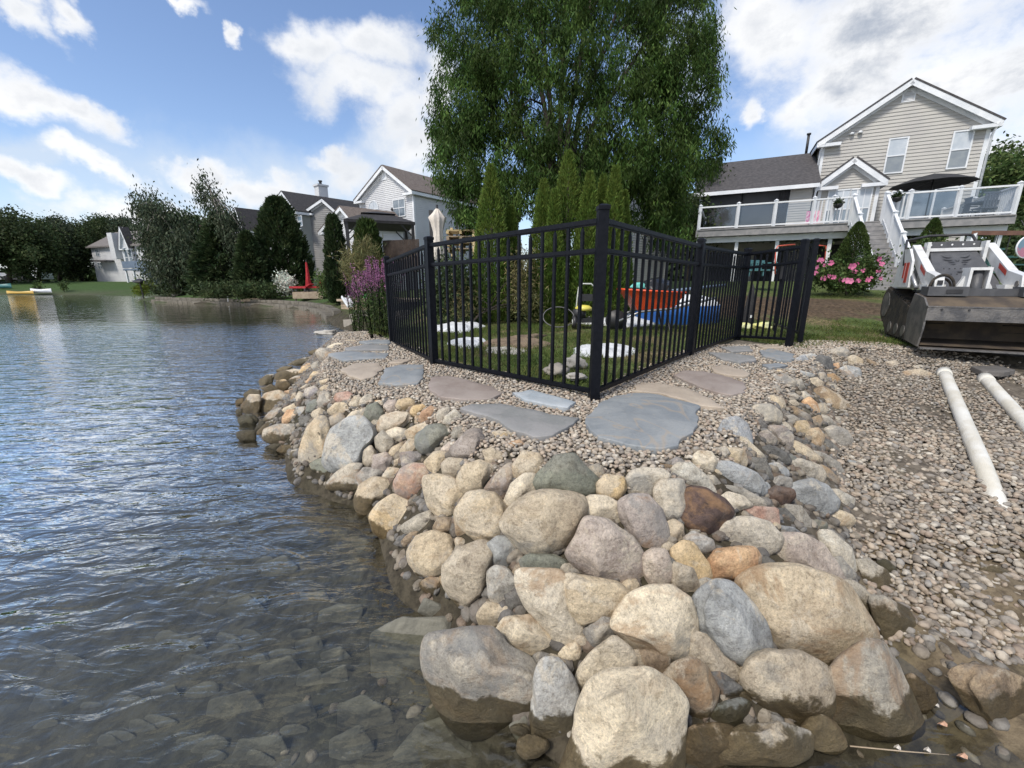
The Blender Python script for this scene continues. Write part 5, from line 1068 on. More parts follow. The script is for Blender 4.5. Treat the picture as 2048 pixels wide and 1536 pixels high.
# left wing with the low roof and screened porch
B2=1.9; aw0,zw=HR.inv(*k5(62,800),B2); aw1,_=HR.inv(*k5(760,735),B2); aw1=min(aw1,a0+.1); ar,zr=HR.inv(*k5(380,590),-1.7)
T=HR.W; m=MB(T); th=.09
for (y0,z0_),(y1,z1_) in (((B2+.35,zw),(-1.7,zr)),((-1.7,zr),(-5.2,zw))):
    m.add([(aw0-.3,y0,z0_),(aw1+.25 if y0>0 else 0,y0,z0_),(aw1+.25 if y0>0 else 0,y1,z1_),(aw0-.3,y1,z1_),(aw0-.3,y0,z0_+th),(aw1+.25 if y0>0 else 0,y0,z0_+th),(aw1+.25 if y0>0 else 0,y1,z1_+th),(aw0-.3,y1,z1_+th)],[(0,3,2,1),(4,5,6,7),(0,1,5,4),(1,2,6,5),(2,3,7,6),(3,0,4,7)])
m.build('roof',M_roofg,root)
MB(T).box(aw0-.3,aw1+.2,B2+.352,B2+.40,zw-.12,zw+.06).build('gutter',M_white,root); MB(T).tube([(aw1+.1,B2+.2,zw-.1),(aw1+.1,B2+.06,zw-.4),(aw1+.1,B2+.06,DZ)],.05,8).build('downspout',M_white,root,True); MB(T).tube([(.05,.38,HR.ze-.15),(-.05,.06,HR.ze-.5),(-.05,.06,5.5)],.05,8).build('downspout',M_white,root,True)
MB(T).tube([(HR.w+.1,.38,HR.ze-.15),(HR.w+.08,.06,HR.ze-.6),(HR.w+.08,.06,1.5)],.05,8).build('downspout',M_white,root,True)
asd,_=HR.inv(*k5(612,800),B2)
siding(T,[(asd,DZ),(aw1,DZ),(aw1,zw-.02),(asd,zw-.02)],.118,B2).build('wing_wall',M_side_t,root)
siding(T,[(aw0,1.0),(aw1,1.0),(aw1,DZ-.06),(aw0,DZ-.06)],.118,B2-1.0).build('lower_wall',M_side_t,root)
m=MB(T); m.box(aw0,asd,B2-3,B2-2.95,DZ,zw+.1); m.box(aw0,asd,B2-2.9,B2,zw-.05,zw-.02); m.box(aw0,aw0+.05,B2-3,B2,DZ,zw); m.build('porch_room',M_screen,root)
m=MB(T); m.add([(aw0+.14,B2-.05,DZ+.05),(asd,B2-.05,DZ+.05),(asd,B2-.05,zw-.1),(aw0+.14,B2-.05,zw-.1)],[(0,1,2,3)]); m.build('insect_screen',mat('porch_screen',(.03,.032,.036),.7,(.055,.057,.06),ns=.8),root)
m=MB(T); m.box(aw0,aw0+.14,B2-.06,B2+.06,DZ,zw-.05); m.build('porch_post',M_white,root)
for x0,x1 in ((aw0+.15,aw0+.5),((aw0+asd)/2-.05,(aw0+asd)/2+.0),(asd-.45,asd-.05)):
    m=MB(T); n=7; m.add([(x0+(x1-x0)*i/n,B2+.03+.03*(i%2),z) for z in (DZ,zw-.12) for i in range(n+1)],[(i,i+1,n+2+i,n+1+i) for i in range(n)]); m.build('curtain',M_black,root)
for x0,x1 in ((aw0+.8,aw0+2.0),(asd-1.2,asd+.3)):
    m=MB(T); m.box(x0,x1,B2-.98,B2-.94,1.3,DZ-.7); m.build('lower_door',M_screen,root)
x0,z0=HR.inv(*k5(1600,1040),0); m=MB(T); m.box(.6,2.6,.02,.05,1.3,DZ-.4); m.box(3.2,4.6,.02,.05,1.3,DZ-.4); m.build('lower_door',M_screen,root)
a,z=HR.inv(*k5(718,500),-2.5); m=MB(); q=np.array(HR.W(a,-2.5,z)); z2=HR.inv(*k5(728,425),-2.5)[1]; m.tube([q-[0,0,.5],np.array([q[0],q[1],z2])],.07,10); m.tube([(q[0],q[1],z2-.03),(q[0],q[1],z2+.05)],.11,10); m.build('flue',M_dark,root,True)
# ---- the deck
DB=6.4; aL,_=HR.inv(1394,464,DB); aR,_=HR.inv(2030,430,DB); zt=DZ
droot=empty('raised_deck',HR.W((aL+aR)/2,DB,1.2),'raised grey deck with white posts and glass railing in front of the beige house','deck')
m=MB(T); m.box(aL,aR,0.06,DB,zt-.05,zt); 
for k in range(30): y=.1+(DB-.2)*k/30; m.box(aL,aR,y,y+.16,zt+.001,zt+.02)
m.build('deck_boards',M_deckg,droot)
m=MB(T); m.box(aL,aR,DB+.002,DB+.05,zt-.30,zt-.02); m.box(aL,aR,DB+.052,DB+.09,zt-.02,zt+.02); m.box(aL-.05,aL-.002,.06,DB,zt-.3,zt-.02); m.box(aR+.002,aR+.05,.06,DB,zt-.3,zt-.02); m.build('fascia',M_deckg,droot)
m=MB(T); m.box(aL,aR,DB-.9,DB-.75,zt-.5,zt-.28); 
for k in range(28): x=aL+(aR-aL)*k/28; m.box(x,x+.05,.1,DB-.02,zt-.27,zt-.055)
m.build('joists',M_deckg,droot)
for x,y in ((62,1070),(290,1065),(540,1055),(782,1040),(868,1020),(1530,1015),(1720,1010),(1905,1005)):
    a,_=HR.inv(*k5(x,y),DB-.4); m=MB(T); q=HR.W(a,DB-.4,0); m.box(a-.07,a+.07,DB-.47,DB-.33,gz(q[0],q[1])-.2,zt-.28); m.build('support_post',M_white,droot)
m=MB(T); m.box(aL,aR,DB-.32,DB-.25,zt-.56,zt-.31); m.build('beam',M_white,droot)
def rail(root,A,B,mode,zA=None,zB=None,first=True,h=1.0):
    A=np.array(A,float); B=np.array(B,float); e=B-A; L=np.linalg.norm(e[:2])
    MB().beam(A+[0,0,h],B+[0,0,h],.09,.06).build('top_rail',M_white,root); MB().beam(A+[0,0,.10],B+[0,0,.10],.06,.06).build('bottom_rail',M_white,root)
    for P in ((A,B) if first else (B,)):
        m=MB(); m.box(P[0]-.055,P[0]+.055,P[1]-.055,P[1]+.055,P[2]-.1,P[2]+h+.08); m.add([(P[0]-.075,P[1]-.075,P[2]+h+.08),(P[0]+.075,P[1]-.075,P[2]+h+.08),(P[0]+.075,P[1]+.075,P[2]+h+.08),(P[0]-.075,P[1]+.075,P[2]+h+.08),(P[0],P[1],P[2]+h+.15)],[(0,3,2,1),(0,1,4),(1,2,4),(2,3,4),(3,0,4)]); m.build('railing_post',M_white,root)
    if mode=='glass':
        m=MB(); d=unit(e)*.08; m.add([A+d+[0,0,.15],B-d+[0,0,.15],B-d+[0,0,h-.05],A+d+[0,0,h-.05]],[(0,1,2,3)]); m.build('glass_panel',M_gl,root)
    else:
        m=MB(); n=max(2,int(L/.13))
        for i in range(1,n): p=A+e*i/n; m.beam(p+[0,0,.12],p+[0,0,h-.03],.04,.04,up=(1,0,0))
        m.build('balusters',M_white,root)
M_gl=bpy.data.materials.new('tinted_glass'); M_gl.use_nodes=True; t=NT(M_gl.node_tree); t.n.clear()
t('ShaderNodeOutputMaterial',{0:t('ShaderNodeMixShader',{0:.10,1:t('ShaderNodeBsdfTransparent',{0:(.70,.72,.74,1)}).outputs[0],2:t('ShaderNodeBsdfGlossy',{0:(.8,.85,.9,1),1:.05}).outputs[0]}).outputs[0]})
fx=[HR.inv(*k5(x,y),DB-.05)[0] for x,y in ((62,1000),(283,990),(510,975),(745,955),(865,945),(985,930))]
D3=lambda a,b:np.array(HR.W(a,b,zt))
fx[0]=aL+.05
for i in range(5): rail(droot,D3(fx[i],DB-.05),D3(fx[i+1],DB-.05),'glass' if i<3 else 'bal',first=(i==0))
gx_=[HR.inv(*k5(x,y),DB-.05)[0] for x,y in ((1180,930),(1255,935),(1325,930),(1625,915))]+[aR-.05]
for i in range(4): rail(droot,D3(gx_[i],DB-.05),D3(gx_[i+1],DB-.05),'bal' if i<2 else 'glass',first=(i==0))
rail(droot,D3(aR-.05,DB-.05),D3(aR-.05,3.2),'bal',first=False); rail(droot,D3(aR-.05,3.2),D3(aR-.05,.3),'bal',first=False)
rail(droot,D3(aL+.05,DB-.05),D3(aL+.05,B2+.2),'glass',first=False)
# ---- stairs
s0=fx[5]; s1=gx_[0]; zg=1.25; nst=14; run=4.1
sroot=empty('deck_stairs',HR.W((s0+s1)/2,DB+run/2,zg),'straight grey deck stairs with white baluster railings coming down to the yard','stairs')
m=MB(T)
for i in range(nst):
    z=zt-(zt-zg)*(i+1)/nst; y=DB+.095+run*i/nst; m.box(s0+.02,s1-.02,y,y+run/nst+.03,z-.04,z); m.box(s0+.03,s1-.03,y,y+.02,z,z+(zt-zg)/nst-.04)
m.build('steps',M_deckg,sroot)
for a in (s0,s1):
    m=MB(); m.beam(T(a,DB+.1,zt-.18),T(a,DB+run,zg-.0),.05,.3); m.build('stringer',M_white,sroot)
    P=[np.array(T(a,DB+.1+run*s,zt-(zt-zg)*s)) for s in (0,.34,.67,1)]
    for i in range(3): rail(sroot,P[i],P[i+1],'bal',first=(i==0),h=.95)
# ---- things on the deck
def parasol(label,name,c,r,zt_,zb,m_,tilt=(0,0)):
    rt=empty(name,(c[0],c[1],zb),label,'umbrella'); mb=MB(); n=8
    V=[(c[0],c[1],zt_)]; F=[]
    for ring,(rr,dz_) in enumerate(((.5,-.16),(1.,-.42))):
        for k in range(n*2):
            sag=.0 if k%2==0 else .035*ring+.01; a=2*math.pi*k/(n*2); V.append((c[0]+r*rr*math.cos(a)*(1-sag),c[1]+r*rr*math.sin(a)*(1-sag),zt_+dz_*r*.75+sag*.6+tilt[0]*rr*math.cos(a)))
    N2=n*2
    for k in range(N2): F.append((0,1+k,1+(k+1)%N2)); F.append((1+k,1+N2+k,1+N2+(k+1)%N2,1+(k+1)%N2))
    mk('canopy',V,F,m_,rt); MB().tube([(c[0],c[1],zb),(c[0],c[1],zt_)],.025,8).build('pole',M_dark,rt,True)
    mb=MB()
    for k in range(n): a=2*math.pi*k/n; mb.tube([(c[0],c[1],zt_-.3),(c[0]+r*.95*math.cos(a),c[1]+r*.95*math.sin(a),zt_-.36*r+tilt[0]*math.cos(a))],.01,5)
    mb.build('ribs',M_dark,rt); return rt
a,z=HR.inv(*k5(1500,665),3.0); q=HR.W(a,3.0,0); parasol('open dark grey parasol standing on the right half of the deck','patio_umbrella',q,1.45,z,zt+.02,M_black)
def chair(root_name,label,c,ang,m_,seat=.42,w=.5,back=.9,group=None,cat='chair'):
    rt=empty(root_name,c,label,cat,group); ca,sa=math.cos(ang),math.sin(ang); T_=lambda x,y,z:(c[0]+x*ca-y*sa,c[1]+x*sa+y*ca,c[2]+z)
    MB(T_).box(-w/2,w/2,-w/2,w/2,seat-.04,seat).build('seat',m_,rt)
    b=MB(T_); 
    for i in range(5): b.box(-w/2+.03+i*(w-.06)/5,-w/2+.03+i*(w-.06)/5+.06,w/2-.03,w/2,seat,back)
    b.box(-w/2,w/2,w/2-.035,w/2+.005,back,back+.06); b.build('backrest',m_,rt)
    for i in (-1,1):
        for j in (-1,1): MB(T_).tube([(i*w*.45,j*w*.45,0),(i*w*.42,j*w*.42,seat-.04)],.02,6).build('leg',m_,rt)
        MB(T_).box(i*w/2-.03,i*w/2+.03,-w*.45,w*.5,seat+.2,seat+.235).build('armrest',m_,rt)
    return rt
M_blu=mat('blue_grey_furniture',(.07,.085,.11),.6)
a,z=HR.inv(*k5(1830,870),4.6); tq=HR.W(a,4.4,zt+.02); rt=empty('patio_table',tq,'dark round patio table among chairs at the right end of the deck','table')
MB().lathe((tq[0],tq[1],tq[2]+.70),[(.6,0),(.6,.03)],20).build('table_top',M_blu,rt); MB().tube([tq,(tq[0],tq[1],tq[2]+.7)],.05,8).build('leg',M_blu,rt)
for i,(x,b_,g_) in enumerate(((1740,4.2,1.2),(1800,5.2,2.9),(1885,5.0,3.6))):
    a,_=HR.inv(*k5(x,880),b_); chair('patio_chair',('dark slatted patio chair left of the round patio table','dark slatted patio chair in front of the round patio table','dark slatted patio chair at the right end of the deck')[i],HR.W(a,b_,zt+.02),g_,M_blu,group='dark chairs round the patio table')
for (x,y),lab in (((908,855),'round black hanging basket on the railing post left of the stairs'),((1270,815),'round black hanging basket on the railing post right of the stairs')):
    a,z=HR.inv(*k5(x,y),DB+.18); q=HR.W(a,DB+.2,z); rt=empty('hanging_basket',q,lab,'hanging basket','black hanging baskets on the railing')
    MB().lathe((q[0],q[1],q[2]),[(.02,-.16),(.12,-.12),(.16,-.02),(.165,0),(.13,-.01)],12).build('bowl',M_dark,rt,True)
    P=rnd_dirs(260)*.16*rng.uniform(.4,1,(260,1))+np.array(q)+[0,0,.06]; leafmesh('foliage',P,rnd_dirs(260),.09,.05,L_con,rt); MB().tube([q,(q[0],q[1],q[2]+.32)],.008,5).build('hook',M_dark,rt)
a,z=HR.inv(*k5(745,920),4.5); m=MB(T); M_pk=mat('pink_towel',(.60,.12,.30),.9,(.75,.55,.60),ns=14)
m.add([(a-.2+.08*i,4.5+.03*(i%2),zz) for zz in (zt+.25,zt+.8) for i in range(8)],[(i,i+1,i+9,i+8) for i in range(7)]); o=m.build('towel',M_pk,None,origin=HR.W(a,4.5,zt)); tag(o,'pink patterned towel hanging on the deck behind the railing','towel')
# ---- glimpse of a house behind the willow
H2=Fr((1160,345),(1341,392),5.2); ap,zp=H2.inv(1200,250)
root=empty('grey_house',H2.W(H2.w/2,0,1.4),'pale grey sided house half hidden between willow and beige house','house')
siding(H2.W,[(0,1.2),(H2.w,1.2),(H2.w,H2.ze),(0,H2.ze)],.14).build('wall',M_side_w,root); m=MB(H2.W); m.box(H2.w-.02,H2.w+.16,-.1,.04,1.2,H2.ze); m.box(0,H2.w+.4,.04,.3,H2.ze,H2.ze+.2); m.build('trim',M_white,root)
m=MB(H2.W); m.add([(0,.3,H2.ze+.2),(H2.w+.4,.3,H2.ze+.2),(H2.w+.4,-3.5,H2.ze+2.2),(0,-3.5,H2.ze+2.2)],[(0,1,2,3)]); m.add([(H2.w,0,1.2),(H2.w,-7,1.2),(H2.w,-7,H2.ze),(H2.w,0,H2.ze)],[(0,1,2,3)]); m.build('roof',M_roofg,root)
# ---- the white house in the left middle
H3=Fr((719,400),(826,380),6.3); ap,zp=H3.inv(765,330,.3)
root=empty('pale_house',H3.W(H3.w/2,0,1.0),'pale grey two storey house with arched window and brown roof left of the willow','house')
gable(root,H3,0,H3.w,H3.ze,ap,zp-.1,.5,13,roof=M_roofb,step=.13,ov=.35)
w0,w1,z0,z1=ext(H3,k7(1137,395),k7(1228,530)); window(root,H3.W,w0,w1,z0-.3,z1,.02,arch=True,glass=M_blind)
w0,w1,z0,z1=ext(H3,k7(1330,385),k7(1430,508)); window(root,H3.W,w0,w1,z0,z1,.02,cols=2,glass=M_glass,glass2=M_glass)
w0,w1,z0,z1=ext(H3,k7(1240,165),k7(1285,228)); m=MB(H3.W); m.box(w0,w1,.02,.06,z0,z1); m.build('gable_vent',M_white,root)
sr=H3.side(H3.w,1); 
for x0,x1,z0,z1 in ((2.5,3.6,3.2,4.6),(6,7.2,5.6,7.0),(6.2,7.4,2.6,4.0),(9.5,10.6,5.6,7.0)): window(root,sr.W,x0,x1,z0,z1,.02,cols=2)
q=H3.W(H3.w*.64,.12,H3.inv(*k7(1312,460))[1]); MB().lathe(q,[(.05,-.1),(.12,-.05),(.04,.12)],8).build('wall_lamp',M_dark,root,True)
# ---- grey house with chimney and cross gable
H4=Fr((533,438),(597,421),6.0); ap,zp=H4.inv(564,384,.3)
root=empty('grey_house',H4.W(H4.w/2,0,1.0),'grey sided house with charcoal roof, cross gable and chimney','house')
gable(root,H4,0,H4.w,H4.ze,ap,zp,.5,12,roof=M_roofd,wall=mat('sage_siding',(.34,.35,.32),.6),step=.16)
g=Fr((613,424),(672,421),6.0); b_=0; gp_,gz_=g.inv(648,400)
gable(root,g,0,g.w,g.ze,gp_,gz_,.5,4.5,roof=M_roofd,wall=M_side_g,step=.16,ov=.3,oe=.35,wallname='gable_wall')
a,z=H4.inv(644,398,-6); z2=H4.inv(644,373,-6)[1]; wq=1.0; m=MB(H4.W); m.box(a-wq/2,a+wq/2,-6.5,-5.5,z-3,z2); m.box(a-wq/2-.1,a+wq/2+.1,-6.6,-5.4,z2+.0,z2+.18); ch=m.build('chimney',M_side_w,root)
q=H4.W(a,-6,z2+.18); MB().lathe(q,[(.14,0),(.14,.35),(.22,.36),(.2,.45)],10).build('chimney_pot',M_dark,ch,True)
w0,w1,z0,z1=ext(H4,(600,432),(608,452)); window(root,H4.W,w0-.4,w1-.1,z0,z1,.02)
# ---- white gabled wing house
H5=Fr((648,464),(715,446),3.7); ap,zp=H5.inv(681,415,.3)
root=empty('white_house',H5.W(H5.w/2,0,1.0),'small white gable fronted house between the grey house and the pale house','house')
gable(root,H5,0,H5.w,H5.ze,ap,zp,.5,3.2,roof=M_roofb,wall=M_side_w,step=.14)
w0,w1,z0,z1=ext(H5,(678,424),(688,434)); m=MB(H5.W); m.box(w0,w1,.02,.06,z0,z1); m.build('gable_vent',M_white,root)
window(root,H5.W,.4,1.5,1.9,3.2,.02); window(root,H5.W,H5.w-1.9,H5.w-.7,1.9,3.2,.02)
# ---- dark roofed house, red roofed house
for L_,R_,pk,h,ln,rf,lab,ww in (((444,466),(492,456),(471,417),5.0,13,M_roofd,'house with near black roof rising behind the leaning birch',M_side_w),((386,488),(421,482),(399,452),5.0,12,M_roofr,'small white gabled house with red brown roof behind the weeping birch',M_side_w)):
    f=Fr(L_,R_,h); ap,zp=f.inv(*pk,.3); root=empty('gabled_house',f.W(f.w/2,0,1.2),lab,'house'); gable(root,f,0,f.w,f.ze,ap,zp,.6,ln,roof=rf,wall=ww,step=.2); window(root,f.W,f.w*.3,f.w*.3+1.2,f.ze-2.2,f.ze-.8,.02,cols=2); window(root,f.W,f.w*.6,f.w*.6+1.2,f.ze-2.2,f.ze-.8,.02,cols=2)
# ---- far white house across the lake
H6=Fr((181,494),(305,488),5.5); T6=H6.W
root=empty('white_lake_house',T6(H6.w/2,0,1.2),'white house with grey roof, tall chimney and blue grey deck across the lake','house')
siding(T6,[(0,.8),(H6.w,.8),(H6.w,H6.ze),(0,H6.ze)],.22).build('wall',M_side_w,root); sl=H6.side(0,-1); siding(lambda a,b,z:sl.W(-a,b,z),[(0,.8),(8,.8),(8,H6.ze),(4,H6.ze+2.6),(0,H6.ze)],.22).build('wall',M_side_w,root)
m=MB(T6); m.add([(-.4,.4,H6.ze),(H6.w+.4,.4,H6.ze),(H6.w+.4,-4,H6.ze+2.7),(-.4,-4,H6.ze+2.7),(H6.w+.4,-8.4,H6.ze),(-.4,-8.4,H6.ze)],[(0,1,2,3),(3,2,4,5)]); m.box(-.4,H6.w+.4,.41,.5,H6.ze-.2,H6.ze+.02); m.build('roof',mat('grey_shingles',(.13,.12,.115),.9,(.17,.155,.15),ns=5),root)
a0,a1,z0,z1=ext(H6,(214,466),(235,518),1.0); MB(T6).box(a0,a1,.05,1.1,z0,z1).build('chimney',M_side_w,root)
f2=ext(H6,(238,470),(262,520),.5); gable(root,H6,f2[0],f2[1]+.5,H6.ze-.3,(f2[0]+f2[1]+.5)/2,H6.ze+2.6,z0-.5,.45,b=.5,roof=M_roofg,step=.22,wallname='bay_wall')
for i in range(2): x=f2[0]+.4+i*1.05; window(root,T6,x,x+.85,H6.ze-3.3,H6.ze-.4,.52)
for p,q in (((190,499),(201,513)),((195,525),(207,538))): w=ext(H6,p,q); window(root,T6,*w,.02,cols=2)
m=MB(T6); a0,_=H6.inv(202,525); a1,_=H6.inv(230,525); m.box(a0,a1,.05,1.2,z0-.3,z0-.1); m.build('porch_roof',M_roofg,root)
b0,_=H6.inv(170,520); m=MB(T6); m.box(b0,-.02,-5,-1,.8,3.9); m.build('side_room',M_side_w,root); window(root,T6,b0+.3,b0+1.5,1.6,3.2,-.98); m=MB(T6); m.add([(b0-.3,-.7,3.9),(0,-.7,3.9),(0,-3,5.2),(b0-.3,-3,5.2)],[(0,1,2,3)]); m.build('side_roof',M_roofb,root)
MBL=mat('blue_grey_paint',(.10,.14,.20),.6,(.13,.17,.23),ns=2)
a0,_=H6.inv(244,530,3); a1,_=H6.inv(296,530,3); _,zd=H6.inv(260,538,3); dr=empty('blue_deck',T6((a0+a1)/2,3,.9),'blue grey painted deck with stairs on the far white house','deck')
MB(T6).box(a0,a1,.1,3,zd-.2,zd).build('platform',MBL,dr); m=MB(T6); m.box(a0,a1,2.92,3.0,zd+.15,zd+1.1); m.build('railing',MBL,dr)
for k in range(4): x=a0+.3+(a1-a0-.6)*k/3; MB(T6).box(x-.1,x+.1,2.7,2.9,.6,zd-.2).build('post',M_white,dr)
m=MB(T6); m.beam((a1-.5,3.4,zd),(a1+2.6,3.4,1.0),.9,.25,up=(0,0,1)); m.beam((a1-.5,3.9,zd+1),(a1+2.6,3.9,2.0),.06,.7); m.build('stairs',MBL,dr)
# ------------------------------------------------------------------ shore on the left
M_shore=mat('dark_stone_blocks',(.10,.09,.07),.9,(.16,.145,.12),ns=3,bump=.6,bs=14); M_block=mat('stone_blocks',(.24,.22,.19),.9,(.33,.30,.26),ns=3,bump=.6,bs=14); M_conc=mat('pale_stone',(.42,.40,.36),.85,(.32,.30,.27),ns=5,bump=.5,bs=20)
def offs(p,d):     # push a shore point towards the lake
    g=np.array([sdist(p[0]+.05,p[1],LAND)-sdist(p[0]-.05,p[1],LAND),sdist(p[0],p[1]+.05,LAND)-sdist(p[0],p[1]-.05,LAND)]); g/=np.linalg.norm(g)+1e-9; return np.array([p[0]+g[0]*d,p[1]+g[1]*d])
wl=[(-7.0,17.2),(-9.0,20.9),(-11.5,24.2),(-14.5,26.6),(-22.4,30.4),(-28.8,33.4)]
wr_=empty('retaining_wall',(-14.5,26.6,0),'long low stone block wall holding the far left shore above the water','wall')
for lvl,(d,z0,z1) in enumerate(((.42,-.3,.17),(.14,.17,.36))):
    pts=[]; 
    for i in range(len(wl)-1):
        for j in range(4): pts.append(np.array(wl[i])*(1-j/4)+np.array(wl[i+1])*j/4)
    m=MB()
    for a,b in zip(pts[:-1],pts[1:]):
        L=np.linalg.norm(b-a); n=max(1,int(L/.5))
        for j in range(n):
            p=offs(a+(b-a)*(j+.02)/n,d); q=offs(a+(b-a)*(j+.97)/n,d); jj=rng.uniform(-.015,.015); m.beam((p[0],p[1],(z0+z1)/2+jj),(q[0],q[1],(z0+z1)/2+jj),.30,z1-z0)
    m.build('lower_course' if lvl==0 else 'upper_course',M_shore,wr_)
# neighbour's stone terrace just beyond the flowers
tp=at_t(715,640,13.6); tr_=empty('stone_terrace',(tp[0],tp[1],0),'stepped stone terrace with wooden front beside the water left of the purple flowers','terrace')
def at_tz(u,v,t): return at_t(u,v,t)
A=at_t(690,640,13.6); Bp=at_t(775,640,12.6); e=unit((Bp-A)*[1,1,0]); nn_=np.array([e[1],-e[0],0])
Tt=lambda x,y,z:(A[0]+e[0]*x-nn_[0]*y,A[1]+e[1]*x-nn_[1]*y,z)
for i,(x0,y0,z0,z1) in enumerate(((0,-.1,-.2,.30),(.02,.15,.30,.46),(-.1,.4,.46,.62))):
    m=MB(Tt); x=x0
    while x<2.0:
        w_=rng.uniform(.35,.6); m.box(x,x+w_-.02,y0+rng.uniform(0,.03),y0+.5,z0,z1-.01); x+=w_
    m.build('stone_course',M_block,tr_)
m=MB(Tt); m.box(-.6,1.9,.2,2.2,.86,.93); m.build('cap',M_wood,tr_); m=MB(Tt)
for k in range(3): m.box(-.5,1.85,.28,.33,.60+.085*k,.675+.085*k)
m.build('timber_front',M_wood,tr_)
def blob_obj(name,label,cat,c,r,m_,seed=0,sq=(1,1,1),lumps=.25,sub=3,group=None):
    V,F=ICO[sub]; n=np.array([mnoise.noise(Vector((v[0]*1.7+seed,v[1]*1.7,v[2]*1.7)))+.35*mnoise.noise(Vector((v[0]*5+seed,v[1]*5,v[2]*5))) for v in V])
    P=V*(1+lumps*n[:,None])*r*np.array(sq)+np.array(c); o=mk(name,P,F,m_,None,True,origin=c); return tag(o,label,cat,group)
M_lg=mat('light_green_plastic',(.10,.45,.12),.5); M_or=mat('peach_plastic',(.50,.30,.20),.6)
q=np.array(Tt(.35,.7,.93)); V_=MB(); V_.tube([q+[-.12,0,.05],q+[0,0,.13],q+[.12,0,.05]],[.05,.09,.05],10); tag(V_.build('watering_can',M_lg,None,True,origin=q),'bright green rounded toy on the stone terrace left of the peach one','toy')
q=np.array(Tt(.75,.7,.93)); V_=MB(); V_.tube([q+[-.16,0,.04],q+[0,0,.10],q+[.14,0,.12]],[.04,.07,.04],10); tag(V_.build('toy_boat',M_or,None,True,origin=q),'peach coloured toy lying right of the green one on the terrace','toy')
a=at_t(690,596,13.0); b=at_t(702,614,12.8); m=MB(); m.beam(a,b,.22,.03); m.beam(a+[-.1,0,.04],b+[-.1,0,.04],.03,.08); m.beam(a+[.1,0,.04],b+[.1,0,.04],.03,.08); tag(m.build('slide',M_white,None,origin=a),'short white slide leaning from the terrace towards the water','slide')
for i,(u,v,w_,h_,lab) in enumerate(((655,658,16,5,'flat pale rock at the waterline, leftmost of three below the terrace'),(690,652,22,6,'long flat pale rock below the stone terrace'),(730,662,26,7,'pale rubble slab on the mulch slope left of the fence end'))):
    c=at_t(u,v,12.2-i*1.3); c[2]=max(gz(c[0],c[1]),0)+.03; blob_obj('shore_rock',lab,'rock',c,.24,(M_conc,M_block,M_block)[i],seed=i*3,sq=(1.4,.8,.36),lumps=.7)
# white marker poles and small wooden jetty
for u,lab in ((457,'thin white pole in the lake edge, the left one'),(476,'thin white pole in the lake edge, the right one')):
    p=at_t(u,604,28.0); rt=empty('marker_pole',(p[0],p[1],0),lab,'pole','white poles at the lake edge'); MB().tube([(p[0],p[1],-.6),(p[0],p[1],1.05)],.04,8).build('shaft',M_white,rt); MB().lathe((p[0],p[1],1.05),[(.07,0),(.07,.08),(.02,.12)],8).build('cap',M_white,rt)
def deckbox(name,label,u0,u1,v,t,dp,hgt_,cat):
    a=at_t(u0,v,t); b=at_t(u1,v,t); rt=empty(name,((a[0]+b[0])/2,a[1],0),label,cat); z=a[2]
    m=MB(); n=7
    for k in range(n): y=a[1]+dp*k/n; m.box(a[0],b[0],y,y+dp/n-.02,z-.05,z)
    m.build('planks',M_wood,rt); m=MB(); m.box(a[0],b[0],a[1]-.05,a[1]-.003,z-hgt_,z-.01); m.build('front_board',M_wood,rt)
    for x in (a[0]+.1,b[0]-.1): MB().tube([(x,a[1]+.1,-.5),(x,a[1]+.1,z-.05)],.06,8).build('post',M_wood,rt)
    return z
deckbox('jetty','small low wooden jetty standing over the water beside the white poles',482,520,598,27,1.2,.15,'jetty')
zd=deckbox('lounge_deck','low wooden deck carrying the red lounge chairs at the shore',585,645,584,25.6,2.2,.4,'deck')
def closed_umbrella(name,label,u,vt,vb,t,r,m_,base=None,strap=True):
    top=at_t(u,vt,t); bot=at_t(u,vb,t); g=base if base is not None else gz(top[0],top[1]); rt=empty(name,(top[0],top[1],g),label,'umbrella'); H_=top[2]-bot[2]; n=24; V=[];F=[]
    prof=[(0,0),(.02,.12),(.10,.30),(.25,.42),(.45,.60),(.7,.82),(.93,1.0),(1.0,.9)] if m_ is M_red else [(0,0),(.02,.22),(.10,.55),(.18,1.0),(.27,.82),(.45,.62),(.7,.72),(.93,.95),(1.0,.80)]
    for s,rr in prof:
        for k in range(n):
            a=2*math.pi*k/n; f=1-.28*(k%3==0)+.12*math.sin(a*2+s*7); V.append((top[0]+r*rr*f*math.cos(a),top[1]+r*rr*f*math.sin(a),top[2]-H_*s+(.03*math.sin(k*2.1) if s>.9 else 0)))
    for i in range(len(prof)-1):
        for k in range(n): F.append((i*n+k,(i+1)*n+k,(i+1)*n+(k+1)%n,i*n+(k+1)%n))
    mk('canopy',V,F,m_,rt,True); MB().tube([(top[0],top[1],g),(top[0],top[1],top[2]+.08)],.028,8).build('pole',M_dark,rt); MB().lathe((top[0],top[1],g),[(.28,0),(.28,.06),(.06,.10)],12).build('base',M_dark,rt)
    return rt
closed_umbrella('garden_umbrella','closed red umbrella standing behind the red lounge chairs',612,522,571,26.8,.17,M_red,base=zd)
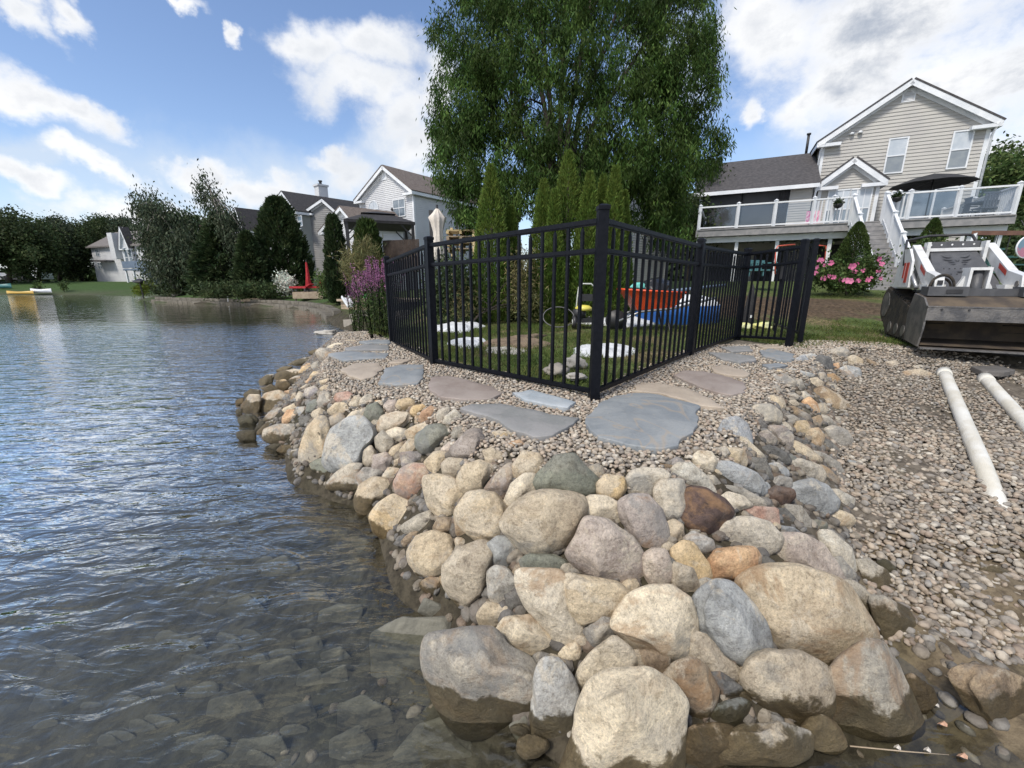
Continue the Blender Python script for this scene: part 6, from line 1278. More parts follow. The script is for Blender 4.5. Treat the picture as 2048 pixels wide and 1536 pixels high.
for u,lab,tt in ((604,'low red cushioned lounge chair, the left one under the closed umbrella',26.1),(630,'red cushioned lounge chair with raised back, the right one',26.4)):
    p=at_t(u,584,tt); rt=empty('lounge_chair',(p[0],p[1],zd),lab,'lounge chair','red lounge chairs on the low deck'); s=1
    MB().box(p[0]-.62,p[0]+.40,p[1]-.3,p[1]+.3,zd+.22,zd+.34).build('seat_cushion',M_red,rt)
    m=MB(); x=p[0]+.32; hh=.55 if u>610 else .15
    m.add([(x,p[1]-.3,zd+.34),(x+.25,p[1]-.3,zd+.34+hh),(x+.37,p[1]-.3,zd+.32+hh),(x+.12,p[1]-.3,zd+.3),(x,p[1]+.3,zd+.34),(x+.25,p[1]+.3,zd+.34+hh),(x+.37,p[1]+.3,zd+.32+hh),(x+.12,p[1]+.3,zd+.3)],[(0,1,2,3),(7,6,5,4),(0,4,5,1),(1,5,6,2),(2,6,7,3),(3,7,4,0)]); m.build('back_cushion',M_red,rt)
    for i in (-.45,.3):
        for j in (-.25,.25): MB().box(p[0]+i-.03,p[0]+i+.03,p[1]+j-.03,p[1]+j+.03,zd,zd+.22).build('leg',M_dark,rt)
# dark lamp post in the yellow green bush, boats, cars
p=at_t(286,590,36.6); rt=empty('bird_feeder',(p[0],p[1],gz(p[0],p[1])),'dark post with small dark roof rising from the yellow green bush','bird feeder'); zt2=at_t(282,562,36.6)[2]
MB().tube([(p[0],p[1],0),(p[0]-.05,p[1],zt2-.2)],.05,8).build('post',M_dark,rt); MB().lathe((p[0]-.05,p[1],zt2-.2),[(.12,0),(.5,.1),(.45,.22),(.05,.42)],8).build('roof',M_dark,rt)
def boat(name,label,u0,u1,v,t,m_,h_=.3):
    a=at_t(u0,v,t); b=at_t(u1,v,t); c=(a+b)/2; L=abs(b[0]-a[0])/2; V=[];F=[]; n=14
    for i in range(n+1):
        s=-1+2*i/n; w_=.38*(1-abs(s)**2.6)+.01
        for y,z in ((-w_,h_*.9+.12*s*s),(-w_*.7,.05),(0,-.02),(w_*.7,.05),(w_,h_*.9+.12*s*s),(0,h_*.55+.1*s*s)): V.append((c[0]+s*L,c[1]+y,max(c[2],.1)+z))
    for i in range(n):
        for k in range(6): F.append((i*6+k,i*6+(k+1)%6,(i+1)*6+(k+1)%6,(i+1)*6+k))
    o=mk(name,V,F,m_,None,True,origin=c); return tag(o,label,'boat')
boat('kayak','yellow kayak lying on the far left bank',14,68,588,48,mat('yellow_hull',(.55,.36,.08),.5)); boat('kayak','white kayak with dark side lying right of the yellow one',62,104,585,48.5,M_white,.4); boat('rowing_boat','teal boat at the far left edge of the photo',-20,24,576,52,mat('teal_hull',(.04,.16,.17),.5),.5)
def car(label,u0,u1,vb,t,col,name='parked_car'):
    a=at_t(u0,vb,t); b=at_t(u1,vb,t); L=b[0]-a[0]; x0=a[0]; y=a[1]; z=gz(x0,y); rt=empty(name,(x0+L/2,y,z),label,'car')
    prof=[(0,.35),(.02,.75),(.20,.90),(.32,1.38),(.66,1.42),(.80,.98),(.97,.85),(1,.4),(.98,.28),(.02,.28)]
    m=MB(); m.prism([(x0+L*s,y-.85,z+h) for s,h in prof],(0,1.7,0)); m.build('body',col,rt)
    m=MB(); m.prism([(x0+L*s,y-.87,z+h) for s,h in ((.24,.95),(.34,1.32),(.64,1.36),(.75,.98))],(0,.01,0)); m.build('window',M_glass,rt)
    for s in (.2,.8):
        for yy in (y-.9,y+.7): MB().tube([(x0+L*s,yy,z+.32),(x0+L*s,yy+.2,z+.32)],.32,14).build('wheel',M_dark,rt)
car('dark blue car parked under the trees at the far left',16,58,551,66,mat('blue_paint',(.02,.03,.08),.3,coat=.5))
car('white car parked left of the dark blue car at the photo edge',-30,12,549,70,M_white)
m=MB(); a=at_t(44,548,76); b=at_t(80,548,76); m.box(a[0],b[0],a[1],a[1]+2.2,gz(a[0],a[1])+.4,at_t(60,533,76)[2]); rt=empty('utility_trailer',((a[0]+b[0])/2,a[1],gz(a[0],a[1])),'white box trailer behind the dark blue car','trailer'); m.build('box',M_white,rt)
for x in (a[0]+.8,b[0]-.8): MB().tube([(x,a[1]-.1,gz(a[0],a[1])+.35),(x,a[1]+.15,gz(a[0],a[1])+.35)],.35,12).build('wheel',M_dark,rt)
# far wood closing the horizon
def woods(pts,n,label,hmax):
    V=[]; P=[]
    for i in range(n):
        s=rng.uniform(0,len(pts)-1.001); k=int(s); f=s-k; x=pts[k][0]*(1-f)+pts[k+1][0]*f+rng.normal(0,1.5); y=pts[k][1]*(1-f)+pts[k+1][1]*f+rng.uniform(0,7)
        h=hmax*(.72+.3*mnoise.noise(Vector((x*.09,y*.09,0)))+.12*mnoise.noise(Vector((x*.4,y*.4,0)))); P.append((x,y,1.0+rng.uniform(0,1)**.8*h))
    P=np.array(P); o=leafmesh('far_woods',P,rnd_dirs(len(P)),1.0,.8,L_dark,None,origin=(0,0,0)); return tag(o,label,'woods',kind='stuff')
woods([(-190,60),(-120,88),(-80,92),(-45,90),(-10,86),(20,88)],36000,'dark wood closing the horizon across the lake',3.6)
woods([(20,70),(34,60),(52,50),(70,40),(90,20),(100,-10)],26000,'dark wood behind the beige house',6.5)
# ------------------------------------------------------------------ beyond the fence
# gazebo
gt=19.0; c=at_t(765,560,gt); gb=gz(c[0],c[1]); rt=empty('gazebo',(c[0],c[1],gb),'dark gazebo with two tier roof in front of the pale house','gazebo')
ze=at_t(765,453,gt)[2]; zp=at_t(765,437,gt)[2]; zq=at_t(765,429,gt)[2]; hw=1.42; th=R(20)
TG=lambda x,y,z:(c[0]+x*math.cos(th)-y*math.sin(th),c[1]+x*math.sin(th)+y*math.cos(th),z)
m=MB(TG); q=.42
m.add([(-hw,-hw,ze),(hw,-hw,ze),(hw,hw,ze),(-hw,hw,ze),(-hw*q,-hw*q,zp),(hw*q,-hw*q,zp),(hw*q,hw*q,zp),(-hw*q,hw*q,zp)],[(0,1,5,4),(1,2,6,5),(2,3,7,6),(3,0,4,7),(0,3,2,1)]); m.box(-hw,hw,-hw,hw,ze-.1,ze-.01); m.build('lower_roof',M_roofd,rt)
q2=.50; m=MB(TG); m.add([(-hw*q2,-hw*q2,zp+.03),(hw*q2,-hw*q2,zp+.03),(hw*q2,hw*q2,zp+.03),(-hw*q2,hw*q2,zp+.03),(-.12,-.12,zq),(.12,-.12,zq),(.12,.12,zq),(-.12,.12,zq)],[(0,1,5,4),(1,2,6,5),(2,3,7,6),(3,0,4,7),(4,5,6,7),(0,3,2,1)]); m.build('upper_roof',M_roofd,rt)
for i in (-1,1):
    for j in (-1,1):
        m=MB(TG); m.box(i*hw*.93-.06,i*hw*.93+.06,j*hw*.93-.06,j*hw*.93+.06,gb,ze-.1); m.build('post',M_dark,rt)
        m=MB(TG); m.beam((i*hw*.93,j*hw*.93,ze-.6),(i*hw*.6,j*hw*.93,ze-.12),.05); m.build('bracket',M_dark,rt)
zf=at_t(780,481,17.8)[2]; a=at_t(765,481,17.8); b=at_t(838,481,17.2); m=MB()
for k in range(24): s=k/24; p=a+(b-a)*s; m.box(p[0],p[0]+(b[0]-a[0])/24-.015,p[1],p[1]+.03,zf-1.3,zf)
tag(m.build('board_fence',mat('brown_boards',(.045,.030,.024),.8,(.07,.05,.04),ns=6),None,origin=a),'dark brown board screen below the gazebo roof','screen')
# closed cream umbrella with a dark post beside it
closed_umbrella('garden_umbrella','tall closed cream umbrella behind the left fence panel',874,416,520,11.0,.22,M_cream)
p=at_t(861,420,11.2); g_=gz(p[0],p[1]); tag(MB().box(p[0]-.05,p[0]+.05,p[1],p[1]+.1,g_,p[2]).build('dark_post',M_dark,None,origin=(p[0],p[1],g_)),'square dark post standing immediately left of the cream umbrella','post')
p=at_t(913,428,14); q_=at_t(962,432,15.5); g_=gz(p[0],p[1]); rt=empty('pergola',(p[0],p[1],g_),'black flat topped pergola frame beside the left arborvitae','pergola')
MB().box(p[0]-.04,p[0]+.04,p[1]-.04,p[1]+.04,g_,p[2]).build('post',M_dark,rt); MB().box(q_[0]-.04,q_[0]+.04,q_[1]-.04,q_[1]+.04,g_,p[2]).build('post',M_dark,rt)
m=MB(); m.box(p[0]-.15,p[0]+2.2,p[1]-.2,p[1]+2.0,p[2],p[2]+.10); m.build('roof',M_dark,rt)
p=at_t(922,500,12.2); g_=gz(p[0],p[1]); zt3=at_t(922,459,12.2)[2]; M_pal=mat('new_pine',(.50,.38,.20),.8,(.60,.48,.28),ns=8)
rt=empty('pallet_rack',(p[0],p[1],g_),'rack of yellowish pine boards stacked behind the fence under the pergola','wood rack'); 
for k in range(4):
    m=MB(); z=zt3-.05-k*.17; 
    for j in range(5): m.box(p[0]-.42,p[0]+.42,p[1]+j*.2,p[1]+j*.2+.14,z,z+.03)
    m.box(p[0]-.42,p[0]-.34,p[1],p[1]+.95,z-.08,z-.002); m.box(p[0]+.34,p[0]+.42,p[1],p[1]+.95,z-.08,z-.002); m.box(p[0]-.04,p[0]+.04,p[1],p[1]+.95,z-.08,z-.002); m.build('board_layer',M_pal if k%2==0 else M_wood,rt)
for i in (-.4,.4): MB().box(p[0]+i-.04,p[0]+i+.04,p[1]+1,p[1]+1.08,g_,zt3+.15).build('post',M_pal,rt)
p=at_t(949,545,11.0); g_=gz(p[0],p[1]); tag(MB().box(p[0]-.035,p[0]+.035,p[1],p[1]+.05,g_,at_t(949,470,11)[2]).build('timber_stake',M_pal,None,origin=(p[0],p[1],g_)),'upright pale timber stake right of the stacked pine boards','stake')
# ------------------------------------------------------------------ things on the lawn
M_plw=mat('white_plastic_sheet',(.62,.64,.66),.5,(.50,.52,.54),ns=12,bump=.4,bs=20)
def sheet(name,label,cat,outline,t,h,m_,seed=0,amp=.03):
    """crumpled sheet: a bumpy closed cushion lying on the ground"""
    P=[]
    for u,v in outline: w_=hit_ground(u,v); P.append(w_)
    P=np.array(P); c0=P.mean(0); n=12*len(P)//len(P)*1; R_=[]; th=np.linspace(0,2*math.pi,36,endpoint=False)
    ang=np.arctan2(P[:,1]-c0[1],P[:,0]-c0[0]); rad=np.hypot(P[:,0]-c0[0],P[:,1]-c0[1]); o_=np.argsort(ang); ang=ang[o_]; rad=rad[o_]
    rr=np.interp(th,np.r_[ang[-1]-2*math.pi,ang,ang[0]+2*math.pi]%1e9 if False else np.concatenate([[ang[-1]-2*math.pi],ang,[ang[0]+2*math.pi],[ang[1]+2*math.pi if len(ang)>1 else 9]]),np.concatenate([[rad[-1]],rad,[rad[0]],[rad[1]]]))
    rr2=np.interp((th+math.pi)%(2*math.pi)-math.pi,np.concatenate([[ang[-1]-2*math.pi],ang,[ang[0]+2*math.pi]]),np.concatenate([[rad[-1]],rad,[rad[0]]]))
    V=[];F=[]; S=(1.0,.97,.85,.65,.4,.15); N_=36
    for i,s in enumerate(S):
        for j in range(N_):
            x=c0[0]+rr2[j]*s*math.cos(th[j]); y=c0[1]+rr2[j]*s*math.sin(th[j]); z=gz(x,y)+(h*(1-s**3)+.012 if i else -.02)+(amp*mnoise.noise(Vector((x*6+seed,y*6,0)))+amp*.6*mnoise.noise(Vector((x*17+seed,y*17,0))) if i>1 else 0); V.append((x,y,z))
    V.append((c0[0],c0[1],gz(c0[0],c0[1])+h+.012)); 
    for i in range(len(S)-1):
        for j in range(N_): F.append((i*N_+j,i*N_+(j+1)%N_,(i+1)*N_+(j+1)%N_,(i+1)*N_+j))
    for j in range(N_): F.append(((len(S)-1)*N_+j,(len(S)-1)*N_+(j+1)%N_,len(V)-1))
    o=mk(name,V,F,m_,None,False,origin=(c0[0],c0[1],gz(c0[0],c0[1]))); return tag(o,label,cat)
tg=np.arange(2,16,.02)
def hit_ground(u,v):
    d=ray(u,v); P=np.array([0,0,CAMH])+tg[:,None]*d; H=hgt(P[:,0],P[:,1]); i=np.argmax(P[:,2]<H); return P[i]
sheet('plastic_sheet','crumpled white plastic sheet on the grass behind the corner post','plastic sheet',((1148,704),(1165,695),(1210,690),(1262,697),(1266,710),(1210,716),(1160,714)),4.5,.06,M_plw,1)
sheet('plastic_bag','white rounded lump of plastic on the grass behind the left fence panel','plastic bag',((917,692),(920,681),(945,680),(960,689),(950,697),(925,698)),5,.07,M_plw,2)
sheet('plastic_bag','pale grey bag lying at the back of the lawn left of the arborvitae','plastic bag',((896,664),(905,650),(935,650),(945,660),(925,668)),6.5,.10,M_plw,3)
sheet('mortar_patch','flat pale patch of spilled grit on the grass','grit patch',((975,700),(1000,690),(1040,698),(1036,710),(990,708)),4.8,.015,M_conc,4,.012)
sheet('soil_heap','low heap of brown dug up soil on the lawn behind the fence','soil',((960,692),(1000,680),(1060,682),(1110,672),(1090,696),(1020,700)),5,.05,mat('brown_soil',(.12,.085,.055),.95,(.20,.15,.10),ns=9,bump=1,bs=25),5)
for i,(p,lab,k) in enumerate((((1130,715,1165,708,1170,728,1150,740,1125,735),'pale square cut rock lying behind the corner post',M_conc),((1088,745,1100,725,1128,716,1132,740,1110,755),'tan angular rock leaning on the pale square cut rock',M_block),((1130,752,1165,748,1170,766,1135,768),'small flat rock in front of the pale square cut rock',M_conc))):
    cx=np.mean(p[0::2]); cy=np.mean(p[1::2]); c_=hit_ground(cx,max(p[1::2])-4); c_[2]+=.05; s=(max(p[0::2])-min(p[0::2]))/FPX*np.linalg.norm(c_)/2
    blob_obj('rock',lab,'rock',c_,s,k,seed=i*7+1,sq=(1,1,.62 if i<2 else .3),lumps=.5)
# pressure washer
def on(u,v,t):
    p=at_t(u,v,t); p[2]=gz(p[0],p[1]); return p
p=on(1168,648,7.6); rt=empty('pressure_washer',tuple(p),'yellow and black pressure washer with pale looped handle beside the corner post','pressure washer')
M_yel=mat('yellow_plastic',(.62,.55,.10),.4); M_grm=mat('grey_metal',(.30,.31,.32),.35,metal=.6); M_pale=mat('pale_tube',(.50,.52,.48),.35)
x,y,z=p
MB().tube([(x-.17,y,z+.1),(x-.14,y,z+.55),(x-.12,y,z+.74),(x-.06,y,z+.80),(x+.10,y,z+.80),(x+.16,y,z+.74),(x+.17,y,z+.4),(x+.17,y,z+.1)],.014,8).build('handle',M_pale,rt,True)
MB().box(x-.15,x+.15,y-.12,y+.12,z+.12,z+.20).build('frame',M_dark,rt)
MB().tube([(x-.10,y-.02,z+.2),(x-.10,y-.02,z+.34),(x-.10,y-.02,z+.36)],[.12,.12,.08],14).build('engine',M_dark,rt,True); MB().lathe((x-.02,y,z+.33),[(.15,0),(.155,.05),(.10,.09),(.03,.10)],14).build('engine_cover',M_yel,rt,True)
MB().box(x-.11,x+.13,y-.06,y+.06,z+.50,z+.62).build('control_box',M_dark,rt)
for i in (-1,1): 
    w_=MB().tube([(x+i*.19-.03,y-.05,z+.12),(x+i*.19+.03,y-.05,z+.12)],.12,18).build('wheel',M_dark,rt,True); MB().tube([(x+i*.19-.035,y-.05,z+.12),(x+i*.19+.035,y-.05,z+.12)],.055,12).build('hub',M_pale,w_,True)
MB().tube([(x-.2+.28*math.cos(a)-.28,y-.1+.2*math.sin(a)*.6,z+.05+.17+.17*math.sin(a)) for a in np.linspace(0,5.6,22)],.011,6).build('hose',mat('grey_hose',(.10,.10,.10),.5),rt,True)
# orange wheelbarrow
t_=7.3; p=on(1297,650,t_); g_=p[2]; rt=empty('wheelbarrow',tuple(p),'orange tub wheelbarrow loaded with black bags behind the right fence panel','wheelbarrow')
M_org=mat('orange_tub',(.70,.085,.025),.4,(.60,.07,.02),ns=5); xl=at_t(1243,580,t_)[0]; xr=at_t(1350,580,t_)[0]; zt4=at_t(1297,582,t_)[2]; zb4=at_t(1297,618,t_)[2]
m=MB(); y0,y1=p[1]-.33,p[1]+.33; V=[(xl-.02,y0,zt4+.03),(xr,y0,zt4-.02),(xr,y1,zt4-.02),(xl-.02,y1,zt4+.03),(xl+.2,y0+.12,zb4),(xr-.12,y0+.12,zb4+.04),(xr-.12,y1-.12,zb4+.04),(xl+.2,y1-.12,zb4)]
V2=[(a+(.02 if i in(0,3,4,7) else -.02),b+(.02 if i in(0,1,4,5) else -.02),c_+(0 if i<4 else .03)) for i,(a,b,c_) in enumerate(V)]
m.add(V+V2,[(0,1,5,4),(1,2,6,5),(2,3,7,6),(3,0,4,7),(4,5,6,7),(8,12,13,9),(9,13,14,10),(10,14,15,11),(11,15,12,8),(15,14,13,12),(0,8,9,1),(1,9,10,2),(2,10,11,3),(3,11,8,0)]); m.build('tub',M_org,rt)
MB().tube([(xl-.03,y0,zt4+.03),(xr+.01,y0,zt4-.02),(xr+.01,y1,zt4-.02),(xl-.03,y1,zt4+.03),(xl-.03,y0,zt4+.03)],.018,8).build('rim',M_org,rt,True)
for yy in (y0+.12,y1-.12): MB().tube([(xl-.12,yy,g_+.18),(xl+.25,yy,zb4-.03),(xr-.1,yy,zb4+.03),(xr+.55,yy,zb4+.20)],.02,8).build('handle',M_grm,rt,True); MB().tube([(xr-.25,yy,zb4+.02),(xr-.15,yy,g_),(xr-.35,yy,g_)],.016,6).build('leg',M_dark,rt,True)
MB().tube([(xl-.10,p[1]-.05,g_+.18),(xl-.10,p[1]+.05,g_+.18)],[.18,.18],18).build('wheel',M_dark,rt,True)
c_=at_t(1298,572,t_); blob_obj('rubbish_bag','shiny black bag heaped in the orange wheelbarrow','bag',(c_[0],p[1],zt4+.06),.30,mat('black_plastic',(.012,.012,.014),.3,bump=.6,bs=12),3,sq=(1.15,.8,.5),lumps=.5)
c_=at_t(1268,567,t_); blob_obj('cloth','small turquoise cloth at the left end of the wheelbarrow','cloth',(c_[0],p[1]-.1,zt4+.08),.12,mat('turquoise_cloth',(.15,.50,.45),.8),5,sq=(1,.6,.55),lumps=.5)
sheet('plastic_bag','wrinkled grey white bag lying left of the wheelbarrow wheel','plastic bag',((1218,652),(1222,632),(1242,628),(1250,640),(1246,655)),7,.14,M_plw,6,.05)
# paddling pool with white domed cover
t_=8.2; p=on(1375,648,t_); rx=(1465-1288)/2/FPX*t_; ztp=at_t(1375,612,t_)[2]; rt=empty('paddling_pool',(at_t(1376,640,t_)[0],p[1]+.6,p[2]),'blue paddling pool with white ribbed cover behind the right fence','pool'); c_=(rt.location.x,rt.location.y); n=36
hp_=ztp-p[2]-.02; V=[(c_[0]+rx*k*math.cos(2*math.pi*i/n),c_[1]+.62*k*math.sin(2*math.pi*i/n),p[2]+z) for k,z in ((.97,0),(1.0,hp_*.5),(1,hp_),(.96,hp_+.02),(.95,.05)) for i in range(n)]
mk('pool_wall',V,[(a*n+i,a*n+(i+1)%n,(a+1)*n+(i+1)%n,(a+1)*n+i) for a in range(4) for i in range(n)],mat('blue_pool_wall',(.012,.08,.30),.4,(.02,.11,.36),ns=4),rt,True)
V=[];F=[]; xc=at_t(1393,620,t_)[0]; rw=(1462-1325)/2/FPX*t_
for a,(k,z) in enumerate(((1.0,.0),(.96,.05),(.8,.13),(.5,.20),(.2,.225))):
    for i in range(48): th_=2*math.pi*i/48; V.append((xc+rw*k*math.cos(th_)*(1+.012*(i%2)),c_[1]+.52*k*math.sin(th_),ztp-.03+z+(.012 if i%2 else 0)))
V.append((xc,c_[1],ztp+.2)); F=[(a*48+i,a*48+(i+1)%48,(a+1)*48+(i+1)%48,(a+1)*48+i) for a in range(4) for i in range(48)]+[(4*48+i,4*48+(i+1)%48,len(V)-1) for i in range(48)]
mk('cover',V,F,M_white,rt,False)
a=at_t(1338,582,8.6); b=at_t(1450,570,9.2); tag(MB().tube([a,b],.03,8).build('long_pole',mat('blue_grey_pole',(.15,.20,.28),.4),None,True,origin=a),'long thin blue grey pole resting above the paddling pool','pole')
# yellow toys, dark garden stake umbrella
for (u,v,r_,sq,lab) in ((1489,636,.11,(1,.8,.6),'yellow toy lying on the grass left of the gate pickets'),(1526,640,.14,(1.2,.9,.55),'yellow and pale toy lying on the grass seen through the gate')):
    q=on(u,v+8,7.3); blob_obj('toy',lab,'toy',(q[0],q[1],q[2]+.07),r_,mat('lemon_plastic',(.62,.60,.20),.5,(.55,.58,.35),ns=6),u%7,sq=sq,lumps=.6)
q=on(1497,632,7.6); zz=at_t(1497,568,7.6)[2]; rt=empty('folded_umbrella',tuple(q),'black folded umbrella with a small white tag standing behind the gate','umbrella'); MB().lathe(tuple(q),[(.09,.05),(.10,.12),(.07,(zz-q[2])*.6),(.035,(zz-q[2])*.92),(.012,(zz-q[2]))],12).build('canopy',M_black,rt,True); MB().tube([q,q+[0,0,.12]],.015,6).build('tip',M_dark,rt); MB().box(q[0]-.025,q[0]+.02,q[1]-.105,q[1]-.095,q[2]+.20,q[2]+.25).build('tag',M_white,rt)
# frames and chair under the deck
M_ro=mat('red_orange_tube',(.55,.10,.06),.5)
def frame(label,pts,m_,name,r=.02,cat='frame'):
    W=[at_t(*p) for p in pts]; o=MB().tube(W,r,8).build(name,m_,None,True,origin=W[0]); return tag(o,label,cat)
frame('red orange tubular frame under the deck left of the support post',((1550,548,13.2),(1551,500,13.2),(1556,492,13.2),(1590,489,13.2)),M_ro,'tube_frame')
frame('red orange tubular frame under the deck right of the middle posts',((1648,535,13.6),(1652,492,13.6),(1640,491,13.6),(1628,492,13.6)),M_ro,'tube_frame')
q=on(1524,560,13.6); q[2]=at_t(1524,552,13.6)[2]; chair('garden_chair','teal garden chair standing under the raised deck',tuple(q),.3,mat('teal_paint',(.08,.20,.22),.5),w=.62,back=.45,seat=.2)
# swing set on the right
M_sw=mat('brown_timber',(.12,.06,.045),.7,(.17,.09,.06),ns=5); a=at_t(1944,466,14.5); b=at_t(2110,466,13.0); g_=gz(a[0],a[1])
rt=empty('swing_set',((a[0]+b[0])/2,(a[1]+b[1])/2,g_),'timber swing set with brown top beam and white legs right of the deck','swing set'); MB().beam(a,b,.12,.14).build('top_beam',M_sw,rt)
for s,dx_ in ((.06,-1),(.06,1),(.95,-1)): 
    q=a*(1-s)+b*s; MB().beam(q,(q[0]+dx_*.55-.2,q[1]+dx_*.3,g_-.05),.10,.10).build('leg',M_white if s<.5 else M_sw,rt)
q=a*.94+b*.06; MB().beam((q[0]-.45,q[1],q[2]-1.0),(q[0]+.3,q[1],q[2]-1.0),.06,.08).build('cross_brace',M_white,rt)
for s in (.35,.50): q=a*(1-s)+b*s; MB().tube([q,q-[0,0,1.25]],.012,6).build('rope',M_dark,rt)
qa=a*.65+b*.35; qb=a*.5+b*.5; MB().beam(qa-[0,0,1.27],qb-[0,0,1.27],.2,.03).build('swing_seat',mat('green_plastic',(.04,.14,.12),.5),rt)
c_=at_t(2054,494,11.5); rt=empty('saucer_swing',tuple(c_),'round saucer swing with pink and blue pattern cut by the right edge','saucer swing'); n=28
mk('disc',[(c_[0]+.28*math.cos(2*math.pi*i/n),c_[1]+d,c_[2]+.28*math.sin(2*math.pi*i/n)) for d in (-.02,.02) for i in range(n)],[tuple(range(n))[::-1],tuple(range(n,2*n))]+[(i,(i+1)%n,n+(i+1)%n,n+i) for i in range(n)],mat('patterned_disc',(.16,.26,.34),.5,(.42,.18,.25),ns=4,contrast=(.48,.52)),rt)
MB().tube([(c_[0]+.29*math.cos(a_),c_[1],c_[2]+.29*math.sin(a_)) for a_ in np.linspace(0,2*math.pi,30)],.022,6).build('rim',M_white,rt,True)
MB().tube([(c_[0],c_[1],c_[2]+.28),(c_[0]+.1,c_[1]+.4,c_[2]+.75)],.01,5).build('rope',M_dark,rt)
q=on(2003,560,13.0); q[2]=at_t(2003,552,13)[2]; chair('garden_chair','green teal wooden garden chair near the swing set',tuple(q),.2,mat('green_teal_paint',(.035,.11,.10),.6),w=.7,back=.8,seat=.35)
# ------------------------------------------------------------------ compact track loader
M_lw=mat('white_machine_paint',(.66,.67,.67),.4,(.50,.50,.48),ns=7,contrast=(.45,.75),coat=.2); M_st=mat('worn_steel',(.10,.10,.105),.5,(.20,.19,.18),ns=8,metal=.5,bump=.3,bs=50); M_hood=mat('charcoal_hood',(.06,.062,.068),.45,(.08,.082,.088),ns=10,bump=.2,bs=120); M_rub2=mat('black_rubber',(.018,.017,.016),.8,(.06,.048,.035),ns=9,bump=.4,bs=30); M_rust=mat('muddy_steel',(.045,.035,.028),.8,(.10,.075,.05),ns=5); M_rd=mat('red_decal',(.45,.05,.03),.5)
fl=at_t(1840,692,4.95); YAW=R(-28); zl=.72
ca,sa=math.cos(YAW),math.sin(YAW); BW=1.36
# local frame: x right along the bucket, y backwards, z up; origin at front-left foot of the bucket
TL=lambda x,y,z:(fl[0]+x*.88*ca-y*sa,fl[1]+x*.88*sa+y*ca,zl+z*1.06)
rt=empty('track_loader',TL(BW/2,1.2,0),'white compact track loader with dark hood and wide steel bucket','loader')
# bucket: open to the front, lip low, back plate rising
side=[(0.02,.03),(.0,.30),(.0,.46),(.16,.56),(.50,.60),(.60,.35),(.52,.05)]
b=MB(TL); inner=[(0.02,.03),(.0,.30)]
b.add([(x,y,z) for x in (0,BW) for y,z in ((.0,.46),(.16,.56),(.50,.60),(.60,.35),(.52,.05),(.05,.02))],[(0,6,7,1),(1,7,8,2),(2,8,9,3),(3,9,10,4),(4,10,11,5)])
b.add([(x,y,z) for x in (0,BW) for y,z in ((.0,.44),(.16,.53),(.48,.57),(.57,.35),(.50,.08),(.05,.04))],[(1,7,6,0),(2,8,7,1),(3,9,8,2),(4,10,9,3),(5,11,10,4)])
bk=b.build('bucket',M_rust,rt)
for x in (-.02,BW): 
    m=MB(TL); m.prism([(x,y,z) for y,z in ((.05,.02),(.0,.22),(.0,.46),(.16,.56),(.50,.60),(.60,.35),(.52,.05))],(.02,0,0)); m.build('side_plate',M_st,bk)
m=MB(TL); m.box(-.02,BW+.02,-.02,.005,.32,.46); m.box(-.02,BW+.02,-.025,.10,.462,.475); m.build('top_band',M_st,bk)
m=MB(TL); m.box(.0,BW,-.01,.06,.0,.02); m.build('cutting_edge',M_st,bk)
for x in (.12,.38,.9,1.16):
    m=MB(TL); m.tube([(x,-.03,.44),(x,-.015,.44)],.012,8); m.build('bolt',M_dark,bk)
m=MB(TL); m.box(.02,.42,.20,.44,.58,.68); m.box(.92,1.34,.20,.44,.58,.68); m.box(.42,.92,.30,.44,.58,.66); m.build('mounting_plate',M_hood,rt)
for x0 in (.20,1.06): m=MB(TL); m.box(x0,x0+.16,.19,.197,.61,.65); m.build('slot',M_dark,rt)
# tracks
def track(x0,x1,name='track'):
    pr=[]; y0,y1=.72,2.25; r1,r2=.17,.24
    for a_ in np.linspace(-math.pi/2,-3*math.pi/2,9): pr.append((y0+r1*math.cos(a_),r1+.0+r1*math.sin(a_)))
    for a_ in np.linspace(math.pi/2,-math.pi/2,11): pr.append((y1+r2*math.cos(a_)-.1,r2+.16+r2*math.sin(a_)))
    pr.append((y1-.35,.0)); m=MB(TL); k=len(pr); m.add([(x,y,z) for x in (x0,x1) for y,z in pr],[tuple(range(k)),tuple(range(k,2*k))[::-1]]+[(i,k+i,k+(i+1)%k,(i+1)%k) for i in range(k)])
    # tread lugs
    P=np.array(pr+[pr[0]]); d=np.r_[0,np.cumsum(np.hypot(*np.diff(P,axis=0).T))]; n=int(d[-1]/.085)
    for i in range(n):
        s=d[-1]*i/n; y=np.interp(s,d,P[:,0]); z=np.interp(s,d,P[:,1]); y2=np.interp((s+.01)%d[-1],d,P[:,0]); z2=np.interp((s+.01)%d[-1],d,P[:,1]); ty,tz=unit(np.array([y2-y,z2-z])+1e-9); ny,nz_=(tz,-ty)
        if (y-1.4)*ny+(z-.2)*nz_<0: ny,nz_=-ny,-nz_
        m.add([(x,y+ty*q+ny*h_,z+tz*q+nz_*h_) for x in (x0+.01,x1-.01) for q,h_ in ((-.02,-.005),(.02,-.005),(.014,.028),(-.014,.028))],[(0,1,2,3),(7,6,5,4),(0,4,5,1),(1,5,6,2),(2,6,7,3),(3,7,4,0)])
    o=m.build(name,M_rub2,rt)
    for y,z,r_ in ((y0,.17,.12),(y1-.1,.40,.18),(1.15,.1,.075),(1.45,.1,.075),(1.75,.1,.075)):
        for xx in (x0-.008,x1-.002): MB(TL).tube([(xx,y,z),(xx+.01,y,z)],r_,16).build('roller',M_st,o)
track(.14,.40); track(.96,1.22)
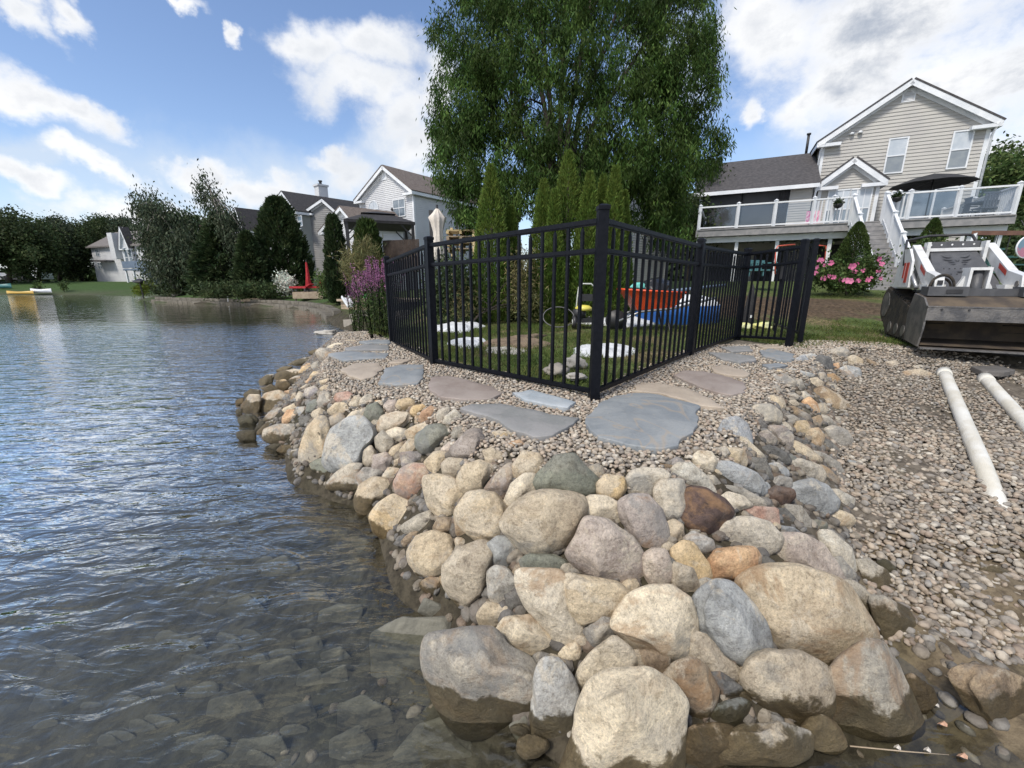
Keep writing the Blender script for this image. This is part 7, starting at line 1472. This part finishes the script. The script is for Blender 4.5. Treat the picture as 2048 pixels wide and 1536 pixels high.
# body
m=MB(TL); m.prism([(.42,y,z) for y,z in ((.72,.18),(.70,.52),(.95,.62),(2.2,.62),(2.3,.2))],(.52,0,0)); m.build('chassis',M_lw,rt)
m=MB(TL); m.box(.18,.38,.75,2.3,.64,.70); m.box(.98,1.18,.75,2.3,.64,.70); m.build('fender',M_lw,rt)
# hood: sloping dark panel
hy=[(.92,.66),(1.02,.74),(1.62,1.12),(1.72,1.14),(2.1,1.1),(2.1,.66)]
m=MB(TL); V=[]; 
for y,z in hy:
    k=.0 if y<1.5 else .07; V.append((.34+k,y,z))
for y,z in hy:
    k=.0 if y<1.5 else .07; V.append((1.02-k,y,z))
m.add(V,[(0,6,7,1),(1,7,8,2),(2,8,9,3),(3,9,10,4),(4,10,11,5),(0,1,2,3,4,5),(11,10,9,8,7,6)]); hd=m.build('hood',M_hood,rt)
def hs(u_,v_,h=.008):     # point on the sloping face, u_ 0..1 left-right, v_ 0..1 bottom-top
    y=1.02+.6*v_; z=.74+.38*v_; k=.07*v_; x=(.34+k)+(0.68-2*k)*u_; return np.array([x,y-.53*h,z+.85*h])
for i in range(7):
    for v_ in (.22,.40): m=MB(TL); m.tube([hs(.2+i*.1,v_,.002),hs(.2+i*.1,v_,.006)],.009,8); m.build('vent_hole',M_dark,hd)
m=MB(TL); m.add([hs(.42,.26),hs(.58,.26),hs(.58,.31),hs(.42,.31)],[(0,1,2,3)]); m.build('handle_slot',M_dark,hd)
# animal-face emblem printed on the hood: swept brow and cheek strokes
def stroke(pts,w0): 
    V=[];F=[]
    for i,(a_,b_) in enumerate(pts):
        s=i/(len(pts)-1); w_=w0*math.sin(math.pi*min(max(s,.06),.94)); V+=[hs(a_,b_-w_/2),hs(a_,b_+w_/2)]
    return V,[(2*i,2*i+2,2*i+3,2*i+1) for i in range(len(pts)-1)]
m=MB(TL)
for sgn in (-1,1):
    for pts,w_ in (([(.10+.0,.86),(.16,.80),(.24,.765),(.32,.765),(.40,.775)],.035),([(.12,.72),(.20,.68),(.30,.665),(.38,.68)],.04),([(.24,.61),(.30,.60),(.37,.61),(.43,.60)],.025),([(.30,.545),(.36,.53),(.42,.54)],.022),([(.44,.70),(.46,.66),(.48,.645),(.5,.64)],.03)):
        P_=[(.5+sgn*(.5-a_)*.75,b_) for a_,b_ in pts]; V_,F_=stroke(P_,w_); m.add(V_,F_)
m.build('emblem',mat('emblem_black',(.012,.012,.014),.5),hd)
# top bar, guard hoop, uprights
m=MB(TL); m.box(.33,1.03,1.60,1.66,1.125,1.165); m.box(.33,.37,1.52,1.66,.7,1.24); m.box(.99,1.03,1.52,1.66,.7,1.24); m.build('front_bar',M_lw,rt)
m=MB(TL); m.box(.37,.99,1.68,1.74,1.17,1.25); m.build('rear_panel',M_hood,rt)
for i in range(5): MB(TL).tube([(.42+i*.125,1.675,1.21),(.42+i*.125,1.68,1.21)],.012,8).build('bolt',M_lw,rt)
MB(TL).tube([(.10,1.55,.95),(.12,1.7,1.2),(.2,2.0,1.30),(.5,2.1,1.36),(.95,2.1,1.36),(1.0,2.0,1.34),(1.01,1.75,1.18)],.018,8).build('guard_hoop',M_dark,rt,True)
m=MB(TL); m.prism([(.10,y,z) for y,z in ((1.2,.66),(1.25,1.0),(1.45,1.16),(1.7,1.16),(1.9,.66))],(.03,0,0)); m.build('side_plate',M_lw,rt)
m=MB(TL); m.box(.095,.099,1.32,1.42,.72,.98); m.box(.095,.099,1.46,1.52,.78,.98); m.build('red_decal',M_rd,rt)
for s,(xa,xb) in (('l',(.20,.30)),('r',(1.06,1.16))):
    m=MB(TL); m.prism([((xa),y,z) for y,z in ((.58,.66),(.62,.80),(.95,.86),(1.70,1.22),(1.80,1.16),(1.05,.72),(.72,.62))],(xb-xa,0,0)); ar=m.build('lift_arm',M_lw,rt)
    MB(TL).tube([(xa-.012,1.72,1.15),(xb+.012,1.72,1.15)],.05,12).build('pivot',M_st,ar); MB(TL).tube([(xa-.012,.68,.71),(xb+.012,.68,.71)],.035,12).build('pivot',M_st,ar)
    m=MB(TL); m.add([(xa-.004,.98,.80),(xa-.004,1.20,.90),(xa-.004,1.20,.96),(xa-.004,.98,.86)],[(0,1,2,3)]); m.build('red_decal',M_rd,ar)
    m=MB(TL); m.box(xa+.02,xb-.02,.575,.579,.70,.75); m.build('arm_opening',M_dark,ar)
MB(TL).tube([(.14,1.0,.66),(.14,1.55,.98)],.03,10).build('lift_cylinder',M_grm,rt,True)
# tilt tower with cylinder
m=MB(TL); m.box(.50,.53,.50,.70,.58,.86); m.box(.69,.72,.50,.70,.58,.86); m.box(.50,.72,.50,.72,.86,.89); m.build('tilt_bracket',M_lw,rt); MB(TL).tube([(.61,.52,.50),(.61,.60,.85)],.065,16).build('tilt_cylinder',M_hood,rt,True)
MB(TL).tube([(.16+.13*(1-math.cos(a_))+.0,.62,.66+.15*math.sin(a_)) for a_ in np.linspace(0,math.pi,14)],.017,8).build('hose',M_rub2,rt,True); MB(TL).tube([(.18+.11*(1-math.cos(a_)),.66,.66+.11*math.sin(a_)) for a_ in np.linspace(0,math.pi,14)],.014,8).build('hose',M_rub2,rt,True)
m=MB(TL); m.prism([(.40,.60,.60),(.50,.60,.62),(.50,.60,.80),(.45,.60,.70)],(0,.06,0)); m.build('gusset',M_lw,rt); m=MB(TL); m.prism([(.72,.60,.62),(.82,.60,.60),(.79,.60,.68),(.72,.60,.78)],(0,.06,0)); m.build('gusset',M_lw,rt)
# litter at the lower right
for (u,v,ln_,an,lab) in ((1700,1492,.30,.2,'thin pale dry stalk lying in the shallow water at lower right'),(1880,1345,.12,1.6,'short brown twig standing in the puddle'),(1790,1430,.22,-.4,'dry reed stalk beside the sloping grey boulder')):
    c_=at_z(u,v,.015); m=MB(); m.tube([c_,c_+np.array([ln_*.5*math.cos(an),-ln_*.5*math.sin(an),.02]),c_+np.array([ln_*math.cos(an),-ln_*math.sin(an)+.03,.005])],[.0024,.002,.001],5); tag(m.build('twig',M_wood,None,True,origin=c_),lab,'twig')
for i,(u,v) in enumerate(((1872,1410),(1885,1448),(1855,1500),(1925,1512),(1795,1495),(906,1245))):
    c_=at_z(u,v,.008); V=[(c_[0]+.011*math.cos(a_)*(1.6 if i%2 else 1),c_[1]+.008*math.sin(a_),c_[2]+.006*math.sin(a_*2)) for a_ in np.linspace(0,5.5,7)]+[tuple(c_+[0,0,.008])]
    tag(mk('fallen_leaf',V,[(j,(j+1)%7,7) for j in range(7)],(M_cream,M_or)[i%2],None,origin=c_),['cream coloured leaf floating by the small brown stone','peach leaf floating below the cream leaf','cream leaf scrap near the bottom edge at right','peach leaf scrap near the right bottom corner','small pale scrap beside the dry reed stalk','tiny peach scrap on the water left of the mud slab'][i],'leaf')
